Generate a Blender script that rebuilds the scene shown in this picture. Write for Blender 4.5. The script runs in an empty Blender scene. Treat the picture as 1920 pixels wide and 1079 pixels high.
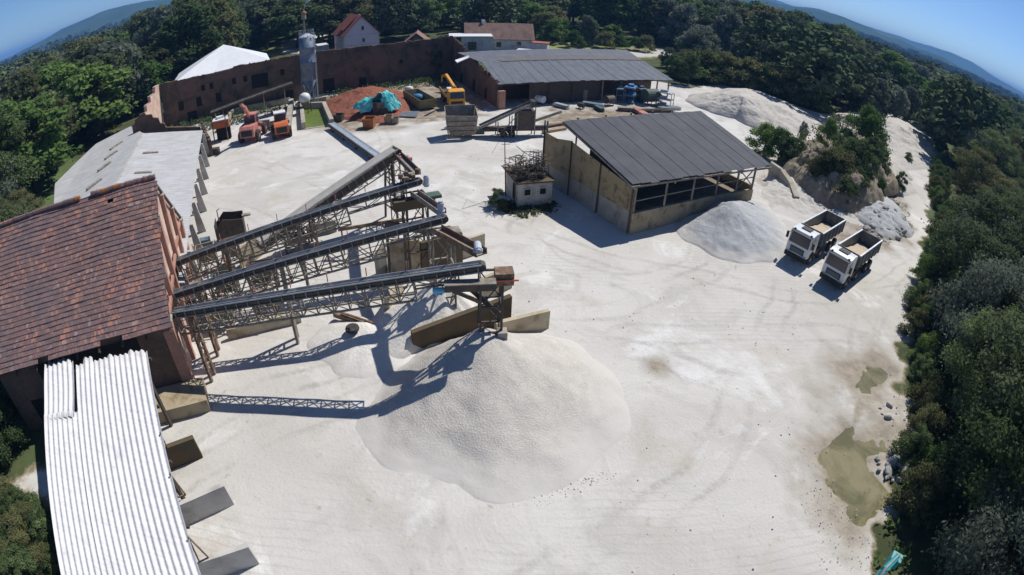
import bpy, math, random
import numpy as np
from mathutils import Vector, Matrix
RND = random.Random(7)
SC = bpy.context.scene
COL = SC.collection
PI = math.pi
# ---------------------------------------------------------------- camera (wide lens of a drone, 24 m up)
CH = 24.0
PITCH, ROLL = math.radians(33.178), math.radians(2.510)
FW = Vector((0, math.cos(PITCH), -math.sin(PITCH)))
U0 = Vector((0, math.sin(PITCH), math.cos(PITCH)))
R0 = Vector((1, 0, 0))
CR = math.cos(ROLL)*R0 + math.sin(ROLL)*U0
CU = -math.sin(ROLL)*R0 + math.cos(ROLL)*U0
cd = bpy.data.cameras.new('camera')
cam = bpy.data.objects.new('camera', cd)
COL.objects.link(cam)
M = Matrix((CR, CU, -FW)).transposed().to_4x4()
M.translation = (0, 0, CH)
cam.matrix_world = M
cd.type = 'PANO'
cd.panorama_type = 'FISHEYE_LENS_POLYNOMIAL'
cd.fisheye_fov = math.radians(170)
cd.sensor_width = 36
cd.sensor_height = 36*1079/1920
cd.clip_start = 0.1
cd.clip_end = 40000
cd.fisheye_polynomial_k0 = 0
cd.fisheye_polynomial_k1 = -5.18446828e-02
cd.fisheye_polynomial_k2 = -3.03714708e-05
cd.fisheye_polynomial_k3 = -1.44937373e-06
cd.fisheye_polynomial_k4 = -1.30355224e-07
SC.camera = cam
# ---------------------------------------------------------------- sky, sun, exposure
SUN_EL, SUN_AZ = math.radians(52.5), math.radians(45)
W = bpy.data.worlds.new('World')
SC.world = W
W.use_nodes = True
nt = W.node_tree
bg = nt.nodes['Background']
sky = nt.nodes.new('ShaderNodeTexSky')
sky.sky_type = 'NISHITA'
sky.sun_disc = False
sky.sun_elevation = SUN_EL
sky.sun_rotation = SUN_AZ
sky.air_density = 0.65
sky.dust_density = 0.12
sky.ozone_density = 8.0
nt.links.new(sky.outputs[0], bg.inputs[0])
bg.inputs[1].default_value = 0.108
sd = bpy.data.lights.new('sun', 'SUN')
sd.energy = 5.0
sd.angle = math.radians(0.53)
sd.color = (1.0, 0.965, 0.895)
so = bpy.data.objects.new('sun', sd)
COL.objects.link(so)
sdir = Vector((math.sin(SUN_AZ)*math.cos(SUN_EL), math.cos(SUN_AZ)*math.cos(SUN_EL), math.sin(SUN_EL)))
so.rotation_euler = sdir.to_track_quat('Z', 'Y').to_euler()
so.location = (0, 0, 60)
SC.view_settings.view_transform = 'Standard'
SC.view_settings.look = 'None'
SC.view_settings.gamma = 1
SC.view_settings.use_curve_mapping = False
SC.view_settings.exposure = 0.0
SC.render.engine = 'CYCLES'
SC.cycles.max_bounces = 6
SC.cycles.diffuse_bounces = 3
SC.cycles.glossy_bounces = 2
SC.cycles.transmission_bounces = 2
SC.cycles.transparent_max_bounces = 6
SC.cycles.volume_bounces = 0
SC.cycles.use_denoising = True
# ---------------------------------------------------------------- helpers
def ray(px, py):
    a, b = px-960.0, 539.5-py
    r = math.hypot(a, b)+1e-9
    rm = r*36/1920
    th = 5.18446828e-02*rm+3.03714708e-05*rm**2+1.44937373e-06*rm**3+1.30355224e-07*rm**4
    s = math.sin(th)
    return CR*(a/r*s)+CU*(b/r*s)+FW*math.cos(th)
def at(px, py, z=0.0):
    d = ray(px, py)
    t = (z-CH)/d.z
    return Vector((d.x*t, d.y*t, z))
def V(x, y, z=0.0): return Vector((x, y, z))
GU = Vector((0.872, 0.489, 0)).normalized()     # the two directions the yard's buildings follow
GV = Vector((-GU.y, GU.x, 0))
ZZ = Vector((0, 0, 1))
class MB:
    def __init__(s): s.v = []; s.f = []
    def add(s, vs, fs):
        n = len(s.v)
        s.v += [tuple(v) for v in vs]
        s.f += [tuple(i+n for i in f) for f in fs]
        return s
    def box(s, c, size, rz=0.0, M3=None):
        hx, hy, hz = size[0]/2, size[1]/2, size[2]/2
        R = M3 if M3 is not None else Matrix.Rotation(rz, 3, 'Z')
        c = Vector(c)
        vs = [c+R@Vector((x, y, z)) for x in (-hx, hx) for y in (-hy, hy) for z in (-hz, hz)]
        return s.add(vs, [(0, 1, 3, 2), (4, 6, 7, 5), (0, 4, 5, 1), (2, 3, 7, 6), (0, 2, 6, 4), (1, 5, 7, 3)])
    def beam(s, p, q, w, h=None, up=ZZ):
        p, q = Vector(p), Vector(q)
        h = w if h is None else h
        d = q-p
        if d.length < 1e-6: return s
        L = d.length
        d = d/L
        u = Vector(up)
        if abs(d.dot(u)) > 0.97: u = Vector((1, 0, 0))
        sd_ = d.cross(u).normalized()
        n = sd_.cross(d).normalized()
        return s.box((p+q)/2, (L, w, h), M3=Matrix((d, -sd_, n)).transposed())
    def cyl(s, p, q, r0, r1=None, n=10, cap=True):
        p, q = Vector(p), Vector(q)
        r1 = r0 if r1 is None else r1
        d = (q-p).normalized()
        a = d.orthogonal().normalized()
        b = d.cross(a)
        vs = []
        for c, r in ((p, r0), (q, r1)):
            for i in range(n):
                t = 2*PI*i/n
                vs.append(c+a*math.cos(t)*r+b*math.sin(t)*r)
        fs = [(i, (i+1) % n, n+(i+1) % n, n+i) for i in range(n)]
        if cap: fs += [tuple(range(n-1, -1, -1)), tuple(range(n, 2*n))]
        return s.add(vs, fs)
    def tube(s, pts, rs, n=7):
        for i in range(len(pts)-1): s.cyl(pts[i], pts[i+1], rs[i], rs[i+1], n, cap=(i in (0, len(pts)-2)))
        return s
    def lathe(s, c, prof, n=16, axis=ZZ):
        c = Vector(c); ax = Vector(axis).normalized()
        a = ax.orthogonal().normalized(); b = ax.cross(a)
        vs = []
        for r, z in prof:
            for i in range(n):
                t = 2*PI*i/n
                vs.append(c+ax*z+a*math.cos(t)*r+b*math.sin(t)*r)
        fs = []
        for k in range(len(prof)-1):
            for i in range(n):
                j = (i+1) % n
                fs.append((k*n+i, k*n+j, (k+1)*n+j, (k+1)*n+i))
        fs.append(tuple(range(n-1, -1, -1)))
        m = (len(prof)-1)*n
        fs.append(tuple(range(m, m+n)))
        return s.add(vs, fs)
    def ext(s, pts, off):
        "a polygon of points pushed along OFF into a closed prism"
        n = len(pts)
        off = Vector(off)
        vs = [Vector(p) for p in pts]+[Vector(p)+off for p in pts]
        return s.add(vs, [tuple(range(n)), tuple(range(2*n-1, n-1, -1))]+[(i, i+n, (i+1) % n+n, (i+1) % n) for i in range(n)])
    def wall(s, p, q, t, z0, zp, zq=None):
        p, q = Vector((p[0], p[1], 0)), Vector((q[0], q[1], 0))
        zq = zp if zq is None else zq
        nrm = (q-p).normalized().cross(ZZ)*t/2
        vs = [p-nrm+ZZ*z0, q-nrm+ZZ*z0, q-nrm+ZZ*zq, p-nrm+ZZ*zp]
        return s.ext(vs, nrm*2)
    def build(s, name, m, parent=None, smooth=False):
        me = bpy.data.meshes.new(name)
        o = bpy.data.objects.new(name, me)
        org = Vector((0, 0, 0))
        if parent is not None:
            w = parent; org = Vector(w.location)
            while w.parent is not None:
                w = w.parent; org = org+Vector(w.location)
        vs = np.array(s.v, dtype=np.float64)
        if parent is None:
            mid = (vs.min(0)+vs.max(0))/2
            org = Vector((mid[0], mid[1], vs[:, 2].min()))
            o.location = org
        # metres on the surface, so that bricks and tiles keep their size
        lv = vs-np.array(org)
        me.from_pydata([tuple(v) for v in lv], [], s.f)
        me.update()
        uvl = me.uv_layers.new(name='UVMap')
        nl = len(me.loops)
        nrm = np.zeros(len(me.polygons)*3); me.polygons.foreach_get('normal', nrm); nrm = nrm.reshape(-1, 3)
        tot = np.zeros(len(me.polygons), dtype=np.int32); me.polygons.foreach_get('loop_total', tot)
        li = np.zeros(nl, dtype=np.int32); me.loops.foreach_get('vertex_index', li)
        nn = np.repeat(nrm, tot, axis=0)
        co = vs[li]
        u = np.stack([-nn[:, 1], nn[:, 0], np.zeros(nl)], 1)
        ln = np.linalg.norm(u, axis=1)
        flat = ln < 0.02
        u[flat] = (1, 0, 0); ln[flat] = 1
        u /= ln[:, None]
        w = np.cross(nn, u)
        uv = np.stack([(co*u).sum(1), (co*w).sum(1)], 1).astype(np.float32)
        uvl.data.foreach_set('uv', uv.ravel())
        if smooth: me.polygons.foreach_set('use_smooth', np.ones(len(me.polygons), dtype=bool))
        if m is not None: me.materials.append(m)
        COL.objects.link(o)
        if parent is not None: o.parent = parent
        return o
def build_each(b, name, m, parent=None):
    "every connected piece of B as an object of its own"
    par = list(range(len(b.v)))
    def f(i):
        while par[i] != i: par[i] = par[par[i]]; i = par[i]
        return i
    for fc in b.f:
        for j in fc[1:]: par[f(j)] = f(fc[0])
    g = {}
    for i in range(len(b.v)): g.setdefault(f(i), []).append(i)
    fs = {}
    for fc in b.f: fs.setdefault(f(fc[0]), []).append(fc)
    for k, vi in g.items():
        n = {v: i for i, v in enumerate(vi)}; c = MB(); c.v = [b.v[v] for v in vi]; c.f = [tuple(n[j] for j in q) for q in fs[k]]
        c.build(name, m, parent)
def tag(o, label=None, cat=None, group=None, kind=None):
    if label: o['label'] = label
    if cat: o['category'] = cat
    if group: o['group'] = group
    if kind or label: o['kind'] = kind or 'thing'
    return o
def thing(name, label, cat, loc=(0, 0, 0), group=None):
    o = bpy.data.objects.new(name, None)
    o.empty_display_size = 0.3
    COL.objects.link(o)
    o.location = loc
    return tag(o, label, cat, group)
def copy_tree(o, parent=None):
    c = o.copy(); COL.objects.link(c)
    if parent is not None: c.parent = parent
    for ch in o.children: copy_tree(ch, c)
    return c
# ---------------------------------------------------------------- materials
def srgb(r, g, b):
    f = lambda c: (c/255/12.92) if c/255 <= 0.04045 else ((c/255+0.055)/1.055)**2.4
    return (f(r), f(g), f(b), 1)
class N:
    def __init__(s, name):
        s.m = bpy.data.materials.new(name); s.m.use_nodes = True
        s.t = s.m.node_tree; s.b = s.t.nodes['Principled BSDF']
    def n(s, t, **k):
        o = s.t.nodes.new(t)
        for a, b in k.items(): setattr(o, a, b)
        return o
    def l(s, a, b): s.t.links.new(a, b)
    def coord(s, kind='world', scale=1.0):
        if kind == 'world':
            c = s.n('ShaderNodeNewGeometry').outputs['Position']
        else:
            c = s.n('ShaderNodeTexCoord').outputs['Object' if kind == 'object' else 'UV']
        return c
    def noise(s, c, sc, det=4, rough=0.55, dist=0):
        o = s.n('ShaderNodeTexNoise'); s.l(c, o.inputs['Vector'])
        o.inputs['Scale'].default_value = sc; o.inputs['Detail'].default_value = det
        o.inputs['Roughness'].default_value = rough; o.inputs['Distortion'].default_value = dist
        return o.outputs['Fac']
    def ramp(s, fac, a, b):
        o = s.n('ShaderNodeMapRange'); s.l(fac, o.inputs[0])
        o.inputs[1].default_value = a; o.inputs[2].default_value = b
        return o.outputs[0]
    def mix(s, f, a, b, bt='MIX'):
        o = s.n('ShaderNodeMix', data_type='RGBA', blend_type=bt)
        if isinstance(f, (int, float)): o.inputs[0].default_value = f
        else: s.l(f, o.inputs[0])
        for v, i in ((a, 6), (b, 7)):
            if isinstance(v, (tuple, list)): o.inputs[i].default_value = tuple(v)[:3]+(1,)
            else: s.l(v, o.inputs[i])
        return o.outputs[2]
    def math(s, op, a, b=None, clamp=False):
        o = s.n('ShaderNodeMath', operation=op, use_clamp=clamp)
        for v, i in ((a, 0), (b, 1)):
            if v is None: continue
            if isinstance(v, (int, float)): o.inputs[i].default_value = v
            else: s.l(v, o.inputs[i])
        return o.outputs[0]
    def bump(s, h, st, dist=0.05):
        o = s.n('ShaderNodeBump'); s.l(h, o.inputs['Height'])
        o.inputs['Strength'].default_value = st; o.inputs['Distance'].default_value = dist
        s.l(o.outputs[0], s.b.inputs['Normal'])
        return o
    def done(s, col, rough=0.85, metal=0.0, spec=0.3):
        if isinstance(col, (tuple, list)): s.b.inputs['Base Color'].default_value = tuple(col)[:3]+(1,)
        else: s.l(col, s.b.inputs['Base Color'])
        s.b.inputs['Roughness'].default_value = rough
        s.b.inputs['Metallic'].default_value = metal
        s.b.inputs['Specular IOR Level'].default_value = spec
        return s.m
def plain(name, c1, c2=None, sc=1.2, rough=0.8, metal=0.0, spec=0.3, stain=None, st_sc=0.5, st_lo=0.5, st_hi=0.68, bump=0.3, bsc=12, bd=0.02):
    "weathered surface: two close tones, an optional stain with its own patches, fine bump"
    k = N(name)
    c = k.coord('world')
    c2 = c2 or tuple(x*0.72 for x in c1[:3])
    f = k.ramp(k.noise(c, sc, 5, 0.6), 0.34, 0.68)
    col = k.mix(f, c1, c2)
    if stain:
        g = k.ramp(k.noise(c, st_sc, 6, 0.65, 0.6), st_lo, st_hi)
        col = k.mix(g, col, stain)
    k.bump(k.noise(c, bsc, 4), bump, bd)
    return k.done(col, rough, metal, spec)
M_ = {}
M_['steel_dark'] = plain('dark_steel', (0.055, 0.056, 0.058), (0.12, 0.10, 0.08), 2.5, 0.7, 0.3, stain=(0.16, 0.10, 0.06), st_sc=1.3)
M_['steel_dust'] = plain('dusty_steel', (0.30, 0.265, 0.215), (0.15, 0.125, 0.10), 2.5, 0.8, stain=(0.36, 0.33, 0.28), st_sc=1.1)
M_['steel_rust'] = plain('rusty_steel', (0.13, 0.075, 0.05), (0.22, 0.14, 0.09), 3, 0.85, stain=(0.33, 0.29, 0.23), st_sc=1.5)
M_['steel_green'] = plain('green_steel', (0.05, 0.10, 0.085), (0.10, 0.12, 0.10), 2, 0.7)
M_['belt'] = plain('rubber_belt', (0.075, 0.085, 0.105), (0.12, 0.13, 0.15), 1.5, 0.75, stain=(0.27, 0.26, 0.24), st_sc=0.9, st_lo=.55)
M_['belt_pale'] = plain('dusty_belt', (0.46, 0.44, 0.40), (0.36, 0.35, 0.32), 1.2, 0.9)
M_['galv'] = plain('galvanised', (0.42, 0.46, 0.50), (0.30, 0.33, 0.37), 2, 0.5, 0.4)
M_['concrete'] = plain('concrete', (0.42, 0.39, 0.33), (0.33, 0.30, 0.25), 0.9, 0.9, stain=(0.24, 0.20, 0.14), st_sc=0.6)
M_['concrete_tan'] = plain('yellowish_concrete', (0.40, 0.335, 0.225), (0.32, 0.265, 0.18), 0.8, 0.9, stain=(0.19, 0.14, 0.08), st_sc=0.9)
M_['concrete_brown'] = plain('stained_concrete', (0.125, 0.085, 0.05), (0.085, 0.065, 0.042), 0.9, 0.9, stain=(0.09, 0.085, 0.05), st_sc=1.1)
M_['concrete_bay'] = plain('bay_concrete', (0.50, 0.43, 0.31), (0.41, 0.345, 0.24), 0.8, 0.9, stain=(0.27, 0.20, 0.12), st_sc=0.8)
M_['concrete_grey'] = plain('grey_concrete', (0.52, 0.50, 0.47), (0.43, 0.41, 0.385), 1.0, 0.9, stain=(0.33, 0.315, 0.29), st_sc=0.5)
M_['wood'] = plain('grey_timber', (0.10, 0.08, 0.062), (0.06, 0.05, 0.042), 2, 0.9)
M_['wood_pale'] = plain('pale_timber', (0.36, 0.27, 0.18), (0.27, 0.2, 0.14), 2, 0.9)
M_['painted_void'] = plain('painted_interior_dark', (0.012, 0.012, 0.013), (0.02, 0.018, 0.017), 1, 0.9)  # near-black colour stands in for the unlit dark behind openings
M_['glass'] = plain('window_glass', (0.03, 0.035, 0.045), (0.05, 0.055, 0.06), 1, 0.15, spec=0.6, bump=0)
M_['white_paint'] = plain('white_paint', (0.72, 0.73, 0.74), (0.62, 0.62, 0.61), 1.5, 0.5, stain=(0.42, 0.39, 0.33), st_sc=1.2, st_lo=.6, st_hi=.8, bump=.1)
M_['truck_white'] = plain('truck_white', (0.70, 0.72, 0.74), (0.60, 0.61, 0.62), 1.5, 0.3, spec=.5, stain=(0.45, 0.42, 0.36), st_sc=1.4, st_lo=.6, st_hi=.85, bump=.05)
M_['tipper_grey'] = plain('tipper_grey', (0.14, 0.155, 0.16), (0.09, 0.105, 0.11), 2, 0.6, stain=(0.25, 0.23, 0.19), st_sc=1.3)
M_['tipper_in'] = plain('tipper_inside', (0.085, 0.065, 0.055), (0.06, 0.045, 0.04), 2, 0.7)
M_['sand'] = plain('sand_load', (0.50, 0.41, 0.31), (0.42, 0.34, 0.26), 3, 0.95)
M_['rubber'] = plain('tyre_rubber', (0.025, 0.025, 0.027), (0.07, 0.065, 0.06), 3, 0.9)
M_['black'] = plain('black_plastic', (0.02, 0.02, 0.022), (0.035, 0.034, 0.033), 3, 0.6)
M_['orange'] = plain('orange_paint', (0.60, 0.13, 0.03), (0.48, 0.12, 0.05), 1.5, 0.55, stain=(0.40, 0.24, 0.16), st_sc=1.8)
M_['red_faded'] = plain('faded_red_paint', (0.52, 0.20, 0.17), (0.42, 0.14, 0.11), 1.5, 0.65, stain=(0.45, 0.33, 0.28), st_sc=1.6)
M_['yellow'] = plain('yellow_paint', (0.72, 0.34, 0.03), (0.60, 0.28, 0.04), 1.5, 0.5, stain=(0.4, 0.25, 0.1), st_sc=1.8, st_lo=.58)
M_['rust_orange'] = plain('rust_orange', (0.36, 0.15, 0.05), (0.26, 0.10, 0.04), 2, 0.8)
M_['olive'] = plain('olive_paint', (0.17, 0.155, 0.075), (0.25, 0.21, 0.12), 1.5, 0.75, stain=(0.30, 0.22, 0.12), st_sc=1.2)
M_['teal_tarp'] = plain('teal_tarp', (0.05, 0.42, 0.45), (0.12, 0.55, 0.56), 1.2, 0.5, stain=(0.4, 0.68, 0.68), st_sc=.8, st_lo=.52)
M_['teal_paint'] = plain('teal_paint', (0.02, 0.24, 0.26), (0.03, 0.30, 0.32), 1.5, 0.35, spec=.5)
M_['blue'] = plain('blue_paint', (0.04, 0.16, 0.35), (0.06, 0.22, 0.42), 2, 0.6)
M_['lightblue'] = plain('light_blue_paint', (0.18, 0.42, 0.60), (0.24, 0.5, 0.65), 2, 0.6)
M_['blue_steel'] = plain('blue_grey_steel', (0.10, 0.15, 0.20), (0.16, 0.20, 0.24), 2, 0.6)
M_['pipe_blue'] = plain('pale_blue_steel', (0.34, 0.38, 0.43), (0.24, 0.28, 0.33), 1.5, 0.5)
M_['silo'] = plain('silo_paint', (0.20, 0.25, 0.33), (0.15, 0.19, 0.26), 0.5, 0.55, stain=(0.12, 0.12, 0.13), st_sc=.9)
M_['silo_top'] = plain('silo_top_paint', (0.5, 0.53, 0.58), (0.42, 0.44, 0.5), 0.5, 0.5)
M_['yellow_sheet'] = plain('yellow_sheet', (0.40, 0.31, 0.17), (0.33, 0.26, 0.145), 0.7, 0.8, stain=(0.16, 0.11, 0.06), st_sc=.8)
M_['pink_plaster'] = plain('pink_plaster', (0.85, 0.66, 0.72), (0.80, 0.62, 0.67), 0.6, 0.9)
M_['white_plaster'] = plain('white_plaster', (0.66, 0.65, 0.66), (0.55, 0.55, 0.56), 0.8, 0.9, stain=(0.38, 0.36, 0.34), st_sc=.5)
M_['old_plaster'] = plain('old_plaster', (0.52, 0.50, 0.46), (0.38, 0.35, 0.31), 1.5, 0.9, stain=(0.24, 0.20, 0.15), st_sc=.8)
M_['white_sheet'] = plain('white_sheet_roof', (0.66, 0.67, 0.70), (0.60, 0.61, 0.64), 0.7, 0.6)
M_['rock'] = plain('rock', (0.42, 0.40, 0.37), (0.27, 0.26, 0.24), 1.3, 0.95, bump=.6, bsc=5, bd=.1)
def brick(name, a, b, mortar, stain, st_sc=0.25, lo=.42, hi=.62):
    k = N(name)
    uv = k.coord('uv')
    o = k.n('ShaderNodeTexBrick'); k.l(uv, o.inputs['Vector'])
    o.inputs['Scale'].default_value = 1.0
    o.inputs['Brick Width'].default_value = 0.27; o.inputs['Row Height'].default_value = 0.108
    o.inputs['Mortar Size'].default_value = 0.012
    o.inputs['Color1'].default_value = a+(1,); o.inputs['Color2'].default_value = b+(1,); o.inputs['Mortar'].default_value = mortar+(1,)
    w = k.coord('world')
    col = k.mix(k.ramp(k.noise(w, st_sc, 7, .68, .5), lo, hi), o.outputs['Color'], stain)
    col = k.mix(k.ramp(k.noise(w, 1.7, 4), .62, .75), col, mortar)
    k.bump(k.noise(w, 6, 5), .5, .05)
    return k.done(col, .92)
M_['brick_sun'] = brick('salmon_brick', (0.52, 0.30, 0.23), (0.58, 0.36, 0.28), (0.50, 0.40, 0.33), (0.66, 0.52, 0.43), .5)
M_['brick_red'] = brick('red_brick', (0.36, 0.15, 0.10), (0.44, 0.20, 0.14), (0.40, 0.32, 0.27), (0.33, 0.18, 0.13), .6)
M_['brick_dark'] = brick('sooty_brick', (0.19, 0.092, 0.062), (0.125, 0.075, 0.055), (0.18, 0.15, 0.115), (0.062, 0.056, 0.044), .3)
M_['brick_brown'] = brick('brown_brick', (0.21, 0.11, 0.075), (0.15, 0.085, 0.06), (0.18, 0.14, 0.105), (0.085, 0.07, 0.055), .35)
def tile_mat():
    k = N('weathered_clay_tiles')
    uv = k.coord('uv')
    o = k.n('ShaderNodeTexBrick'); k.l(uv, o.inputs['Vector'])
    o.inputs['Scale'].default_value = 1.0
    o.inputs['Brick Width'].default_value = 0.24; o.inputs['Row Height'].default_value = 0.36
    o.inputs['Mortar Size'].default_value = 0.012; o.inputs['Bias'].default_value = -.1
    o.inputs['Color1'].default_value = (0.165, 0.105, 0.105, 1); o.inputs['Color2'].default_value = (0.245, 0.142, 0.130, 1)
    o.inputs['Mortar'].default_value = (0.055, 0.04, 0.04, 1)
    # replaced tiles of brighter clay, in streaks up the slope
    wv = k.n('ShaderNodeTexVoronoi'); mp = k.n('ShaderNodeMapping'); k.l(uv, mp.inputs[0])
    mp.inputs['Scale'].default_value = (4.1, 2.8, 1); k.l(mp.outputs[0], wv.inputs['Vector']); wv.inputs['Scale'].default_value = 1
    sp = k.n('ShaderNodeSeparateColor'); k.l(wv.outputs['Color'], sp.inputs[0])
    mp2 = k.n('ShaderNodeMapping'); k.l(uv, mp2.inputs[0]); mp2.inputs['Scale'].default_value = (.75, .22, 1)
    zone = k.noise(mp2.outputs[0], 1.0, 5, .6, .4)
    thr = k.math('ADD', sp.outputs[0], k.math('MULTIPLY', k.math('SUBTRACT', zone, .5), 2.6))
    f1 = k.ramp(thr, .88, .95)
    col = k.mix(k.math('MULTIPLY', f1, .7), o.outputs['Color'], (0.46, 0.20, 0.12))
    f2 = k.math('MULTIPLY', k.ramp(sp.outputs[1], .965, .975), .45)
    col = k.mix(f2, col, (0.42, 0.36, 0.34))
    w = k.coord('world')
    col = k.mix(k.math('MULTIPLY', k.ramp(k.noise(w, .32, 6, .62, .3), .44, .66), .8), col, (0.125, 0.098, 0.105))
    col = k.mix(k.math('MULTIPLY', k.ramp(k.noise(w, 1.4, 6, .7, .6), .5, .68), .5), col, (0.34, 0.20, 0.165))
    col = k.mix(k.math('MULTIPLY', k.ramp(k.noise(w, 3.1, 4, .7), .55, .75), .5), col, (0.20, 0.16, 0.16))
    bc = k.math('ADD', o.outputs['Fac'], k.noise(w, 7, 3))
    k.bump(bc, -.5, .04)
    return k.done(col, .88)
M_['tiles'] = tile_mat()
def sheet_mat(name, a, b, stain, pitch=1.05, rough=.75, fine=.18, gap=.06):
    "fibre-cement roofing: sheets with joints up the slope, corrugation in the bump"
    k = N(name)
    uv = k.coord('uv')
    o = k.n('ShaderNodeTexBrick'); k.l(uv, o.inputs['Vector'])
    o.inputs['Scale'].default_value = 1.0
    o.inputs['Brick Width'].default_value = pitch; o.inputs['Row Height'].default_value = 2.4; o.offset = 0
    o.inputs['Mortar Size'].default_value = gap/2; o.inputs['Mortar Smooth'].default_value = .6
    o.inputs['Color1'].default_value = a+(1,); o.inputs['Color2'].default_value = b+(1,); o.inputs['Mortar'].default_value = tuple(x*.72 for x in a)+(1,)
    w = k.coord('world')
    col = k.mix(k.ramp(k.noise(w, .5, 6, .65, .5), .42, .7), o.outputs['Color'], stain)
    mp = k.n('ShaderNodeMapping'); k.l(uv, mp.inputs[0]); mp.inputs['Scale'].default_value = (2.2, .12, 1)
    col = k.mix(k.math('MULTIPLY', k.ramp(k.noise(mp.outputs[0], 2.0, 5, .7), .45, .7), .5), col, tuple(min(1, x*1.5) for x in a))
    s = k.n('ShaderNodeTexWave', wave_type='BANDS', bands_direction='X'); k.l(uv, s.inputs['Vector'])
    s.inputs['Scale'].default_value = 1/fine/6.28*2
    mp2 = k.n('ShaderNodeMapping'); k.l(uv, mp2.inputs[0]); mp2.inputs['Scale'].default_value = (5.5, .35, 1)
    col = k.mix(k.math('MULTIPLY', k.ramp(k.noise(mp2.outputs[0], 1.0, 6, .75), .48, .66), .5), col, tuple(min(1, x*1.75) for x in a))
    col = k.mix(k.math('MULTIPLY', k.ramp(s.outputs['Fac'], .55, 1), .28), col, tuple(x*.45 for x in a))
    k.bump(s.outputs['Fac'], .6, .04)
    return k.done(col, rough)
M_['roof_dark'] = sheet_mat('dark_fibre_cement', (0.062, 0.066, 0.080), (0.048, 0.052, 0.064), (0.085, 0.088, 0.10), 1.1)
M_['roof_far'] = sheet_mat('grey_fibre_cement', (0.115, 0.125, 0.155), (0.09, 0.10, 0.13), (0.15, 0.155, 0.175), 1.1)
M_['roof_band'] = sheet_mat('brownish_fibre_cement', (0.12, 0.112, 0.115), (0.10, 0.095, 0.10), (0.16, 0.14, 0.13), 1.1)
M_['roof_pale'] = sheet_mat('pale_concrete_roof', (0.43, 0.43, 0.44), (0.39, 0.39, 0.40), (0.34, 0.33, 0.32), 1.6, .9, gap=.04)
M_['roof_red'] = plain('red_tiles', (0.38, 0.12, 0.08), (0.25, 0.085, 0.065), 1.5, .85)
M_['roof_brown'] = plain('brown_tiles', (0.27, 0.165, 0.13), (0.19, 0.12, 0.10), .9, .85, stain=(0.12, 0.085, 0.075), st_sc=.35)
def corr_mat():
    k = N('white_corrugated_sheet')
    w = k.coord('world')
    mp = k.n('ShaderNodeMapping'); k.l(w, mp.inputs[0]); mp.inputs['Rotation'].default_value = (0, 0, math.radians(54)); mp.inputs['Scale'].default_value = (.35, 3.5, 1)
    col = k.mix(k.ramp(k.noise(mp.outputs[0], 1.5, 5, .6), .4, .7), (0.66, 0.655, 0.67), (0.55, 0.54, 0.55))
    col = k.mix(k.math('MULTIPLY', k.ramp(k.noise(w, 2.2, 6, .7), .56, .74), .55), col, (0.36, 0.33, 0.33))
    sj = k.n('ShaderNodeTexWave', wave_type='BANDS', bands_direction='X'); k.l(mp.outputs[0], sj.inputs['Vector']); sj.inputs['Scale'].default_value = .42; sj.inputs['Distortion'].default_value = .4
    col = k.mix(k.math('MULTIPLY', k.ramp(sj.outputs['Fac'], .985, .999), .35), col, (0.3, 0.27, 0.27))
    col = k.mix(k.math('MULTIPLY', k.ramp(k.noise(w, .5, 7, .7), .55, .72), .35), col, (0.42, 0.40, 0.40))
    k.bump(k.noise(w, 18, 3), .15, .01)
    return k.done(col, .65)
M_['corr'] = corr_mat()
def leaf_mat(name, a, b, trans=0.4):
    k = N(name)
    k.t.nodes.remove(k.b)
    oi = k.n('ShaderNodeObjectInfo')
    w = k.coord('world')
    f = k.ramp(k.noise(w, .9, 3, .6), .35, .66)
    col = k.mix(f, a, b)
    hs = k.n('ShaderNodeHueSaturation'); k.l(col, hs.inputs['Color'])
    k.l(k.math('ADD', k.math('MULTIPLY', oi.outputs['Random'], .7), .65), hs.inputs['Value'])
    k.l(k.math('ADD', k.math('MULTIPLY', oi.outputs['Random'], -.03), .515), hs.inputs['Hue'])
    d = k.n('ShaderNodeBsdfDiffuse'); t = k.n('ShaderNodeBsdfTranslucent'); mx = k.n('ShaderNodeMixShader')
    k.l(hs.outputs[0], d.inputs[0]); k.l(hs.outputs[0], t.inputs[0]); mx.inputs[0].default_value = trans
    k.l(d.outputs[0], mx.inputs[1]); k.l(t.outputs[0], mx.inputs[2])
    k.l(mx.outputs[0], k.t.nodes['Material Output'].inputs[0])
    return k.m
L_ = {
 'dark': leaf_mat('dark_leaves', (0.075, 0.102, 0.052), (0.125, 0.150, 0.080)),
 'mid': leaf_mat('green_leaves', (0.095, 0.142, 0.060), (0.160, 0.205, 0.092)),
 'bright': leaf_mat('bright_leaves', (0.095, 0.165, 0.045), (0.16, 0.24, 0.075)),
 'silver': leaf_mat('silvery_leaves', (0.15, 0.175, 0.130), (0.21, 0.235, 0.18)),
 'olive': leaf_mat('olive_leaves', (0.11, 0.125, 0.055), (0.175, 0.18, 0.085)),
}
M_['bark'] = plain('bark', (0.09, 0.075, 0.06), (0.06, 0.05, 0.04), 3, .95)
HAZE = 0.0002
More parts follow.
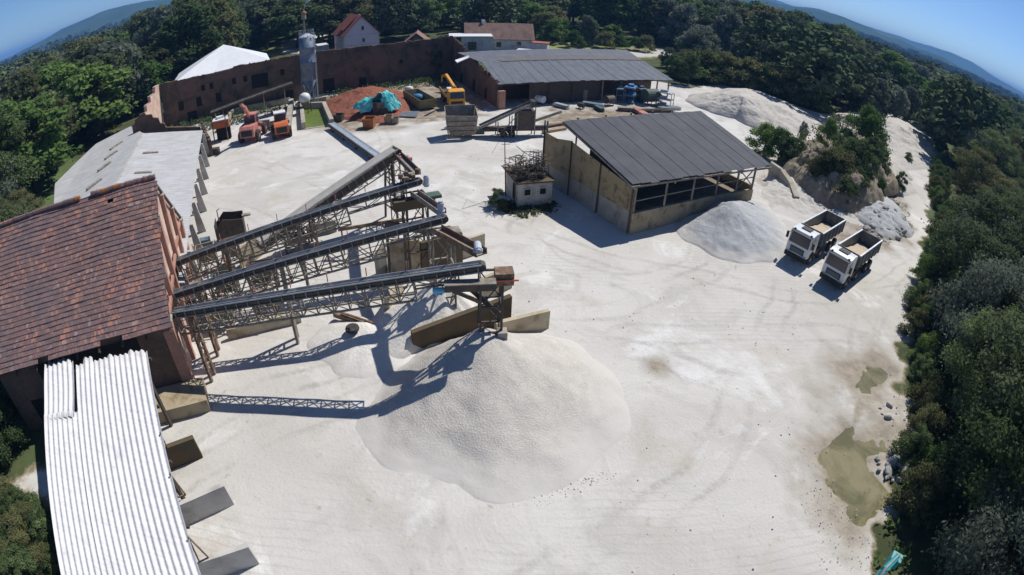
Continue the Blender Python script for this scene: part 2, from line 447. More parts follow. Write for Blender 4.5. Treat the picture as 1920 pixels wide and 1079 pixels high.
# ---------------------------------------------------------------- ground, water, hills
def xy(l): return np.array([[p[0], p[1]] for p in l], dtype=float)
def pxpoly(l): return [tuple(at(*p)[:2]) for p in l]
def inside(P, poly):
    poly = xy(poly); x, y = P[:, 0], P[:, 1]; r = np.zeros(len(P), dtype=bool)
    j = len(poly)-1
    for i in range(len(poly)):
        xi, yi = poly[i]; xj, yj = poly[j]
        c = ((yi > y) != (yj > y)) & (x < (xj-xi)*(y-yi)/(yj-yi+1e-12)+xi)
        r ^= c; j = i
    return r
def pdist(P, poly):
    poly = xy(poly); d = np.full(len(P), 1e9)
    for i in range(len(poly)):
        a, b = poly[i], poly[(i+1) % len(poly)]
        t = np.clip(((P-a)@(b-a))/max(1e-9, (b-a)@(b-a)), 0, 1)
        d = np.minimum(d, np.linalg.norm(P-(a+t[:, None]*(b-a)), axis=1))
    return np.where(inside(P, poly), d, -d)
def vnoise(P, sc, seed=0, octv=4):
    "smooth value noise, summed over octaves, about -1..1"
    out = np.zeros(len(P)); amp = 1; tot = 0
    for o in range(octv):
        q = P*sc*2**o+seed*17.3+o*31.7
        i = np.floor(q).astype(np.int64); f = q-i; f = f*f*(3-2*f)
        def h(a, b):
            n = (a*374761393+b*668265263+seed*982451653+o*7919) & 0x7fffffff
            n = ((n ^ (n >> 13))*1274126177) & 0x7fffffff
            return ((n ^ (n >> 16)) & 0xffff)/32767.5-1
        v = (h(i[:, 0], i[:, 1])*(1-f[:, 0])+h(i[:, 0]+1, i[:, 1])*f[:, 0])*(1-f[:, 1])+(h(i[:, 0], i[:, 1]+1)*(1-f[:, 0])+h(i[:, 0]+1, i[:, 1]+1)*f[:, 0])*f[:, 1]
        out += v*amp; tot += amp; amp *= .5
    return out/tot*1.6
YARD = [(19.0, 4), (20.6, 9.9), (26.5, 17), (32.3, 26.5), (42, 38), (51, 48), (62, 59), (80, 81), (99, 102), (114, 122)]+pxpoly([(1728, 240), (1690, 214), (1640, 208), (1560, 216), (1530, 212), (1490, 198), (1440, 172), (1400, 160), (1340, 156), (1300, 164), (1262, 158)])+[(30, 136), (-14, 121), (-68, 90), (-68, 60), (-40, 25), (-30, 15), (-26.5, 11), (-18, 4), (-5, -12), (14, -12)]
PUD1 = pxpoly([(1612, 708), (1622, 695), (1630, 688), (1640, 692), (1655, 690), (1668, 700), (1666, 712), (1650, 716), (1642, 730), (1640, 742), (1625, 745), (1613, 738), (1610, 722)])
PUD2 = pxpoly([(1552, 866), (1570, 838), (1582, 806), (1594, 802), (1602, 818), (1622, 806), (1650, 803), (1672, 818), (1682, 848), (1650, 862), (1634, 880), (1655, 905), (1668, 925), (1640, 950), (1614, 970), (1592, 938), (1575, 905)])
PUD3 = pxpoly([(1222, 680), (1236, 678), (1243, 690), (1240, 698), (1226, 692)])
LAWN = pxpoly([(478, 98), (512, 88), (530, 90), (528, 103), (495, 112)])
MEADOW = pxpoly([(1000, 55), (1090, 62), (1150, 78), (1235, 90), (1250, 108), (1100, 106), (1030, 98), (1005, 84)])
PALE = pxpoly([(1130, 91), (1180, 92), (1250, 92), (1262, 104), (1200, 105), (1130, 99)])
PALE2 = pxpoly([(525, 85), (560, 66), (610, 62), (612, 100), (560, 104), (528, 106)])
DIRTY = pxpoly([(2, 905), (60, 868), (95, 875), (160, 900), (160, 1000), (100, 965), (60, 945), (10, 925)])
def axis_(lo, hi, step, far, g=1.16):
    a = list(np.arange(lo, hi+step/2, step)); s = step; h = hi
    while h < far: s *= g; h += s; a.append(h)
    s = step; l = lo
    while l > -far: s *= g; l -= s; a.insert(0, l)
    return np.array(a)
def fine_(lo, hi, a, b, s0, s1, far):
    q = axis_(lo, hi, s0, far); m = np.arange(a, b, s1)
    return np.concatenate([q[q < a-s1], m, q[q > b]])
gx = fine_(-85, 125, 14, 36, .66, .24, 14000); gy = fine_(-8, 160, 7, 32, .66, .24, 14000)
GX, GY = np.meshgrid(gx, gy)
P = np.stack([GX.ravel(), GY.ravel()], 1)
R_ = np.hypot(P[:, 0], P[:, 1])
near = R_ < 260
yard = np.full(len(P), -99.0); yard[near] = pdist(P[near], YARD)
n1 = vnoise(P, .35, 1)
yf = np.clip((yard+n1*1.6)/1.2+.5, 0, 1)
for q, w_ in ((PALE, 1), (PALE2, 1), (DIRTY, 1)):
    d = np.full(len(P), -99.0); d[near] = pdist(P[near], q); d[~near] = np.where(inside(P[~near], q), 5, -5)
    yf = np.maximum(yf, np.clip(d/1.5+.5+n1*.5, 0, 1))
Z = np.where(near, vnoise(P, .09, 3)*.10+vnoise(P, .6, 4)*.025, 0)
Z += np.where(yard < -2, np.clip((-yard-2)/25, 0, 1)*vnoise(P, .02, 5)*1.2, 0)*near
wet = np.zeros(len(P))
for q in (PUD1, PUD2):
    d = np.full(len(P), -99.0); d[near] = pdist(P[near], q)
    Z -= np.clip((d+vnoise(P, .8, 9, 4)*.45+1.1)/1.9, 0, 1)*(.24 if q is not PUD3 else .12)
    wet = np.maximum(wet, np.clip((d+3.6+n1*2.2)/3.4, 0, 1))
DIRT = [pxpoly([(395, 240), (470, 205), (560, 198), (700, 165), (850, 150), (930, 190), (900, 215), (830, 225), (780, 235), (700, 250), (610, 245), (600, 215), (540, 200), (440, 222), (400, 250)]), pxpoly([(1440, 340), (1500, 300), (1640, 300), (1690, 380), (1690, 460), (1600, 470), (1560, 400), (1470, 390)]), pxpoly([(1000, 225), (1040, 205), (1260, 200), (1280, 215), (1180, 230), (1050, 245)])]
dirt = np.zeros(len(P))
for q in DIRT:
    d = np.full(len(P), -99.0); d[near] = pdist(P[near], q); dirt = np.maximum(dirt, np.clip(d/3+.6+n1*.9, 0, 1))
d = np.full(len(P), -99.0); d[near] = pdist(P[near], PUD3); wet = np.maximum(wet, np.clip(d*1.2+1.2, 0, 1.6)*.9)
DITCH = pxpoly([(1540, 860), (1570, 820), (1598, 795), (1606, 765), (1611, 742), (1619, 744), (1615, 775), (1604, 804), (1578, 832), (1552, 866)])
d = np.full(len(P), -99.0); d[near] = pdist(P[near], DITCH); Z -= np.clip((d+.35)/.6, 0, 1)*.12; wet = np.maximum(wet, np.clip((d+.5+n1*.3)/.5, 0, 1))
rut = near & (P[:, 0] > 12) & (P[:, 1] < 34); Z += np.where(rut, vnoise(P, 1.5, 19, 4)*.05*np.clip(wet*2, 0, 1), 0)
md = np.where(inside(P, MEADOW) | inside(P, LAWN), 1.0, 0.0)
gm = bpy.data.meshes.new('ground')
nx, ny = len(gx), len(gy)
idx = np.arange(nx*ny).reshape(ny, nx)
fc = np.stack([idx[:-1, :-1], idx[:-1, 1:], idx[1:, 1:], idx[1:, :-1]], -1).reshape(-1, 4)
def np_mesh(me, v, f):
    me.vertices.add(len(v)); me.vertices.foreach_set('co', np.asarray(v, dtype=np.float32).ravel())
    k = f.shape[1]
    me.loops.add(f.size); me.loops.foreach_set('vertex_index', f.astype(np.int32).ravel())
    me.polygons.add(len(f)); me.polygons.foreach_set('loop_start', np.arange(0, f.size, k, dtype=np.int32))
    me.update(calc_edges=True)
np_mesh(gm, np.stack([P[:, 0], P[:, 1], Z], 1), fc)
gm.polygons.foreach_set('use_smooth', np.ones(len(fc), dtype=bool))
for nm, ar in (('yard', yf), ('wet', wet), ('meadow', md), ('dirt', dirt)):
    a = gm.attributes.new(nm, 'FLOAT', 'POINT'); a.data.foreach_set('value', ar.astype(np.float32))
def ground_mat():
    k = N('gravel_and_earth')
    w = k.coord('world')
    A = {}
    for nm in ('yard', 'wet', 'meadow', 'dirt'):
        a = k.n('ShaderNodeAttribute'); a.attribute_name = nm; A[nm] = a.outputs['Fac']
    big = k.noise(w, .035, 5, .6, .6); mid = k.noise(w, .22, 7, .62, .8); fine = k.noise(w, 5.0, 5, .7)
    g = k.mix(k.ramp(big, .38, .62), (0.49, 0.465, 0.43), (0.61, 0.59, 0.56))
    g = k.mix(k.ramp(mid, .50, .64), g, (0.475, 0.455, 0.42))
    g = k.mix(k.math('MULTIPLY', k.ramp(k.noise(w, .11, 8, .68, 1.2), .55, .64), .75), g, (0.68, 0.675, 0.66))
    g = k.mix(k.math('MULTIPLY', k.ramp(k.noise(w, .16, 6, .6, .3), .56, .70), .6), g, (0.43, 0.385, 0.315))
    # wheel tracks: long bent pairs of lines where lorries turn
    mp = k.n('ShaderNodeMapping'); k.l(w, mp.inputs[0]); mp.inputs['Rotation'].default_value = (0, 0, .7); mp.inputs['Scale'].default_value = (.035, .9, 1)
    tr = k.noise(mp.outputs[0], 1.6, 4, .6, .35)
    g = k.mix(k.math('MULTIPLY', k.ramp(tr, .56, .68), .09), g, (0.37, 0.36, 0.345))
    wv = k.n('ShaderNodeTexWave', wave_type='RINGS'); mp3 = k.n('ShaderNodeMapping'); k.l(w, mp3.inputs[0]); mp3.inputs['Location'].default_value = (-12, -26, 0)
    k.l(mp3.outputs[0], wv.inputs['Vector']); wv.inputs['Scale'].default_value = .55; wv.inputs['Distortion'].default_value = 5; wv.inputs['Detail'].default_value = 3; wv.inputs['Detail Scale'].default_value = .35
    g = k.mix(k.math('MULTIPLY', k.math('MULTIPLY', k.ramp(wv.outputs['Fac'], .78, .95), k.ramp(k.noise(w, .07, 4), .47, .6)), .3), g, (0.36, 0.35, 0.34))
    g = k.mix(k.math('MULTIPLY', k.ramp(fine, .55, .72), .22), g, (0.27, 0.26, 0.24))
    g = k.mix(k.math('MULTIPLY', k.ramp(k.noise(w, 2.1, 5, .75), .60, .72), .2), g, (0.78, 0.77, 0.75))
    def tracks(cx, cy, R, st, g):
        d = k.n('ShaderNodeVectorMath', operation='DISTANCE'); sx = k.n('ShaderNodeSeparateXYZ'); cb = k.n('ShaderNodeCombineXYZ')
        k.l(w, sx.inputs[0]); k.l(sx.outputs[0], cb.inputs[0]); k.l(sx.outputs[1], cb.inputs[1]); k.l(cb.outputs[0], d.inputs[0]); d.inputs[1].default_value = (cx, cy, 0)
        q = k.math('ADD', d.outputs['Value'], k.math('MULTIPLY', k.math('SUBTRACT', k.noise(w, .09, 2), .5), 5))
        q = k.math('ABSOLUTE', k.math('SUBTRACT', k.math('ABSOLUTE', k.math('SUBTRACT', q, R)), 1.0))
        f = k.math('MULTIPLY', k.math('SUBTRACT', 1.0, k.ramp(q, .12, .34)), k.math('MULTIPLY', k.ramp(k.noise(w, .13, 5, .7), .42, .6), k.ramp(k.noise(w, 2.6, 4, .7), .3, .6)))
        return k.mix(k.math('MULTIPLY', f, st*1.5), g, (0.34, 0.325, 0.30))
    for cx, cy, R, st in ((2, 4, 26, .5), (-30, 60, 58, .45), (60, 10, 34, .5), (64, 8, 41, .4), (-6, 70, 38, .4), (30, 90, 52, .45), (95, 40, 62, .4), (-60, 0, 58, .4), (-62, 4, 66, .35), (20, -20, 52, .4), (10, 48, 9, .4)):
        g = tracks(cx, cy, R, st, g)
    g = k.mix(k.math('MULTIPLY', A['wet'], .75), g, k.mix(k.ramp(k.noise(w, 1.2, 5, .7), .4, .62), (0.31, 0.26, 0.185), (0.19, 0.155, 0.11)))
    g = k.mix(k.math('MULTIPLY', A['dirt'], k.ramp(k.noise(w, .3, 6, .7), .22, .52)), g, k.mix(k.ramp(k.noise(w, .8, 5), .4, .6), (0.30, 0.25, 0.19), (0.20, 0.155, 0.11)))
    e = k.mix(k.ramp(k.noise(w, .25, 6, .65), .4, .62), (0.050, 0.062, 0.028), (0.095, 0.105, 0.045))
    e = k.mix(k.math('MULTIPLY', k.ramp(k.noise(w, .013, 5, .6), .56, .62), 1.0), e, (0.10, 0.15, 0.055))
    e = k.mix(A['meadow'], e, k.mix(k.ramp(k.noise(w, .12, 6, .7), .4, .65), (0.16, 0.22, 0.06), (0.30, 0.27, 0.14)))
    ed = k.math('ADD', A['yard'], k.math('MULTIPLY', k.math('SUBTRACT', k.noise(w, 1.1, 5, .7), .5), 1.3))
    # a rim of weeds and brown soil where the gravel thins out
    col = k.mix(k.ramp(ed, .25, .55), e, (0.25, 0.21, 0.14))
    col = k.mix(k.ramp(ed, .55, .85), col, g)
    h = k.math('ADD', k.math('MULTIPLY', fine, .35), k.math('ADD', mid, k.math('MULTIPLY', tr, .05)))
    k.bump(h, .55, .22)
    return k.done(col, .95, 0, .15)
gm.materials.append(ground_mat())
gro = bpy.data.objects.new('ground', gm); COL.objects.link(gro); tag(gro, kind='structure')
def water_mat(name, a, b, rough=.03):
    k = N(name); w = k.coord('world')
    col = k.mix(k.ramp(k.noise(w, .32, 6, .68, .8), .4, .6), a, b)
    k.bump(k.noise(w, 4, 2), .04, .02)
    return k.done(col, rough, 0, .8)
M_['water_mud'] = water_mat('muddy_water', (0.25, 0.215, 0.115), (0.13, 0.12, 0.05))
M_['water_green'] = water_mat('algae_water', (0.14, 0.19, 0.03), (0.11, 0.155, 0.035), .25)
M_['water_brown'] = water_mat('brown_water', (0.28, 0.20, 0.10), (0.24, 0.17, 0.09), .3)
for q, m, z in ((PUD1, 'water_mud', -.12), (PUD2, 'water_mud', -.13)):
    c = sum((V(*p) for p in q), V(0, 0))/len(q)
    pts = [c+(V(*p)-c)*1.5 for p in q]
    b = MB(); b.add([(p.x, p.y, z) for p in pts], [tuple(range(len(pts)))])
    tag(b.build('water', M_[m]), kind='structure')
# --- far hills: ridges seen over the wood at both sides
NEAR = 2500
def hills(name, az0, az1, r0, prof, col, seed, width=1800):
    A_ = np.linspace(az0, az1, 220); n = 9
    hs = np.interp(A_, [p[0] for p in prof], [p[1] for p in prof])
    vs = []
    for i in range(n):
        t = i/(n-1); rr = r0+width*t
        sh = math.sin(PI*min(1, t*1.05))**.8 if t < .98 else 0
        pp = np.stack([np.sin(np.radians(A_))*rr, np.cos(np.radians(A_))*rr], 1)
        z = hs*sh*(1+.0*t)+vnoise(pp, .0016, seed)*24*sh+vnoise(pp, .006, seed+1)*9*sh-8
        vs.append(np.stack([pp[:, 0], pp[:, 1], z], 1))
    v = np.concatenate(vs); m = len(A_)
    ii = np.arange(m*n).reshape(n, m)
    f = np.stack([ii[:-1, :-1], ii[:-1, 1:], ii[1:, 1:], ii[1:, :-1]], -1).reshape(-1, 4)
    me = bpy.data.meshes.new(name); np_mesh(me, v, f); me.polygons.foreach_set('use_smooth', np.ones(len(f), dtype=bool))
    k = N(name); w = k.coord('world')
    c = k.mix(k.ramp(k.noise(w, .004, 6, .65), .4, .62), col, tuple(x*1.6 for x in col))
    c = k.mix(k.ramp(k.noise(w, .0022, 5, .6), .62, .66), c, (0.12, 0.15, 0.06))
    me.materials.append(k.done(c, 1, 0, 0))
    o = bpy.data.objects.new('hills', me); COL.objects.link(o); tag(o, kind='structure')
def elh(deg, r): return math.tan(math.radians(deg))*r+CH
hills('hills_near', -75, 75, NEAR, [(-75, 20), (-56, 30), (-51, elh(.2, 3300)), (-46, elh(.95, 3300)), (-43.5, elh(1.35, 3300)), (-41, elh(1.4, 3300)), (-37.5, elh(1.1, 3300)), (-30, 90), (0, 120), (20, 110), (25.8, elh(.95, 3300)), (29, elh(1.15, 3300)), (33, elh(.85, 3300)), (36.8, elh(.65, 3300)), (40, elh(.25, 3300)), (43, elh(.2, 3300)), (46, 22), (75, 10)], (0.035, 0.055, 0.03), 3)
hills('hills_far', 20, 80, 5200, [(20, 110), (39, elh(.95, 6000)), (45, elh(1.05, 6000)), (49, elh(.55, 6000)), (54, elh(.2, 6000)), (60, 60), (80, 20)], (0.04, 0.06, 0.035), 8, 1600)
# --- heaps of gravel, sand and soil
def pile_mat(name, a, b, c3, gs=9.0, bump=.8, dust=(0.53, 0.507, 0.473)):
    k = N(name); w = k.coord('world')
    f = k.noise(w, gs, 6, .75)
    col = k.mix(k.ramp(k.noise(w, .45, 6, .65, .5), .38, .64), a, b)
    col = k.mix(k.math('MULTIPLY', k.ramp(f, .50, .66), .55), col, c3)
    v = k.n('ShaderNodeTexVoronoi'); k.l(w, v.inputs['Vector']); v.inputs['Scale'].default_value = gs*.8
    col = k.mix(k.math('MULTIPLY', k.ramp(v.outputs['Distance'], .15, .7), .3), col, tuple(min(1, x*1.35) for x in a))
    mp = k.n('ShaderNodeMapping'); k.l(w, mp.inputs[0]); mp.inputs['Scale'].default_value = (1, 1, .25)
    col = k.mix(k.math('MULTIPLY', k.ramp(k.noise(mp.outputs[0], .9, 6, .7, .8), .5, .66), .4), col, tuple(min(1, x*1.3) for x in a))
    if dust:
        sx = k.n('ShaderNodeSeparateXYZ'); k.l(w, sx.inputs[0])
        lo = k.math('ADD', sx.outputs[2], k.math('MULTIPLY', k.math('SUBTRACT', k.noise(w, .8, 6, .7), .5), 1.3))
        col = k.mix(k.ramp(lo, .75, .0), col, dust)
    hh = k.math('ADD', v.outputs['Distance'], f)
    if dust: hh = k.math('MULTIPLY', hh, k.ramp(lo, 0, .9))
    k.bump(hh, bump, .1)
    return k.done(col, .97, 0, .1)
M_['gravel'] = pile_mat('crushed_gravel', (0.475, 0.447, 0.405), (0.425, 0.40, 0.365), (0.25, 0.23, 0.20), 12, .34)
M_['gravel_grey'] = pile_mat('grey_gravel', (0.39, 0.40, 0.41), (0.35, 0.36, 0.37), (0.22, 0.23, 0.235), 8, .5)
M_['sand_white'] = pile_mat('pale_sand', (0.60, 0.58, 0.54), (0.54, 0.52, 0.48), (0.46, 0.43, 0.38), 6, .3)
M_['sand_pale'] = pile_mat('grey_sand', (0.48, 0.45, 0.41), (0.42, 0.40, 0.36), (0.33, 0.31, 0.28), 2, .5)
M_['soil_red'] = pile_mat('brick_rubble_soil', (0.23, 0.080, 0.05), (0.16, 0.07, 0.048), (0.36, 0.22, 0.16), 1.6, 1.0, None)
M_['soil_brown'] = pile_mat('brown_earth', (0.24, 0.205, 0.155), (0.17, 0.14, 0.105), (0.36, 0.325, 0.265), 1.2, 1.0, None)
def mound(name, label, cat, apex, h, outline, m, sharp=1.0, rough=.12, res=.3, seed=1, power=1.0, world=False):
    a = V(*apex) if world else at(apex[0], apex[1], h)
    O = xy(outline) if world else xy(pxpoly(outline))
    d = O-np.array([a.x, a.y])
    ang = np.arctan2(d[:, 1], d[:, 0]); rad = np.hypot(d[:, 0], d[:, 1])
    o_ = np.argsort(ang); ang, rad = ang[o_], rad[o_]
    nt_, nr = 160, max(14, int(rad.max()/res))
    T = np.linspace(-PI, PI, nt_, endpoint=False)
    Rr = np.interp(T, np.concatenate([ang-2*PI, ang, ang+2*PI]), np.tile(rad, 3))
    Rr = (np.roll(Rr, 1)+np.roll(Rr, -1)+np.roll(Rr, 2)+np.roll(Rr, -2)+2*Rr)/6
    Rr = Rr*(1+.035*np.array([math.sin(3*q+seed)+.7*math.sin(7*q+2*seed)+.5*math.sin(13*q+seed) for q in T]))
    vs = [(a.x, a.y, h)]
    pts = []
    for i in range(1, nr+1):
        t = i/nr
        x = a.x+np.cos(T)*Rr*t; y = a.y+np.sin(T)*Rr*t
        pts.append(np.stack([x, y, np.full(nt_, t)], 1))
    Q = np.concatenate(pts)
    t = Q[:, 2]
    s = .06/sharp
    prof = (1-np.sqrt(t*t+s*s))+s*.9
    prof = np.clip(prof, 0, 1)**power
    # rounded foot
    z = h*np.where(t > .86, prof*np.clip((1.02-t)/.16, 0, 1)**.35, prof)
    z += vnoise(Q[:, :2], .35, seed)*rough*h*.5*np.clip((1-t)*3, 0, 1)*np.clip(t*4, 0, 1)
    z += vnoise(Q[:, :2], 1.8, seed+5, 3)*rough*.35*np.clip((1-t)*6, 0, 1)
    z -= np.clip((t-.6)/.4, 0, 1)*.10+np.clip((t-.93)/.07, 0, 1)*.3
    v = np.concatenate([np.array([[a.x, a.y, h*max(0, 1-s+s*.9)]]), np.stack([Q[:, 0], Q[:, 1], z], 1)])
    b = MB(); b.v = [tuple(p) for p in v]
    f = [(0, 1+j, 1+(j+1) % nt_) for j in range(nt_)]
    for i in range(nr-1):
        for j in range(nt_):
            p = 1+i*nt_+j; q = 1+i*nt_+(j+1) % nt_
            f.append((p, p+nt_, q+nt_, q))
    f.append(tuple(1+(nr-1)*nt_+j for j in range(nt_-1, -1, -1)))
    b.f = f
    ob = b.build(name, M_[m], smooth=True)
    return tag(ob, label, cat)
mound('gravel_pile', 'huge fan-shaped pile of beige crushed gravel under the front conveyor head', 'pile', (903, 616), 3.3,
      [(1150, 690), (1190, 790), (1160, 880), (1080, 930), (1010, 975), (890, 965), (780, 915), (700, 868), (650, 806), (690, 740), (740, 690), (778, 655), (830, 640), (880, 628), (938, 616), (990, 612), (1060, 630)], 'gravel', 1.0, .10, .22, 2, 1.55)
mound('gravel_pile', 'blue-grey gravel cone leaning against the front wall of the open shed', 'pile', (1376, 382), 3.0,
      [(1262, 432), (1298, 460), (1350, 492), (1410, 500), (1468, 484), (1484, 440), (1465, 400), (1420, 372), (1370, 372), (1310, 400)], 'gravel_grey', 1.2, .14, .25, 4, 1.3)
mound('gravel_pile', 'pale gravel heap in the bay under the middle conveyor head', 'pile', (830, 524), 3.2,
      [(655, 640), (672, 684), (735, 694), (785, 655), (860, 615), (895, 578), (875, 548), (800, 545), (715, 580)], 'sand_white', 1.0, .05, .25, 6, 1.15)
mound('gravel_pile', 'low white sand heap between the front conveyor and the brick mill', 'pile', (690, 612), 1.0,
      [(560, 640), (600, 690), (680, 720), (760, 690), (780, 640), (720, 605), (640, 600)], 'sand_white', .8, .05, .3, 7)
mound('gravel_pile', 'pale gravel heap under the back conveyor head beside the bay wall', 'pile', (775, 470), 1.4,
      [(690, 485), (720, 505), (780, 500), (840, 480), (850, 450), (790, 440), (720, 455)], 'sand_pale', .8, .05, .3, 9)
mound('soil_heap', 'heap of red brick rubble and soil in front of the long ruined wall', 'soil heap', (680, 166), 2.9,
      [(604, 205), (620, 222), (660, 230), (720, 232), (765, 215), (772, 190), (748, 172), (700, 165), (640, 178), (610, 190)], 'soil_red', .8, .22, .4, 11)
mound('sand_heap', 'broad pale sand heap beyond the open shed near the green thicket', 'sand heap', (1392, 180), 4.2,
      [(1300, 198), (1330, 176), (1400, 164), (1462, 186), (1530, 225), (1500, 252), (1440, 250), (1380, 225)], 'sand_pale', .7, .2, .6, 13)
mound('sand_heap', 'grey sand heap behind the bushy earth bank near the right wood', 'sand heap', (1678, 232), 4.5,
      [(1620, 250), (1650, 225), (1690, 216), (1728, 250), (1732, 290), (1705, 318), (1660, 320), (1620, 290)], 'sand_pale', .9, .2, .6, 15)
mound('sand_heap', 'small sand slope between the bushy earth bank and the gravel road', 'sand heap', (1655, 290), 3.2,
      [(1625, 310), (1650, 300), (1690, 310), (1700, 340), (1680, 368), (1640, 360), (1620, 330)], 'sand_pale', .9, .2, .5, 17)
mound('earth_bank', 'steep brown earth bank topped with bushes right of the open shed', 'earth bank', (1578, 298), 4.8,
      [(1500, 372), (1480, 340), (1492, 310), (1530, 275), (1600, 262), (1640, 285), (1660, 330), (1650, 375), (1610, 402), (1550, 400)], 'soil_brown', .35, .6, .35, 19, .5)
mound('earth_bank', 'low sandy bank of soil behind the two white tipper lorries', 'earth bank', (1500, 352), 1.2,
      [(1445, 385), (1440, 345), (1500, 325), (1560, 370), (1620, 400), (1660, 440), (1600, 425), (1520, 410)], 'sand_pale', .5, .35, .5, 21, 1.2)
mound('rubble_heap', 'heap of broken stone at the corner beside the gravel road', 'rubble heap', (1650, 385), 1.8,
      [(1605, 385), (1640, 365), (1685, 385), (1697, 415), (1692, 448), (1660, 452), (1620, 425)], 'gravel_grey', .6, .35, .4, 23, .7)
# --- loose stones
def rock_mesh(seed, n=2):
    import bmesh
    bm = bmesh.new(); bmesh.ops.create_icosphere(bm, subdivisions=n, radius=.5)
    r = random.Random(seed)
    dirs_ = [Vector((r.uniform(-1, 1), r.uniform(-1, 1), r.uniform(-1, 1))).normalized() for _ in range(9)]
    lim = [r.uniform(.28, .46) for _ in range(9)]
    sc = Vector((r.uniform(.8, 1.25), r.uniform(.7, 1.1), r.uniform(.55, .8)))
    for v in bm.verts:
        p = v.co
        for d, l in zip(dirs_, lim):
            e = p.dot(d)-l
            if e > 0: p = p-d*e
        v.co = Vector((p.x*sc.x, p.y*sc.y, p.z*sc.z))
    me = bpy.data.meshes.new('rock'); bm.to_mesh(me); bm.free(); me.materials.append(M_['rock'])
    return me
ROCKS = [rock_mesh(i) for i in range(6)]
def rocks(poly, n, lo, hi, label, group, seed, zf=lambda x, y: 0):
    r = random.Random(seed); Q = xy(poly)
    k = 0; tries = 0
    while k < n and tries < n*60:
        tries += 1
        x, y = r.uniform(Q[:, 0].min(), Q[:, 0].max()), r.uniform(Q[:, 1].min(), Q[:, 1].max())
        if not inside(np.array([[x, y]]), poly)[0]: continue
        s = lo+(hi-lo)*r.random()**2.2
        o = bpy.data.objects.new('rock', ROCKS[r.randrange(6)]); COL.objects.link(o)
        o.location = (x, y, zf(x, y)+s*.16); o.scale = (s, s, s); o.rotation_euler = (r.uniform(-.3, .3), r.uniform(-.3, .3), r.uniform(0, 6.3))
        tag(o, label, 'rock', group); k += 1
def heap_z(px, py, h, R):
    c = at(px, py, h)
    return lambda x, y: max(0, h*(1-math.hypot(x-c.x, y-c.y)/R)**.8*.93) if math.hypot(x-c.x, y-c.y) < R else 0
rocks(pxpoly([(1600, 380), (1645, 362), (1688, 385), (1700, 420), (1692, 452), (1655, 455), (1615, 428)]), 210, .4, 1.25, 'broken grey rock in the rubble at the corner beside the gravel road', 'rocks of the rubble heap', 5, heap_z(1650, 385, 1.8, 6.5))
rocks(pxpoly([(1705, 560), (1735, 550), (1745, 600), (1730, 640), (1712, 620)]), 22, .4, 1.1, 'grey rock at the edge of the yard under the right wood', 'rocks on the right yard edge', 6)
rocks(pxpoly([(1640, 862), (1672, 850), (1702, 880), (1685, 905), (1655, 900)]), 22, .3, 1.0, 'pale rock heaped at the bank of the larger puddle', 'rocks by the larger puddle', 8)
rocks(pxpoly([(1655, 745), (1690, 735), (1700, 800), (1665, 800), (1645, 770)]), 16, .2, .7, 'small rock between the two muddy puddles', 'rocks between the puddles', 9)
def stones(name, poly, n, lo, hi, seed, label, zf=lambda x, y: 0, m='rock'):
    r = np.random.default_rng(seed); Q = xy(poly)
    p = r.uniform(Q.min(0), Q.max(0), (n*3, 2)); p = p[inside(p, poly)][:n]; n = len(p)
    base = np.array([(-.5, -.4, -.2), (.5, -.5, -.2), (.45, .45, -.2), (-.4, .5, -.2), (-.25, -.2, .3), (.3, -.25, .25), (.2, .3, .35), (-.3, .2, .28)])
    fb = np.array([(0, 1, 5, 4), (1, 2, 6, 5), (2, 3, 7, 6), (3, 0, 4, 7), (4, 5, 6, 7)])
    s = lo+(hi-lo)*r.random(n)**3; a = r.uniform(0, 6.28, n)
    v = base[None]*s[:, None, None]*r.uniform(.7, 1.3, (n, 8, 3))
    x = v[:, :, 0]*np.cos(a)[:, None]-v[:, :, 1]*np.sin(a)[:, None]; y = v[:, :, 0]*np.sin(a)[:, None]+v[:, :, 1]*np.cos(a)[:, None]
    zb = np.array([zf(q[0], q[1]) for q in p])
    v = np.stack([x+p[:, 0:1], y+p[:, 1:2], v[:, :, 2]+zb[:, None]], -1).reshape(-1, 3)
    f = (fb[None]+np.arange(n)[:, None, None]*8).reshape(-1, 4)
    me = bpy.data.meshes.new(name); np_mesh(me, v, f); me.materials.append(M_[m])
    o = bpy.data.objects.new(name, me); COL.objects.link(o)
    return tag(o, label, 'gravel', kind='stuff')
stones('gravel', YARD, 7000, .03, .15, 3, 'loose stones scattered over the gravel yard', m='gravel')
stones('gravel', pxpoly([(1530, 880), (1570, 900), (1612, 965), (1660, 1079), (1540, 1079), (1500, 950)]), 350, .02, .09, 4, 'coarse stones on the bank below the larger puddle', m='gravel')
stones('gravel', pxpoly([(1000, 960), (880, 950), (780, 900), (690, 855), (650, 800), (660, 780), (720, 830), (820, 885), (1000, 930), (1140, 880), (1160, 890)]), 900, .04, .15, 14, 'stones rolled to the foot of the huge gravel pile', m='gravel')
stones('gravel', pxpoly([(1600, 380), (1645, 358), (1700, 385), (1715, 440), (1660, 460), (1590, 430)]), 1500, .1, .5, 12, 'small stones of the rubble corner by the gravel road', heap_z(1650, 385, 1.8, 6.5))
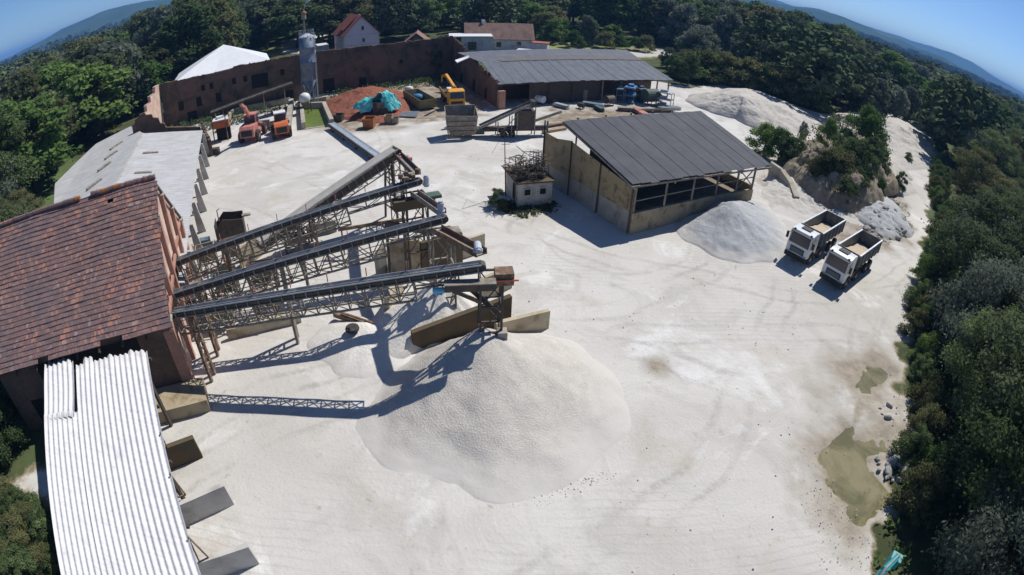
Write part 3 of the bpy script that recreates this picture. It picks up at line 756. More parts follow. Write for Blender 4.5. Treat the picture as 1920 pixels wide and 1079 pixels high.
# ---------------------------------------------------------------- trees
def quads(cen, nrm, size, rg, aspect=1.6):
    "leaf-like faces: centres, facing, sizes -> verts, faces"
    n = len(cen)
    t = rg.normal(size=(n, 3)); t -= nrm*(t*nrm).sum(1)[:, None]; t /= np.linalg.norm(t, axis=1)[:, None]+1e-9
    b = np.cross(nrm, t)
    s = size[:, None]
    v = np.stack([cen-t*s*aspect/2, cen-b*s/2+t*s*.1, cen+t*s*aspect/2, cen+b*s/2+t*s*.1], 1).reshape(-1, 3)
    return v, np.arange(4*n).reshape(n, 4)
def crown_arrays(kind, n_leaf, leaf, seed):
    "unit tree 10 m tall: foliage clumps round limb ends"
    rg = np.random.default_rng(seed)
    if kind == 'poplar': K, rx, z0, z1, cr = 34, 1.5, 1.2, 9.6, .75
    elif kind == 'willow': K, rx, z0, z1, cr = 30, 3.9, 2.0, 9.0, 1.35
    elif kind == 'bush': K, rx, z0, z1, cr = 22, 5.2, .6, 8.2, 1.9
    elif kind == 'fir': K, rx, z0, z1, cr = 36, 1.6, .6, 9.6, .6
    else: K, rx, z0, z1, cr = 34, 3.7, 2.6, 9.1, 1.25
    C = []
    for i in range(K):
        t = (i+.5)/K
        z = z0+(z1-z0)*t
        if kind == 'fir': R = rx*(1.05-t)
        elif kind == 'poplar': R = rx*math.sin(PI*min(.95, t*.9+.08))**.6
        elif kind == 'bush': R = rx*math.sqrt(max(.05, 1-t*t))
        else: R = rx*math.sqrt(max(.04, 1-((t-.36)/.66)**2))
        a = i*2.39996+rg.uniform(-.5, .5)
        rr = R*math.sqrt(rg.uniform(.12, 1.0))
        C.append((math.cos(a)*rr, math.sin(a)*rr, z+rg.uniform(-.5, .5), cr*rg.uniform(.65, 1.3)*(1-.25*t)))
    C = np.array(C)
    w = C[:, 3]**2; w /= w.sum()
    k = rg.choice(K, n_leaf, p=w)
    d = rg.normal(size=(n_leaf, 3)); d /= np.linalg.norm(d, axis=1)[:, None]
    d[:, 2] = np.where(d[:, 2] < -.35, -d[:, 2]*.6, d[:, 2])
    d /= np.linalg.norm(d, axis=1)[:, None]
    rad = C[k, 3]*(rg.uniform(.35, 1.0, n_leaf)**.45)*(1+.22*rg.normal(size=n_leaf))
    fl = np.array([1, 1, .78])
    cen = C[k, :3]+d*rad[:, None]*fl
    if kind == 'willow': cen[:, 2] -= np.abs(rg.normal(size=n_leaf))*.7*(np.hypot(cen[:, 0], cen[:, 1])/4)
    nr = d*.75+rg.normal(size=(n_leaf, 3))*.5+np.array([0, 0, .35]); nr /= np.linalg.norm(nr, axis=1)[:, None]
    if kind == 'willow': nr[:, 2] *= .4; nr /= np.linalg.norm(nr, axis=1)[:, None]
    sz = leaf*rg.uniform(.6, 1.35, n_leaf)
    v, f = quads(cen, nr, sz, rg, 2.4 if kind in ('willow',) else 1.5)
    v[:, 2] = np.maximum(v[:, 2], .12)
    return v, f, C
def tree_meshes(kind, n_leaf, leaf, seed, mat):
    v, f, C = crown_arrays(kind, n_leaf, leaf, seed)
    me = bpy.data.meshes.new('crown'); np_mesh(me, v, f); me.materials.append(L_[mat])
    b = MB()
    r = random.Random(seed)
    top = 7.8 if kind not in ('bush',) else 3.5
    th = .20 if kind != 'bush' else .12
    pts = [V(0, 0, -.3)]; x = y = 0
    for i in range(1, 6):
        x += r.uniform(-.16, .16); y += r.uniform(-.16, .16); pts.append(V(x, y, top*i/5))
    b.tube(pts, [th*1.25, th, th*.82, th*.62, th*.42, th*.15], 8)
    for c in C[::2]:
        zz = max(.4, min(top*.9, c[2]*.62)); i = min(4, int(zz/top*5)); q = pts[i].lerp(pts[i+1], zz/top*5-i)
        e = V(*c[:3]); m = q.lerp(e, .5)+V(0, 0, .3)
        b.tube([q, m, e], [th*.4, th*.25, th*.08], 5)
    tm = bpy.data.meshes.new('trunk'); tm.from_pydata(b.v, [], b.f); tm.update(); tm.materials.append(M_['bark'])
    return me, tm
TREES = {}
def variants(key, kind, n, leaf, mats, seed, lod):
    TREES[key, lod] = [tree_meshes(kind, n, leaf, seed+i*7, m) for i, m in enumerate(mats)]
variants('broad', 'broad', 24000, .125, ['dark', 'mid', 'dark', 'olive', 'mid'], 1, 0)
variants('willow', 'willow', 20000, .12, ['silver', 'silver'], 31, 0)
variants('bush', 'bush', 9000, .28, ['mid', 'bright', 'olive'], 51, 0)
variants('broad', 'broad', 4600, .34, ['dark', 'mid', 'mid', 'olive', 'bright'], 71, 1)
variants('willow', 'willow', 4200, .30, ['silver', 'silver'], 91, 1)
variants('poplar', 'poplar', 2400, .36, ['mid', 'olive'], 111, 1)
variants('bush', 'bush', 3000, .52, ['mid', 'bright', 'olive'], 131, 1)
variants('fir', 'fir', 2500, .30, ['dark'], 151, 1)
NAMES = {'broad': 'broadleaf_tree', 'willow': 'willow_tree', 'poplar': 'poplar_tree', 'bush': 'bush', 'fir': 'conifer_tree'}
def tree(kind, x, y, h, label, group=None, lod=0, var=None, wide=1.0, z=0, r=RND):
    ms = TREES[kind, lod] if (kind, lod) in TREES else TREES[kind, 1-lod]
    cr, tm = ms[r.randrange(len(ms)) if var is None else var % len(ms)]
    e = thing(NAMES[kind], label, 'bush' if kind == 'bush' else 'tree', (x, y, z), group)
    s = h/10
    e.scale = (s*wide, s*wide, s); e.rotation_euler = (0, 0, r.uniform(0, 6.28))
    a = bpy.data.objects.new('crown', cr); b = bpy.data.objects.new('trunk', tm)
    for o in (a, b): COL.objects.link(o); o.parent = e
    return e
PLACED = []
def wood(poly, spacing, hr, kinds, label, group, lod, seed, cap=999, wide=(1.0, 1.25), grow=0.0):
    r = random.Random(seed); Q = xy(poly); n = 0
    for _ in range(9000):
        if n >= cap: break
        x, y = r.uniform(Q[:, 0].min(), Q[:, 0].max()), r.uniform(Q[:, 1].min(), Q[:, 1].max())
        if not inside(np.array([[x, y]]), poly)[0]: continue
        sp = spacing+grow*math.hypot(x, y)
        if any((x-a)**2+(y-b)**2 < ((sp+c)/2)**2 for a, b, c in PLACED): continue
        PLACED.append((x, y, sp)); n += 1
        k = r.choices([q[0] for q in kinds], [q[1] for q in kinds])[0]
        kk = label.replace('KIND', {'broad': 'dark broadleaf tree', 'willow': 'silvery willow', 'poplar': 'narrow poplar', 'bush': 'low bush', 'fir': 'conifer'}[k])
        h = r.uniform(*hr)*(1 if k not in ('bush',) else .45)
        tree(k, x, y, h, kk, group+({'broad': ', broadleaf', 'willow': ', willows', 'poplar': ', poplars', 'bush': ', bushes', 'fir': ', conifers'}[k]), lod if math.hypot(x, y) > 95 or lod == 0 else 0, None, r.uniform(*wide), 0, r)
    return n
# the wood along the right edge of the yard
EDGE = [(22.5, 8.5), (28.5, 16.5), (34.5, 25.8), (44.5, 37), (53.5, 47), (65, 58.5), (83, 80), (103, 101), (120, 121)]
r_ = random.Random(77)
for i in range(len(EDGE)-1):
    a, b = V(*EDGE[i]), V(*EDGE[i+1]); L = (b-a).length; n = max(1, int(L/1.35))
    for j in range(n):
        p = a.lerp(b, (j+r_.uniform(.2, .8))/n)+V(r_.uniform(-2.0, .9), r_.uniform(-1.0, 1.2), 0)
        if p.y < 11: continue
        tree('bush', p.x, p.y, r_.uniform(2.6, 4.4), 'leafy bush on the gravel yard rim at the foot of the wood by the puddles', 'bushes along the right yard rim', 0, r_.choice((0, 0, 1, 2)), r_.uniform(.7, 1.05), -.3, r_)
ZR1 = [(25, 6), (31, 14), (38, 25), (48, 35), (58, 45), (70, 57), (88, 78), (108, 99), (125, 118), (150, 112), (110, 70), (85, 42), (62, 20), (46, 4), (36, -4), (26, -2)]
n1_ = wood(ZR1, 4.4, (9, 15), [('broad', 8), ('willow', 2.2)], 'KIND in the dense wood beside the puddles and the gravel road', 'trees of the right wood', 0, 5, 150, (1.0, 1.3), .022)
ZR2 = [(125, 118), (150, 112), (230, 150), (300, 240), (200, 260), (120, 205), (118, 150)]
wood(ZR2, 7.5, (15, 21), [('broad', 8), ('willow', 2)], 'KIND far back in the wood beyond the bend of the gravel road', 'trees of the far right wood', 1, 6, 55, (1.2, 1.5))
ZB = [(28, 214), (55, 212), (68, 194), (95, 203), (120, 203), (150, 215), (190, 285), (20, 292)]
wood(ZB, 7.2, (19, 26), [('broad', 8), ('willow', 2.4), ('poplar', 1.2)], 'KIND in the dark wood behind the sand heaps', 'trees of the wood behind the sand heaps', 1, 7, 75, (1.0, 1.3))
ZG = [(46, 150), (58, 162), (75, 170), (95, 160), (116, 156), (124, 196), (95, 200), (68, 190), (52, 180)]
wood(ZG, 3.9, (9, 14), [('bush', 8), ('willow', 1.6)], 'KIND in the green belt between the sand heaps and the dark wood', 'growth behind the sand heaps', 1, 17, 85, (1.0, 1.4))
ZM = [(-110, 196), (-75, 178), (-40, 192), (-8, 205), (-2, 240), (22, 238), (28, 292), (-60, 292), (-150, 255)]
wood(ZM, 8.4, (15, 22), [('broad', 8), ('poplar', 1.5), ('willow', 2.5), ('fir', .6)], 'KIND in the wood behind the houses', 'trees of the wood behind the houses', 1, 8, 85, (1.1, 1.4))
ZK = [(-105, 135), (-78, 122), (-88, 150), (-116, 180), (-140, 235), (-195, 230)]
wood(ZK, 8.0, (20, 27), [('broad', 8), ('willow', 1.5)], 'tall KIND rising behind the white hipped roof', 'trees behind the hipped roof', 1, 18, 32, (.9, 1.1))
for i, (px, py, h, kd) in enumerate([(965, 52, 15, 'bush'), (985, 60, 14, 'bush'), (1005, 66, 13, 'bush'), (1022, 72, 11, 'bush'), (1040, 78, 9, 'bush'), (950, 45, 15, 'bush'), (1030, 58, 12, 'bush'), (1060, 74, 8, 'bush'), (1075, 86, 6, 'bush'), (1135, 88, 6, 'bush'), (1160, 90, 5, 'bush'), (1190, 92, 5, 'bush'), (1210, 94, 6, 'bush'), (1145, 82, 8, 'bush')]):
    p = at(px, py); tree(kd, p.x, p.y, h, 'bright green shrub on the meadow behind the farmhouse and the far shed', 'shrubs on the meadow', 1, 1 if i % 3 else 2, 1.1)
ZL = [(-60, 27), (-69, 40), (-78, 58), (-84, 80), (-86, 100), (-82, 122), (-92, 150), (-112, 182), (-200, 170), (-160, 90), (-105, 40), (-75, 18)]
wood(ZL, 6.6, (13, 21), [('broad', 7), ('willow', 2.4), ('poplar', .3)], 'KIND in the wood behind the pale-roofed shed', 'trees of the left wood', 1, 9, 85, (1.1, 1.4), .012)
# the ones that stand by themselves
def solo(kind, px, py, h, label, lod=0, var=None, wide=1.0, z=0):
    p = at(px, py, z); return tree(kind, p.x, p.y, h, label, None, lod, var, wide, z)
solo('bush', 1615, 288, 9.0, 'big round green bush crowning the top of the earth bank', 0, 1, .84, 4.4)
solo('bush', 1548, 278, 5.6, 'pointed bright green bush beside the round bush on the earth bank', 0, 1, .6, 4.2)
solo('bush', 1590, 355, 7.0, 'dark bush hanging down the shaded face of the earth bank', 0, 0, .85, 1.0)
solo('bush', 1562, 368, 6.0, 'dark bush low on the shaded face of the earth bank', 0, 0, .8, .6)
solo('bush', 1618, 352, 6.0, 'dark bush beside the rubble on the earth bank', 0, 0, .7, .8)
solo('bush', 1542, 345, 5.4, 'dark bush at the shed-side foot of the earth bank', 0, 2, .9, 1.8)
solo('bush', 1625, 315, 6.0, 'dark bush on the road-side shoulder of the earth bank', 0, 0, .7, 3.6)
solo('bush', 1683, 360, 4.2, 'single green bush standing in the gravel road between bank and wood', 0, 0, .62)
solo('bush', 1700, 308, 3.0, 'small bush beside the bend of the gravel road', 0, 2, .7)
solo('bush', 1645, 372, 3.6, 'leafy bush above the rubble corner', 0, 1, .55, 1.0)
solo('willow', 1500, 272, 5.0, 'thin silvery sapling in front of the sand heap', 0, 0, .45)
solo('bush', 1430, 292, 6.0, 'bright green thicket just behind the open shed', 0, 1, 1.0)
solo('bush', 1458, 302, 6.0, 'green bush touching the back corner of the open shed', 0, 1, 1.0)
solo('bush', 1482, 312, 5.4, 'dark green bush at the foot of the bank behind the shed', 0, 0, 1.0)
solo('willow', 1252, 128, 6.5, 'round silvery willow at the open end of the far shed', 1, 0, .95)
solo('broad', 1290, 160, 8.5, 'solid green tree standing beside the far shed and the sand heap', 1, 1, .85)
solo('bush', 1265, 140, 6, 'yellow-green bush between willow and far shed', 1, 1, .9)
for i in range(17):
    t_ = i/16; p = at(1285+235*t_, 150+52*t_**1.7-7*math.sin(PI*t_)*0); tree('bush', p.x, p.y, 7+2.5*((i*7) % 3)/2, 'leafy green shrub hugging the back edge of the broad sand heap', 'shrubs hugging the sand heap', 1, i % 3, 1.1)
for i in range(9):
    p = at(1535+i*20, 178+i*6.5+(i % 2)*4); tree('willow' if i % 3 else 'broad', p.x, p.y, 10.5+(i % 3), 'grey-green tree in the row edging the far side of the gravel yard', 'willow row beyond the sand heaps', 1, None, 1.05)
solo('willow', 1100, 82, 11, 'rounded grey-green tree in the meadow behind the far shed', 1, 0, .8)
solo('broad', 1110, 84, 9, 'bright tree close beside the rounded one in the meadow', 1, 1, .7)
solo('broad', 815, 148, 9.0, 'lone dusty tree growing in front of the ruined wall by the yellow lorry', 1, 3, .45)
solo('fir', 637, 98, 8.5, 'dark slim conifer close to the pink house wall', 1, 0, .7)
solo('fir', 652, 98, 7.5, 'shorter dark conifer at the gable of the pink house', 1, 0, .7)
solo('broad', 195, 262, 11, 'wide olive-green tree overhanging the far edge of the pale roof', 1, 3, 1.25)
solo('willow', 60, 262, 12, 'tall silvery willow at the outer rim of the wood behind the pale roof', 0, 0, 1.1)
solo('willow', 30, 335, 11, 'silvery willow rising above the mill roof ridge', 0, 1, 1.1)
solo('broad', 58, 452, 7.5, 'olive tree leaning over the pale roof behind the mill ridge', 0, 3, 1.15)
solo('broad', -5, 470, 9, 'dark tree close against the mill roof', 0, 0, 1.1)
solo('bush', 932, 388, 2.4, 'dark shrub at the pole-side corner of the small block house', 0, 0, .75)
solo('bush', 944, 396, 1.3, 'dry weeds at the foot of the small block house', 0, 2, .8)
solo('bush', 852, 240, 3.0, 'green shrub against the screening plant hopper', 1, 1, .6)
solo('bush', 688, 95, 3.2, 'yellow shrub beside the pink house', 1, 1, .6)
solo('bush', 905, 95, 4.4, 'yellow-green shrub in front of the farmhouse porch', 1, 1, .6)
for i, (px, py, h, z, v) in enumerate([(1578, 388, 4.6, .2, 0), (1605, 382, 5.0, .4, 0), (1560, 345, 6.2, 2.0, 2), (1600, 330, 6.5, 3.0, 0), (1575, 320, 6.0, 3.6, 0), (1640, 340, 5.0, 1.0, 0), (1640, 300, 5.0, 3.0, 0)]):
    p = at(px, py, z); tree('bush', p.x, p.y, h, 'dark bush in the tangle over the shaded face of the earth bank', 'bushes over the earth bank', 0, v, .95, z)
# right of nothing but ground: shrubs over the slope at the lower left
HP = pxpoly([(-60, 930), (40, 935), (80, 960), (108, 1000), (118, 1100), (-60, 1100)])
rg_ = random.Random(4)
k_ = 0
while k_ < 60:
    q = xy(HP); x, y = rg_.uniform(q[:, 0].min(), q[:, 0].max()), rg_.uniform(q[:, 1].min(), q[:, 1].max())
    if inside(np.array([[x, y]]), HP)[0]:
        tree('bush', x, y, rg_.uniform(1.6, 2.8), 'low dark bush of the hedge beside the white corrugated roof', 'hedge beside the corrugated roof', 0, 0 if rg_.random() < .7 else 2, 1.0, -.2, rg_); k_ += 1
for px, py, h in [(20, 850, 5), (-10, 800, 6), (10, 760, 6), (-20, 900, 4)]:
    p = at(px, py); tree('bush', p.x, p.y, h, 'dark bush against the shaded front of the brick mill', 'bushes left of the mill', 0, 0, .8)
# --- wood that runs on to the horizon: one mass
def far_wood(name, n, r0, r1, az0, az1, seed, nl, leaf, hr, hole=None):
    rg = np.random.default_rng(seed)
    base = [crown_arrays('broad', nl, leaf, seed+i) for i in range(3)]
    az = np.radians(rg.uniform(az0, az1, n*3)); rr = np.sqrt(rg.uniform(r0**2, r1**2, n*3))
    p = np.stack([np.sin(az)*rr, np.cos(az)*rr], 1)
    ok = vnoise(p, .0035, seed+3) > (-.28 if r0 > 350 else -.7)
    for z in (ZR1, ZR2, ZB, ZM, ZL, ZG, ZK, YARD): ok &= ~inside(p, z)
    for z in (MEADOW, LAWN, PALE, PALE2): ok &= ~inside(p, z)
    if hole is not None: ok &= ~inside(p, hole)
    p = p[ok][:n]
    vs, fs, o = [], [], 0
    for i, q in enumerate(p):
        v, f, _ = base[i % 3]
        h = rg.uniform(*hr)/10; a = rg.uniform(0, 6.28); w_ = h*rg.uniform(1.0, 1.5)
        x = (v[:, 0]*math.cos(a)-v[:, 1]*math.sin(a))*w_+q[0]; y = (v[:, 0]*math.sin(a)+v[:, 1]*math.cos(a))*w_+q[1]
        vs.append(np.stack([x, y, v[:, 2]*h], 1)); fs.append(f+o); o += len(v)
    me = bpy.data.meshes.new(name); np_mesh(me, np.concatenate(vs), np.concatenate(fs))
    k = N(name+'_leaves'); k.t.nodes.remove(k.b); w = k.coord('world')
    c = k.mix(k.ramp(k.noise(w, .05, 5, .7), .35, .65), (0.055, 0.080, 0.042), (0.125, 0.155, 0.080))
    c = k.mix(k.ramp(k.noise(w, .09, 2), .62, .7), c, (0.15, 0.17, 0.12))
    d = k.n('ShaderNodeBsdfDiffuse'); k.l(c, d.inputs[0]); k.l(d.outputs[0], k.t.nodes['Material Output'].inputs[0])
    me.materials.append(k.m)
    ob = bpy.data.objects.new(name, me); COL.objects.link(ob)
    return ob
HOUSES = [(-95, 90), (-95, 180), (-2, 182), (0, 240), (30, 236), (52, 210), (66, 190), (62, 120), (60, 90)]
tag(far_wood('forest', 620, 110, 430, -72, 66, 3, 1000, .52, (14, 22), HOUSES), 'dark mixed wood filling the land behind the yard and its nearer trees', 'wood', kind='stuff')
tag(far_wood('far_forest', 1500, 420, 1500, -68, 66, 13, 190, 1.3, (12, 18)), 'distant woodland reaching to the blue hills', 'wood', kind='stuff')
tag(far_wood('distant_forest', 1500, 1500, 2700, -68, 66, 23, 60, 3.6, (14, 22)), 'farthest strip of woodland below the blue hills', 'wood', kind='stuff')
# weeds in the ruin
def weeds(name, poly, n, h, label, mat, seed, z=0):
    rg = np.random.default_rng(seed); Q = xy(poly)
    p = rg.uniform(Q.min(0), Q.max(0), (n*3, 2)); p = p[inside(p, poly)][:n]
    k = rg.integers(0, max(2, len(p)//14), len(p)); c = p[:max(2, len(p)//14)][k % len(p)]
    q = c+rg.normal(size=(len(p), 2))*.35
    cen = np.stack([q[:, 0], q[:, 1], z+h*rg.random(len(q))**1.5], 1)
    nr = rg.normal(size=(len(q), 3)); nr /= np.linalg.norm(nr, axis=1)[:, None]
    v, f = quads(cen, nr, .16+.14*rg.random(len(q)), rg, 2)
    v[:, 2] = np.maximum(v[:, 2], z-.02)
    me = bpy.data.meshes.new(name); np_mesh(me, v, f); me.materials.append(L_[mat])
    o = bpy.data.objects.new(name, me); COL.objects.link(o); return tag(o, label, 'weeds', kind='stuff')
weeds('weeds', pxpoly([(300, 245), (440, 216), (560, 196), (700, 160), (850, 145), (850, 160), (720, 172), (610, 198), (450, 232), (330, 258)]), 9000, 1.2, 'weeds along the foot of the long ruined wall', 'mid', 5)
weeds('dry_weeds', pxpoly([(945, 380), (1035, 378), (1042, 395), (1000, 405), (950, 408)]), 900, .3, 'dry brownish weeds round the small block house', 'olive', 6)
weeds('green_weeds', [(x+dx, y+dy) for (x, y), (dx, dy) in zip(EDGE, [(0, 0)]*9)]+[(x-2.2, y+1.2) for x, y in EDGE[::-1]], 9000, .7, 'green weeds creeping over the yard rim by the puddles', 'bright', 7)
weeds('bank_weeds', pxpoly([(1480, 290), (1560, 240), (1640, 245), (1665, 330), (1640, 380), (1560, 400), (1500, 350)]), 7000, 1.3, 'weeds on the earth bank', 'olive', 8, 2.5)
# ---------------------------------------------------------------- buildings
def P3(p, z): return Vector((p[0], p[1], z))
def P_(o, a, b, z=0): return Vector((o[0], o[1], 0))+GU*a+GV*b+ZZ*z
def slab(b, pts, t): return b.ext(pts, Vector((0, 0, -t)))
def sheets(e0, e1, r1, r0, n, t, seed):
    "a pitched roof laid in strips that lap and sag a little, ragged at the eave"
    r = random.Random(seed); b = MB(); nz = 6
    for i in range(n):
        s0, s1 = i/n, (i+1)/n; j = r.uniform(-.16, .16); lift = (i % 2)*.035+r.uniform(0, .02)
        for k in range(nz):
            t0, t1 = k/nz, min(1, (k+1.02)/nz)
            f = lambda s, tt: e0.lerp(e1, s).lerp(r0.lerp(r1, s), tt)+ZZ*(lift-.05*math.sin(PI*tt)*math.sin(3*s)+(nz-k)*.008)
            a0 = t0+(j/((r0-e0).length) if k == 0 else 0)
            b.ext([f(s0, a0), f(s1-.0006, a0), f(s1-.0006, t1), f(s0, t1)], Vector((0, 0, -t*.5)))
    return b
def window(parent, c, w, h, nrm, frame='wood_pale', pane='glass', t=.14):
    "a framed window standing 3 mm proud of its wall"
    c = Vector(c); nrm = Vector(nrm).normalized(); s = nrm.cross(ZZ).normalized()
    R = Matrix((s, nrm, ZZ)).transposed()
    f = MB(); fw = .11
    for dx, dz, sx, sz in ((0, h/2, w+fw, fw), (0, -h/2, w+fw, fw), (-w/2, 0, fw, h), (w/2, 0, fw, h)):
        f.box(c+s*dx+ZZ*dz+nrm*.03, (sx, t, sz-.004), M3=R)
    fo = f.build('window', M_[frame], parent)
    g = MB(); g.box(c-nrm*.0+nrm*.012, (w-.02, .03, h-.02), M3=R); g.build('pane', M_[pane], fo)
    return fo
# === brick mill
MO = (-21.25, 22.28)           # foot of its near right corner
MD, ML, ZE, ZR = 16.6, 14.0, 5.9, 12.4
mill = thing('brick_mill', 'old brick mill with huge patched clay tile roof and salmon gable where conveyors start', 'building', (MO[0], MO[1], 0))
b = MB()
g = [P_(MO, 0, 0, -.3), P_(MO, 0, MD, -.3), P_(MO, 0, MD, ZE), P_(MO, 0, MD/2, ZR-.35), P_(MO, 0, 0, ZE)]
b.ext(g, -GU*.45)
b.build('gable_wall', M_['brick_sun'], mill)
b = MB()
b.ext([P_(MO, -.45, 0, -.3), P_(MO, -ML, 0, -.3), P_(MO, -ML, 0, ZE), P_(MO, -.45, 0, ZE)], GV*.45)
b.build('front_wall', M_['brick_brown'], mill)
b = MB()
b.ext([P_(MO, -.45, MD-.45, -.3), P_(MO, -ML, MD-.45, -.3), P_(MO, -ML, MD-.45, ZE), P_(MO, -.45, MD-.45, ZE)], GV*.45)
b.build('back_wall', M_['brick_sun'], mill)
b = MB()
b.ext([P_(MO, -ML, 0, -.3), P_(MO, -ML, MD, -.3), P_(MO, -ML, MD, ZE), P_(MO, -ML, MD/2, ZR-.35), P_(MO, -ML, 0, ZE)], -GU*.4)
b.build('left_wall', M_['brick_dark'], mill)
def gable_h(v): return ZE+(ZR-.35-ZE)*(1-abs(v-MD/2)/(MD/2))
for v0, w in ((.0, .75), (3.3, .5), (6.2, .5), (9.6, .5), (12.9, .5), (MD-.75, .75)):
    b = MB(); z = min(gable_h(v0+.02), gable_h(v0+w-.02))-.25
    b.ext([P_(MO, .32, v0, -.3), P_(MO, .32, v0+w, -.3), P_(MO, .32, v0+w, z), P_(MO, .32, v0, z)], -GU*.33)
    b.build('pilaster', M_['brick_red'], mill)
    b = MB(); b.box(P_(MO, .16, v0+w/2, z+.05), (.46, w+.14, .1), rz=math.atan2(GU.y, GU.x)); b.build('pilaster_cap', M_['concrete'], mill)
b = MB(); b.ext([P_(MO, .22, .76, ZE-.45), P_(MO, .22, MD-.76, ZE-.45), P_(MO, .22, MD-.76, ZE-.2), P_(MO, .22, .76, ZE-.2)], -GU*.215)
b.build('string_course', M_['brick_red'], mill)
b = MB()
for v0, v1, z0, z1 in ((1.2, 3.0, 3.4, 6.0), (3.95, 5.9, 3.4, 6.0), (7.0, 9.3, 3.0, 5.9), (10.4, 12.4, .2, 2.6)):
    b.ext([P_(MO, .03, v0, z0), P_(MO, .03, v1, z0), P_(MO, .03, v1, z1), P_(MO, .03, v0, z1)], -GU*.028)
b.build('painted_opening', M_['painted_void'], mill)  # flat panels on the gable, interior shade put into their colour
# front: flat near-black panels painting the shade of openings, and a ledge under the eave
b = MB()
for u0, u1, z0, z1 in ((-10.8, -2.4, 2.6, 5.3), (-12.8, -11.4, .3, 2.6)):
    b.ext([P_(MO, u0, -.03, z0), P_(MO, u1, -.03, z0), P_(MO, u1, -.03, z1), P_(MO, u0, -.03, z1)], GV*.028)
b.build('painted_opening', M_['painted_void'], mill)
b = MB(); b.ext([P_(MO, .32, -.12, -.3), P_(MO, -.45, -.12, -.3), P_(MO, -.45, -.12, 5.2), P_(MO, .32, -.12, 5.2)], GV*.118)
b.build('corner_pier', M_['brick_red'], mill)
# roof in lapped courses, with slipped and missing tiles
def courses(name, e0, e1, r0, r1, holes, mat, parent, seed, ragged=(.25, .25), over=.0, skip=.012):
    r = random.Random(seed); b = MB()
    e0, e1, r0, r1 = map(Vector, (e0, e1, r0, r1))
    L = ((e1-r0).length+(e0-r0).length)/2; H = (r0-e0).length; n = int(H/.36)
    nrm = (e1-e0).cross(r0-e0).normalized()
    if nrm.z < 0: nrm = -nrm
    sag = lambda s, t: -.16*math.sin(PI*s)*math.sin(PI*t)-.05*math.sin(9*s+4*t)+.03*math.sin(23*s+11*t)
    W = (e1-e0).length
    for i in range(n):
        t0, t1 = i/n, (i+1.25)/n
        s = r.uniform(-ragged[0], .02)/W if r.random() < .7 else 0
        end = 1+(r.uniform(-ragged[1], .05))/W
        while s < end-1e-4:
            w = r.choice((.24, .48, .72, .96, 1.44))/W
            s2 = min(end, s+w)
            cs, ct = (s+s2)/2*W, t0*H
            hole = any((cs-hx)**2/hrx**2+(ct-hy)**2/hry**2 < r.uniform(.7, 1.1) for hx, hy, hrx, hry in holes)
            if not hole and r.random() > skip and not (i == 0 and r.random() < .07):
                up = r.uniform(0, .022)
                q = []
                for ss, tt, lift in ((s, t0, .055+up), (s2, t0, .055+up), (s2, t1, .0+up*.5), (s, t1, .0+up*.5)):
                    a = e0.lerp(e1, ss).lerp(r0.lerp(r1, ss), min(tt, 1.003))
                    q.append(a+nrm*(lift+sag(ss, tt)))
                b.ext(q, -nrm*.035)
            s = s2
    return b.build(name, M_[mat], parent)
OV = .55
eR, eL = P_(MO, .3, -OV, ZE-.25), P_(MO, -ML-.1, -OV, ZE-.25)
rR, rL = P_(MO, .3, MD/2, ZR), P_(MO, -ML-.1, MD/2, ZR)
fR, fL = P_(MO, .3, MD+OV, ZE-.25), P_(MO, -ML-.1, MD+OV, ZE-.25)
WR = (eR-eL).length
roof = courses('roof', eR, eL, rR, rL, [(10.7, .9, .28, .5), (4.6, .1, 1.2, .2)], 'tiles', mill, 3, (.2, .12), 0, .0015)
tag(roof, 'patched clay tile roof with a hole near the eave')
courses('roof', fL, fR, rL, rR, [(WR-.4, 3.5, .9, 2.2), (WR-.2, 7.5, .7, 1.2), (WR-.3, 1, .8, .8)], 'tiles', mill, 5, (.2, .9), 0, .05)
b = MB()
for e, rr, f in ((eR, rR, 1), (fR, rR, -1)):
    for k in range(9):
        o = -GU*(ML+.4)*(k/8)-GU*.08
        b.beam(e+o-ZZ*.46, rr+o-ZZ*.46, .14, .2)
for t in np.linspace(.03, .97, 22):
    for e, l, rr, rl in ((eR, eL, rR, rL), (fR, fL, rR, rL)):
        b.beam(e.lerp(rr, t)-ZZ*.34, l.lerp(rl, t)-ZZ*.34, .09, .05)
b.build('rafter_frame', M_['wood'], mill)
n = 30; b = MB(); r = random.Random(9); bo = MB()
for i in range(n):
    if i in (11, 12): continue
    a = rR.lerp(rL, i/n)+ZZ*(.10+r.uniform(-.03, .04)); c = rR.lerp(rL, (i+.97)/n)+ZZ*(.10+r.uniform(-.03, .04))
    (bo if i in (6, 8, 13) else b).cyl(a, c, .19, .21, 8)
build_each(b, 'ridge_tile', M_['tiles'], mill)
build_each(bo, 'ridge_tile', M_['rust_orange'], mill)
b = MB(); b.ext([P_(MO, -3.0, -2.6, -.3), P_(MO, 1.25, -2.6, -.3), P_(MO, 1.05, -.13, -.3), P_(MO, -3.0, -.13, -.3)], ZZ*1.35)
pl = b.build('concrete_plinth', M_['concrete_tan'], mill)
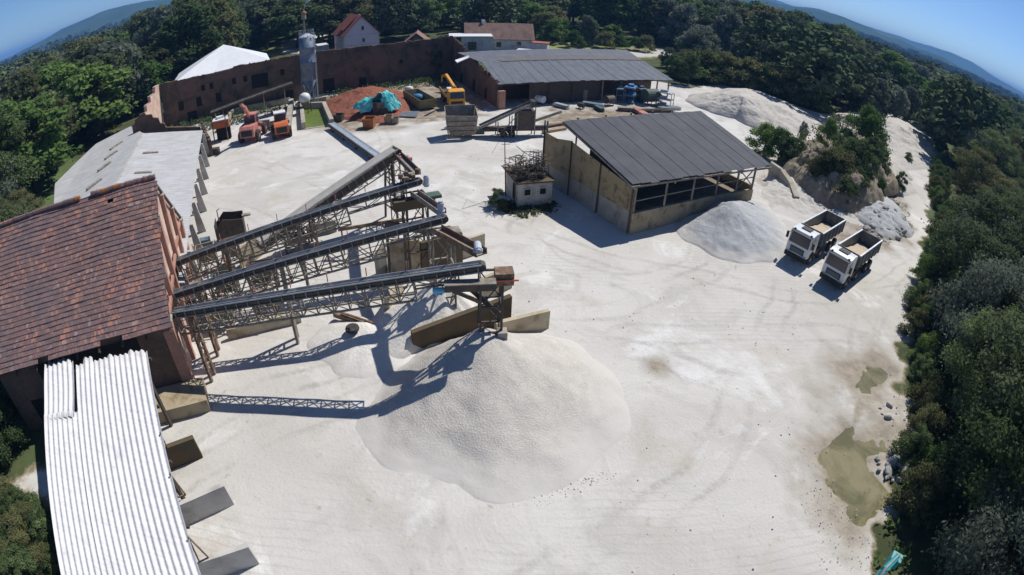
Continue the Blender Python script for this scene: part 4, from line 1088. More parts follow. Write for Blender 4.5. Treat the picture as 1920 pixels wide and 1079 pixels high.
# === lean-to of big white corrugated sheets with divider walls under it
HL = [at(84, 690, 5.3), at(114, 1079, 3.5)]; HR = [at(276, 657, 5.4), at(377, 1079, 3.55)]
dl, dr = HL[1]-HL[0], HR[1]-HR[0]
lt = thing('corrugated_roof', 'long white corrugated roof running down from the brick mill towards the lower left corner', 'roof', (HL[0].x, HL[0].y, 0))
def corr(name, a, b_, c, d, n, amp, label=None, seg=14, jag=.3, seed=2, t0a=0, t0b=0):
    "a..b upper edge, c..d lower edge; n waves across"
    r = random.Random(seed); B = MB(); m = n*8
    jit = [r.uniform(-jag, jag) for _ in range(n+1)]
    vs = []
    for k in range(seg+1):
        for i in range(m+1):
            s = i/m; up = a.lerp(b_, s); lo = c.lerp(d, s)
            t = k/seg
            if k == 0: t = jit[min(n, int(s*n+.5))]/((lo-up).length)
            p = up.lerp(lo, t); wv = math.cos(2*PI*n*s)
            p = p+ZZ*(amp*(abs(wv)**.75)*(1 if wv > 0 else -1)+.05*math.sin(5*t+3*s)-.10*math.sin(PI*min(1, max(0, t))))
            vs.append(p)
    w = m+1
    B.v = [tuple(v) for v in vs]+[tuple(v-ZZ*.03) for v in vs]
    N0 = len(vs)
    for k in range(seg):
        for i in range(m):
            q = k*w+i
            B.f.append((q, q+1, q+w+1, q+w)); B.f.append((N0+q, N0+q+w, N0+q+w+1, N0+q+1))
    for i in range(m):
        B.f.append((i+1, i, N0+i, N0+i+1)); q = seg*w+i; B.f.append((q, q+1, N0+q+1, N0+q))
    o = B.build(name, M_['corr'], lt, smooth=True)
    if label: o['label'] = label
    return o
sp = .335
aL, aR = HL[0], HR[0]; cL, cR = HL[0]+dl*1.45, HR[0]+dr*1.45
mU, mD = aL.lerp(aR, sp), cL.lerp(cR, sp)
corr('roof_sheet', mU+(mD-mU)*.0, aR, mD, cR, 14, .062)
gapU = aL.lerp(aR, sp-.03)
tt = .215
corr('roof_sheet', aL-dl*.01, gapU-dl*.03, aL+dl*1.45*tt+ZZ*.045, (gapU+(mD-mU)*tt)+ZZ*.045, 6, .06, 'shorter overlapping white sheets at the upper left', 6, .35, 4)
corr('roof_sheet', aL+dl*1.45*(tt-.02), mU+(mD-mU)*(tt-.02), cL, mD, 7, .062, None, 12, .05, 6)
b = MB()
for t in (.02, .2, .38, .56, .74, .92):
    b.beam(aL.lerp(cL, t)-ZZ*.33-(aR-aL).normalized()*.1, aR.lerp(cR, t)-ZZ*.33+(aR-aL).normalized()*.12, .14, .2)
b.build('purlin', M_['wood'], lt)
for t in (.05, .38, .72):
    for s in (.06, .94):
        q = aL.lerp(aR, s).lerp(cL.lerp(cR, s), t)
        b = MB(); b.beam((q.x, q.y, -.3), q-ZZ*.42, .2, .2); b.build('post', M_['wood'], lt)
# walls of the storage bays under its right edge
def bay_wall(name, label, bl, br, h, m, t=.3, ext_=3.5, group=None):
    p, q = at(*bl), at(*br); d = (q-p).normalized()
    b = MB(); b.wall(p-d*ext_, q, t, -.3, h, h)
    o = b.build(name, M_[m]); return tag(o, label, 'wall', group)
bay_wall('divider_wall', 'short dark stained divider wall beside the upper part of the corrugated roof', (320, 877), (380, 855), 1.72, 'concrete_brown', .35)
bay_wall('divider_wall', 'middle grey concrete divider wall sticking out from under the corrugated roof', (347, 983), (438, 943), 1.72, 'concrete_grey', .3)
bay_wall('divider_wall', 'lowest grey concrete divider wall at the bottom end of the corrugated roof', (395, 1085), (486, 1055), 1.8, 'concrete_grey', .3)
for i, (a, c, e, lb) in enumerate([((300, 812, 4.6), (313, 838, 1.8), (306, 838, 1.8), 'thin steel bracket between corrugated roof and the short dark divider wall'), ((318, 888, 4.3), (348, 928, 1.8), (333, 933, 1.8), 'thin steel bracket between corrugated roof and the middle divider wall'), ((352, 1006, 3.9), (391, 1046, 1.8), (374, 1054, 1.8), 'thin steel bracket between corrugated roof and the lowest divider wall')]):
    b = MB(); p, q, s = at(*a), at(*c), at(*e)
    b.beam(p, q, .07); b.beam(q, s, .07); b.beam(p, s, .06)
    tag(b.build('steel_bracket', M_['steel_rust']), lb, 'bracket')
# === long shed with the pale roof
GO = (-31.2, 40.6); GL = 39.5; WR_, WL_ = 9.2, 18.5; zE, zR = 3.95, 5.75
gh = thing('pale_roofed_shed', 'long concrete-framed shed with a pale grey roof behind the brick mill', 'building', (GO[0], GO[1], 0))
def GP(u, v, z): return P_(GO, u, v, z)
v0, v1 = -13.0, 33.6
b = MB(); slab(b, [GP(.25, v0, zE), GP(.25, v1, zE), GP(-WR_, v1, zR), GP(-WR_, v0, zR)], .14); b.build('roof', M_['roof_pale'], gh)
b = MB(); slab(b, [GP(-WR_-.004, v0, zR), GP(-WR_-.004, v1-.2, zR), V(-66.1, 74.2, 4.9), V(-71.4, 69.5, 3.9), V(-66, 53.1, 3.6), V(-55.2, 42.8, 3.8), V(-46, 30, 4.2)], .14); b.build('roof', M_['roof_pale'], gh)
b = MB()
for v in np.arange(v0, v1, 1.2): b.beam(GP(-WR_-.15, v, zR+.03), GP(-WR_-.15, v+1.1, zR+.03), .3, .06)
b.build('ridge_cap', M_['concrete_grey'], gh)
for px, l in (((207, 282), (230, 270)), ((197, 300), (220, 288)), ((184, 322), (208, 309)), ((163, 358), (191, 342))):
    p, q = at(*px, 4.75), at(*l, 4.75)
    def onl(p):
        u = (p-Vector((GO[0], GO[1], 0))).dot(GU); v = (p-Vector((GO[0], GO[1], 0))).dot(GV)
        return GP(u, v, zR+(zE-.3-zR)*min(1, max(0, (-u-WR_)/(WL_+4-WR_)))+.05)
    b = MB(); b.beam(onl(p), onl(q), .55, .16); b.build('roof_light', M_['steel_dust'], gh)
for px, l in (((269, 293), (297, 287)), ((254, 330), (285, 324))):
    p, q = at(*px, 5.1), at(*l, 5.0)
    def onr(p):
        u = (p-Vector((GO[0], GO[1], 0))).dot(GU); v = (p-Vector((GO[0], GO[1], 0))).dot(GV)
        return GP(u, v, zE+(zR-zE)*min(1, max(0, (-u)/WR_))+.06)
    b = MB(); b.beam(onr(p), onr(q), .55, .16); b.build('roof_light', M_['steel_dust'], gh)
b = MB(); b.ext([GP(-2.8, v0, 0), GP(-2.8, v1, 0), GP(-2.8, v1, 4.4), GP(-2.8, v0, 4.4)], -GU*.25); b.build('inner_wall', M_['steel_dark'], gh)
b = MB(); b.ext([GP(0, v1-.3, -.2), GP(-WR_, v1-.3, -.2), GP(-WR_, v1-.3, zR-.2), GP(0, v1-.3, zE-.2)], GV*.25); b.build('end_wall', M_['brick_brown'], gh)
b = MB(); b.ext([GP(0, v0, zE-.42), GP(0, v1, zE-.42), GP(0, v1, zE-.15), GP(0, v0, zE-.15)], -GU*.25); b.build('eave_beam', M_['concrete_grey'], gh)
for k in range(9):
    v = v0+.5+k*(v1-v0-1)/8
    b = MB(); b.ext([GP(.05, v-.16, -.3), GP(1.05, v-.16, -.3), GP(.45, v-.16, zE-.42), GP(.05, v-.16, zE-.42)], GV*.32)
    b.build('column', M_['concrete_grey'], gh)
    if k % 2 == 0:
        b = MB(); b.ext([GP(.0, v+.3, -.2), GP(.0, v+1.3, -.2), GP(.0, v+1.3, 1.1), GP(0, v+.3, 1.1)], -GU*.12); b.build('parapet', M_['concrete_grey'], gh)
# === ruined walls round the back of the yard
def ruin(name, label, p, q, t, prof, m, z0=-.3, seed=1, jag=.22, opens=(), step=.55):
    r = random.Random(seed); p, q = V(*p), V(*q); L = (q-p).length; d = (q-p)/L; nr = d.cross(ZZ)
    root = thing(name, label, 'wall', (p.x, p.y, 0))
    top = []; s = 0
    while s < L:
        h = float(np.interp(s/L, [a for a, _ in prof], [h for _, h in prof]))+r.uniform(-jag, jag)
        top.append((s, h)); s2 = min(L, s+r.uniform(.4, 1.0)*step); top.append((s2-.01, h)); s = s2
    # one column at a time keeps the ragged crest clean
    b = MB()
    pts = [p-nr*t/2+ZZ*z0, ]+[p+d*a-nr*t/2+ZZ*h for a, h in top]+[q-nr*t/2+ZZ*z0]
    b.ext(pts, nr*t)
    b.build('brickwork', M_[m], root)
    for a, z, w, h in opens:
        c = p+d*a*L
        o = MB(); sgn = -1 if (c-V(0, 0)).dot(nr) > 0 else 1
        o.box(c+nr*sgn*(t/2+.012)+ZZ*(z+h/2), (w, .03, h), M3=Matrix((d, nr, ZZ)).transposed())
        o.build('painted_window_opening', M_['painted_void'], root)  # panel on solid brickwork, the hole's darkness painted in near-black
        o = MB(); o.box(c+nr*sgn*(t/2+.05)+ZZ*(z+h+.09), (w+.5, .1, .2), M3=Matrix((d, nr, ZZ)).transposed()); o.build('lintel', M_['brick_brown'], root)
    return root
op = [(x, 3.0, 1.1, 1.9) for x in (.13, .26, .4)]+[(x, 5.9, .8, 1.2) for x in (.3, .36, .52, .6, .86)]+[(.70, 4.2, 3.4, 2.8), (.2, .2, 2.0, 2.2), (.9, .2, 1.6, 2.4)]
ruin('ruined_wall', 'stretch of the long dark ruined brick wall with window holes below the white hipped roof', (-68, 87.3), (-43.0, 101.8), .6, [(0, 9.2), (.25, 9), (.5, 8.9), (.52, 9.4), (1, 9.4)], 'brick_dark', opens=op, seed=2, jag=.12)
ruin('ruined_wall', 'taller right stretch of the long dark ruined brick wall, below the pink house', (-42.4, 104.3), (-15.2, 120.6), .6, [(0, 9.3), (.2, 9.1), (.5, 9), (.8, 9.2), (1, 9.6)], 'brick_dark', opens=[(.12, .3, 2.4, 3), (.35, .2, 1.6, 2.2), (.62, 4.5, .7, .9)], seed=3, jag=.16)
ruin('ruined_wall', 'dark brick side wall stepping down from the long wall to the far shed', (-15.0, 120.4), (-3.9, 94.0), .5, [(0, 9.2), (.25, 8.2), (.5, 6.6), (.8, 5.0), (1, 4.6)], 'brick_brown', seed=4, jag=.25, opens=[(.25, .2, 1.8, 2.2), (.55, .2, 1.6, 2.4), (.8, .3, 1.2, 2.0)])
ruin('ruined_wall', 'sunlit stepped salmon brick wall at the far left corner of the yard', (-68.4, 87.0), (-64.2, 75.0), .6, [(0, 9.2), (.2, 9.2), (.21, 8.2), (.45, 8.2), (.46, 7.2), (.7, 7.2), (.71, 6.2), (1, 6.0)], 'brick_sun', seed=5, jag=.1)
for k in range(5):
    pass
b0 = thing('ruined_gable', 'brown brick gable stub standing above the pale roof', 'wall', tuple(at(285, 246, 4.6)[:2])+(0,))
q = [at(250, 256, 5.4), at(251, 233, 6.9), at(256, 225, 7.4), at(264, 220, 7.9), at(276, 216, 8.2), at(283, 221, 7.9), at(292, 226, 7.4), at(300, 233, 6.9), at(306, 243, 6.2), at(330, 246, 5.2), at(376, 240, 4.3)]
q0 = at(250, 252, 5.2); dd = GU
pr = [(0, -4), (0, 1.7), (.55, 1.8), (.7, 2.5), (1.5, 2.8), (1.6, 3.15), (2.5, 3.25), (2.7, 2.8), (3.7, 2.65), (3.8, 2.1), (4.7, 1.8), (4.9, .9), (5.6, .7), (5.7, .0), (11.5, -1.3), (11.5, -4)]
b = MB(); b.ext([Vector((q0.x, q0.y, 0))+dd*s+ZZ*(4.9+h) for s, h in pr], GV*.5); b.build('brickwork', M_['brick_brown'], b0)
ruin('low_wall', 'low brown brick stub at the far right corner of the pale-roofed shed', tuple(at(398, 292)[:2]), tuple(at(383, 262)[:2]), .45, [(0, 2.6), (.5, 2.7), (1, 3.2)], 'brick_brown', seed=8, jag=.15)
# === white hipped roof behind the wall
hp = thing('hipped_roof_hall', 'bright white hipped tent-like roof behind the left stretch of the ruined wall', 'building', (-58, 108, 0))
ap = at(419, 84, 12.4); c1 = at(322, 160, 8.3); c2 = at(402, 136, 8.3); c3 = at(506, 112, 8.3)
c4 = c3+GV*12; c5 = c1+GV*16; ap2 = ap+GU*1.0
b = MB(); b.ext([c1, c2, ap], Vector((0, 0, -.12))); b.ext([c2+GU*.01, c3, ap], Vector((0, 0, -.12))); b.ext([c3, c4, ap+GU*.01], Vector((0, 0, -.12))); b.ext([c1-GU*.01, ap-GU*.01, c5], Vector((0, 0, -.12))); b.ext([c5, ap+GV*.01, c4+GV*.01], Vector((0, 0, -.12)))
b.build('roof', M_['white_sheet'], hp)
b = MB(); b.ext([V(c1.x, c1.y, -.2), V(c2.x, c2.y, -.2), V(c3.x, c3.y, -.2), V(c4.x, c4.y, -.2), V(c5.x, c5.y, -.2)], ZZ*8.1); b.build('wall', M_['brick_dark'], hp)
# === far shed
FO = (-3.5, 93.8)
fs = thing('far_shed', 'long low shed with grey sheet roof in several strips at the back of the yard', 'building', (FO[0], FO[1], 0))
FA = math.radians(27.2); FU = V(math.cos(FA), math.sin(FA)); FV = V(-FU.y, FU.x)
def FP(u, v, z): return V(FO[0], FO[1])+FU*u+FV*v+ZZ*z
FL_ = 39.2
b = sheets(FP(-.6, -.5, 4.3), FP(FL_, -.5, 4.3), FP(FL_+.2, 10.4, 6.35), FP(1.0, 10.4, 6.35), 36, .12, 5); b.build('roof', M_['roof_far'], fs)
b = MB(); slab(b, [FP(5.2, 10.41, 6.50), FP(FL_+.2, 10.41, 6.50), FP(FL_+.8, 13.6, 6.75), FP(3.6, 13.6, 6.75)], .14); tag(b.build('roof', M_['roof_band'], fs), 'brownish flat strip of roof')
b = MB(); slab(b, [FP(1.1, 10.41, 6.36), FP(5.1, 10.41, 6.36), FP(3.5, 13.7, 6.9), FP(2.6, 17.6, 7.55), FP(-1.4, 17.6, 7.55)], .12); b.build('roof', M_['roof_far'], fs)
b = MB(); slab(b, [FP(3.6, 13.61, 6.76), FP(FL_+.8, 13.61, 6.76), FP(FL_+1, 17.6, 7.6), FP(2.7, 17.6, 7.6)], .12); b.build('roof', M_['roof_far'], fs)
b = MB(); b.ext([FP(0, 6.0, -.2), FP(FL_-.4, 6.0, -.2), FP(FL_-.4, 6.0, 5.3), FP(0, 6.0, 5.3)], FV*.3); b.build('back_wall', M_['brick_dark'], fs)
b = MB(); b.ext([FP(6.2, .6, -.2), FP(21.5, .6, -.2), FP(21.5, .6, 4.25), FP(6.2, .6, 4.25)], FV*.2); b.build('front_wall', M_['wood'], fs)
b = MB(); b.ext([FP(17.6, .55, 0), FP(18.5, .55, 0), FP(18.5, .55, 2.2), FP(17.6, .55, 2.2)], FV*.04); b.build('door', M_['steel_dust'], fs)
b = MB(); b.ext([FP(FL_-.5, 0, -.2), FP(FL_-.5, 14, -.2), FP(FL_-.5, 14, 6.5), FP(FL_-.5, 9, 5.9), FP(FL_-.5, 0, 4.2)], FU*-.2); 
b = MB()
for u in (0.2, 5.9, 10, 15, 21.6, 26, 31, 35.4, FL_-.6):
    c = MB(); c.beam(FP(u, .15, -.3), FP(u, .15, 4.25), .26, .26); c.build('post', M_['steel_dust' if u > 20 else 'wood'], fs)
b.beam(FP(-.3, .15, 4.1), FP(FL_-.3, .15, 4.1), .2, .22); b.build('eave_beam', M_['wood'], fs)
b = MB(); b.box(FP(-.2, -.9, 1.6), (1.2, .9, 3.4), rz=FA); b.build('brick_pier', M_['brick_red'], fs)
b = MB(); slab(b, [at(853, 113, 8.8), at(879, 104, 8.9), at(880, 107, 8.6), at(857, 117, 8.5)], .15); tag(b.build('metal_flashing', M_['white_sheet']), 'strip of bright metal flashing on the wall crest beside the far shed', 'flashing')
# === open shed with the low concrete wall and yellow sheeting
SO = at(1180, 441)
SO = (SO.x, SO.y)
SU = (at(1440, 372)-at(1180, 441)).normalized(); SV = V(-SU.y, SU.x)
SA = math.atan2(SU.y, SU.x)
SW, SD = 20.6, 15.6
sh = thing('open_shed', 'open storage shed with dark sheet roof, yellow side sheeting and low concrete wall', 'building', (SO[0], SO[1], 0))
def SP(u, v, z): return V(SO[0], SO[1])+SU*u+SV*v+ZZ*z
cF, cL_, cB, cR_ = at(1187, 348, 5.3), at(1055, 228, 7.9), at(1314, 209, 7.9), at(1447, 312, 5.3)
b = sheets(cF, cR_, cB, cL_, 20, .10, 6); b.build('roof', M_['roof_dark'], sh)
b = MB(); b.beam(cF+V(0, 0, -.2), cR_+V(0, 0, -.2), .12, .2); b.beam(cF+V(0, 0, -.2), cL_+V(0, 0, -.2), .12, .2)
for t in (.15, .32, .5, .68, .85): b.beam(cF.lerp(cL_, t)-ZZ*.22, cR_.lerp(cB, t)-ZZ*.22, .12, .2)
for t in (.0, .25, .5, .75, 1): b.beam(cF.lerp(cR_, .015+t*.97)-ZZ*.42, cL_.lerp(cB, .015+t*.97)-ZZ*.42, .14, .2)
b.build('roof_frame', M_['steel_dust'], sh)
H1 = 2.3
b = MB(); b.ext([SP(0, 0, -.3), SP(SW, 0, -.3), SP(SW, 0, H1-.5), SP(SW*.55, 0, H1-.12), SP(0, 0, H1)], SV*.35); b.build('front_wall', M_['concrete_tan'], sh)
b = MB(); b.ext([SP(0, .36, -.3), SP(0, SD, -.3), SP(0, SD, H1), SP(0, .36, H1)], SU*.35); b.build('side_wall', M_['concrete'], sh)
b = MB(); b.ext([SP(SW-.35, .36, -.3), SP(SW-.35, SD, -.3), SP(SW-.35, SD, H1), SP(SW-.35, .36, H1)], SU*.35); b.build('side_wall', M_['concrete_tan'], sh)
b = MB(); b.ext([SP(.36, SD-.35, -.3), SP(SW-.36, SD-.35, -.3), SP(SW-.36, SD-.35, H1), SP(.36, SD-.35, H1)], SV*.35); b.build('rear_wall', M_['concrete_tan'], sh)
zt = lambda v: 5.05+(7.7-5.05)*(v/SD)
b = MB(); b.ext([SP(-.06, .1, H1+.02), SP(-.06, SD-.2, H1+.02), SP(-.06, SD-.2, zt(SD)-1.7), SP(-.06, SD-2.6, zt(SD)-1.8), SP(-.06, SD-5, zt(SD-5)-.45), SP(-.06, .1, zt(0)-.25)], -SU*.05)
b.build('side_sheeting', M_['yellow_sheet'], sh)
b = MB(); b.ext([SP(SW-1.9, SD-.1, H1), SP(SW-.1, SD-.1, H1), SP(SW-.1, SD-.1, zt(SD)-.5), SP(SW-1.9, SD-.1, zt(SD)-.5)], SV*.05)
b.ext([SP(SW+.03, SD*.45, H1), SP(SW+.03, SD-.2, H1), SP(SW+.03, SD-.2, zt(SD)-.5), SP(SW+.03, SD*.45, zt(SD*.45)-.5)], SU*.05)
tag(b.build('side_sheeting', M_['yellow_sheet'], sh), 'yellow sheeting at the far right corner')
for u in (.2, 4.5, 8.8, 13.0, 16.9, SW-.2):
    b = MB(); b.beam(SP(u, .18, H1-.45), SP(u, .18, 4.95), .2, .2); b.build('post', M_['steel_dust'], sh)
    b = MB(); b.beam(SP(u, SD-.2, H1-.1), SP(u, SD-.2, 7.3), .2, .2); b.build('post', M_['steel_dust'], sh)
for v in (.2, 5.2, 10.2, SD-.2):
    b = MB(); b.beam(SP(-.17, v, .2), SP(-.17, v, zt(v)-.3), .16, .16); b.build('post', M_['wood'], sh)
b = MB(); b.beam(SP(.2, .12, 3.55), SP(SW-.2, .12, 3.45), .08, .1)
b.beam(SP(SW-.2, .15, 2.2), SP(16.9, .15, 4.8), .1, .1); b.beam(SP(SW-.2, .15, 4.8), SP(16.9, .15, 2.2), .1, .1)
b.build('rail', M_['steel_dust'], sh)
b = MB(); b.ext([SP(.4, .4, .2), SP(SW-.4, .4, .2), SP(SW-.4, SD-.4, .2), SP(.4, SD-.4, .2)], ZZ*.9); b.build('stored_bulk', M_['soil_brown'], sh)
b = MB(); b.ext([SP(.45, SD*.5, 1.1), SP(SW-2.4, SD*.5, 1.1), SP(SW-2.4, SD*.5, 6.2), SP(.45, SD*.5, 6.2)], SV*.06); b.build('added_partition', M_['steel_dark'], sh)  # added dark sheet, stops light showing through the shed
b = MB(); b.beam(at(1271, 424, .05), at(1290, 444, .05), .3, .1); tag(b.build('plank', M_['wood']), 'short dark plank lying beside the grey gravel cone', 'plank')
q = (at(1440, 330, .2), at(1462, 338, .2), at(1480, 356, .2), at(1492, 378, .2))
b = MB()
for i in range(3): b.wall(q[i], q[i+1], .8, -.3, 2.4-.5*i, 1.9-.5*i)
tag(b.build('retaining_wall', M_['concrete']), 'worn pale stone retaining wall behind the open shed at the bank', 'wall')
# === small block house with scrap frames on its flat roof
BC = at(970, 391); BH = 2.75
bu = (at(1035, 385)-at(970, 391)).normalized(); bv = V(-bu.y, bu.x)
bh = thing('block_house', 'small white plastered block house with flat roof beside the tall pole and the open shed', 'building', (BC.x, BC.y, 0))
def BP(u, v, z): return V(BC.x, BC.y)+bu*u+bv*v+ZZ*z
BW, BD = 3.75, 4.6
b = MB(); b.ext([BP(0, 0, -.2), BP(BW, 0, -.2), BP(BW, BD, -.2), BP(0, BD, -.2)], ZZ*(BH+.2)); b.build('wall', M_['old_plaster'], bh)
b = MB(); b.ext([BP(-.25, -.25, BH), BP(BW+.25, -.25, BH), BP(BW+.25, BD+.2, BH), BP(-.25, BD+.2, BH)], ZZ*.16); b.build('roof_slab', M_['concrete_brown'], bh)
for u in (1.0, 2.7): window(bh, BP(u, -.02, 1.75), .78, .78, -bv, 'concrete_grey', 'painted_void', .1)
window(bh, BP(-.02, 1.2, 1.5), .6, 1.6, -bu, 'concrete_brown', 'painted_void', .08)
r = random.Random(12); 
for k, (u, v, lb) in enumerate([(.5, .9, 'tangle of scrap metal frames at the front left of the block house roof'), (2.3, .9, 'tangle of scrap metal frames at the front right of the block house roof'), (.6, 2.9, 'tangle of scrap metal frames at the back left of the block house roof'), (2.5, 3.0, 'tangle of scrap metal frames at the back right of the block house roof')]):
    b = MB(); z0 = BH+.2
    for i in range(40):
        a = BP(u+r.uniform(-.9, 1.1), v+r.uniform(-.9, .9), z0+r.uniform(0, 2.0)); c = a+V(r.uniform(-1, 1), r.uniform(-1, 1), r.uniform(-.25, .45))
        c.z = max(z0+.02, c.z); b.beam(a, c, .05)
    for i in range(6):
        a = BP(u+r.uniform(-.7, .8), v+r.uniform(-.7, .7), z0+.05)
        w, d, h = r.uniform(.4, .8), r.uniform(.4, .8), r.uniform(.7, 1.9)
        cs = [a+V(*p) for p in ((0, 0, 0), (w, 0, 0), (w, d, 0), (0, d, 0))]
        for p in cs: b.beam(p, p+ZZ*h, .045)
        for j in range(4): b.beam(cs[j]+ZZ*h, cs[(j+1) % 4]+ZZ*h, .045); b.beam(cs[j]+ZZ*h*.5, cs[(j+1) % 4]+ZZ*h*.5, .045)
    for i in range(3): b.box(BP(u+r.uniform(-.6, .8), v+r.uniform(-.6, .6), z0+.25), (r.uniform(.3, .8), r.uniform(.3, .6), .5), rz=r.uniform(0, 3))
    tag(b.build('scrap_frame', M_['steel_dark']), lb, 'scrap metal')
for k, (p, q, l) in enumerate([((948, 368), 7.4, 'tall thin pole with guy wire beside the small block house')]):
    g = at(*p); t = thing('pole', l, 'pole', (g.x, g.y, 0))
    b = MB(); b.cyl(g, g+V(-.35, .2, q), .07, .04, 6); b.build('mast', M_['steel_dark'], t)
    b = MB(); b.cyl(g+V(-.35, .2, q), g+V(-1.6, .9, 4.6), .02, .02, 4); b.beam(g+V(-.6, .1, q*.8), g+V(.3, .3, q*.8), .05); b.build('wire', M_['steel_dark'], t)
# === concrete basin with green water, low walls of the far corner
def lowwall(pts, h, t, m, name, label, cat='wall'):
    b = MB(); n = [Vector(p) for p in pts]
    for i in range(len(n)-1):
        d = (n[i+1]-n[i]).normalized(); b.wall(n[i]-(d*t/2 if i else d*0), n[i+1], t, -.3, h)
        if i < len(n)-2: h += .003
    return tag(b.build(name, M_[m]), label, cat)
bs = thing('water_basin', 'concrete settling basin filled with green algae water below the silo', 'basin', tuple(at(595, 225)[:2])+(0,))
q = [at(570, 243), at(566, 205), at(608, 203), at(622, 236)]
for i in range(4):
    if i == 3: continue
    b = MB(); d = (q[i+1]-q[i]).normalized(); b.wall(q[i]+d*(.35 if i else 0), q[i+1]+d*.35, .7, -.3, 1.2+.003*i); b.build('basin_wall', M_['concrete'], bs)
b = MB(); b.wall(q[3], q[0], .5, -.3, .12); b.build('basin_sill', M_['concrete'], bs)
b = MB(); b.ext([V(p.x, p.y, .02) for p in q], ZZ*.06); b.build('green_water', M_['water_green'], bs)
lowwall([at(540, 255), at(547, 198)], 1.4, .9, 'concrete', 'yard_wall', 'thick pale concrete wall between the orange loader and the green basin')
lowwall([at(410, 248), at(440, 214), at(545, 194)], 1.2, .35, 'concrete', 'yard_wall', 'low concrete wall running behind the red and the orange loader')
lowwall([at(560, 203), at(612, 193)], 1.3, .5, 'concrete', 'yard_wall', 'short pale concrete wall under the silo legs')
# === silo
sc = at(583, 197)
si = thing('silo', 'tall blue-grey cement silo on steel legs in front of the ruined wall', 'silo', (sc.x, sc.y, 0))
b = MB(); b.lathe((sc.x, sc.y, 5.0), [(1.45, 0), (1.5, .05), (1.5, 3.4), (1.53, 3.42), (1.53, 3.55), (1.5, 3.57), (1.5, 6.3), (1.53, 6.32), (1.53, 6.45), (1.5, 6.47), (1.5, 8.3)], 28); b.build('tank', M_['silo'], si, True)
b = MB(); b.lathe((sc.x, sc.y, 13.3), [(1.52, 0), (1.4, .25), (.5, .75), (.3, .8)], 24); b.build('top_cone', M_['silo_top'], si)
b = MB(); b.lathe((sc.x, sc.y, 2.3), [(.25, 0), (.3, .3), (1.48, 2.68)], 20); b.build('hopper', M_['silo'], si, True)
for i in range(4):
    a = PI/4+i*PI/2; p = V(sc.x+math.cos(a)*1.5, sc.y+math.sin(a)*1.5)
    b = MB(); b.beam(V(p.x, p.y, -.2), V(p.x, p.y, 6.0), .22); b.build('leg', M_['blue_steel'], si)
b = MB()
for i in range(4):
    a, c = PI/4+i*PI/2, PI/4+(i+1)*PI/2
    for z0, z1 in ((.6, 4.2), (4.2, .6)): b.beam(V(sc.x+math.cos(a)*1.5, sc.y+math.sin(a)*1.5, z0), V(sc.x+math.cos(c)*1.5, sc.y+math.sin(c)*1.5, z1), .09)
b.build('bracing', M_['blue_steel'], si)
b = MB(); lx = V(sc.x+1.72, sc.y-.2)
for dx in (-.22, .22): b.beam(lx+V(0, dx, 0), lx+V(0, dx, 14.2), .06)
for z in np.arange(.4, 14, .45): b.beam(lx+V(0, -.22, z), lx+V(0, .22, z), .04)
b.build('ladder', M_['galv'], si)
b = MB()
for z in (14.15, 14.75):
    for i in range(12): b.beam(V(sc.x+math.cos(i*PI/6)*1.4, sc.y+math.sin(i*PI/6)*1.4, z), V(sc.x+math.cos((i+1)*PI/6)*1.4, sc.y+math.sin((i+1)*PI/6)*1.4, z), .05)
for i in range(12): b.beam(V(sc.x+math.cos(i*PI/6)*1.4, sc.y+math.sin(i*PI/6)*1.4, 13.4), V(sc.x+math.cos(i*PI/6)*1.4, sc.y+math.sin(i*PI/6)*1.4, 14.75), .05)
b.build('railing', M_['galv'], si)
b = MB(); b.cyl(V(sc.x-.3, sc.y, 14), V(sc.x-.35, sc.y, 16.9), .16, .16); b.cyl(V(sc.x-.35, sc.y, 16.9), V(sc.x-.35, sc.y, 18.0), .5, .42, 12); b.build('filter_unit', M_['steel_dust'], si)
b = MB(); b.lathe((sc.x-.35, sc.y, 18), [(.6, 0), (.55, .25), (.2, .5)], 12); b.build('filter_cap', M_['rust_orange'], si)
b = MB(); b.cyl(V(sc.x-.35, sc.y, 18.5), V(sc.x+.2, sc.y, 20.2), .1, .1); b.cyl(V(sc.x+.2, sc.y, 20.1), V(sc.x+.9, sc.y, 20.6), .25, .25); b.build('vent_pipe', M_['galv'], si)
mxp = at(580, 187, 2.0)
mx = thing('cement_mixer', 'white-domed mixing drum under the silo', 'mixer', (mxp.x, mxp.y-2.2, 0))
c = V(mxp.x, mxp.y-2.2)
b = MB(); b.lathe(c+ZZ*2.2, [(.9, 0), (1.05, .3), (1.05, .9), (.8, 1.35), (.35, 1.6)], 18); b.build('drum', M_['white_paint'], mx, True)
b = MB(); b.lathe(c+ZZ*1.0, [(.3, 0), (.95, 1.15)], 14)
b.build('funnel', M_['steel_dust'], mx)
for dx, dy in ((-.8, -.8), (.8, -.8), (.8, .8), (-.8, .8)):
    b = MB(); b.beam(c+V(dx, dy, -.1), c+V(dx, dy, 2.3), .14); b.build('leg', M_['steel_dark'], mx)
# === chute conveyor leaning on the wall at left
b = MB(); p, q = at(395, 212, 1.6), at(548, 156, 4.6)
b.beam(p, q, .55, .3); b.beam(p+V(0, 0, .35), q+V(0, 0, .35), .08, .08)
for t in (.15, .4, .65, .9):
    m = p.lerp(q, t); b.beam(m, V(m.x, m.y, -.1), .12)
tag(b.build('feed_conveyor', M_['steel_dust']), 'thin grey inclined conveyor crossing in front of the left ruined wall', 'conveyor')
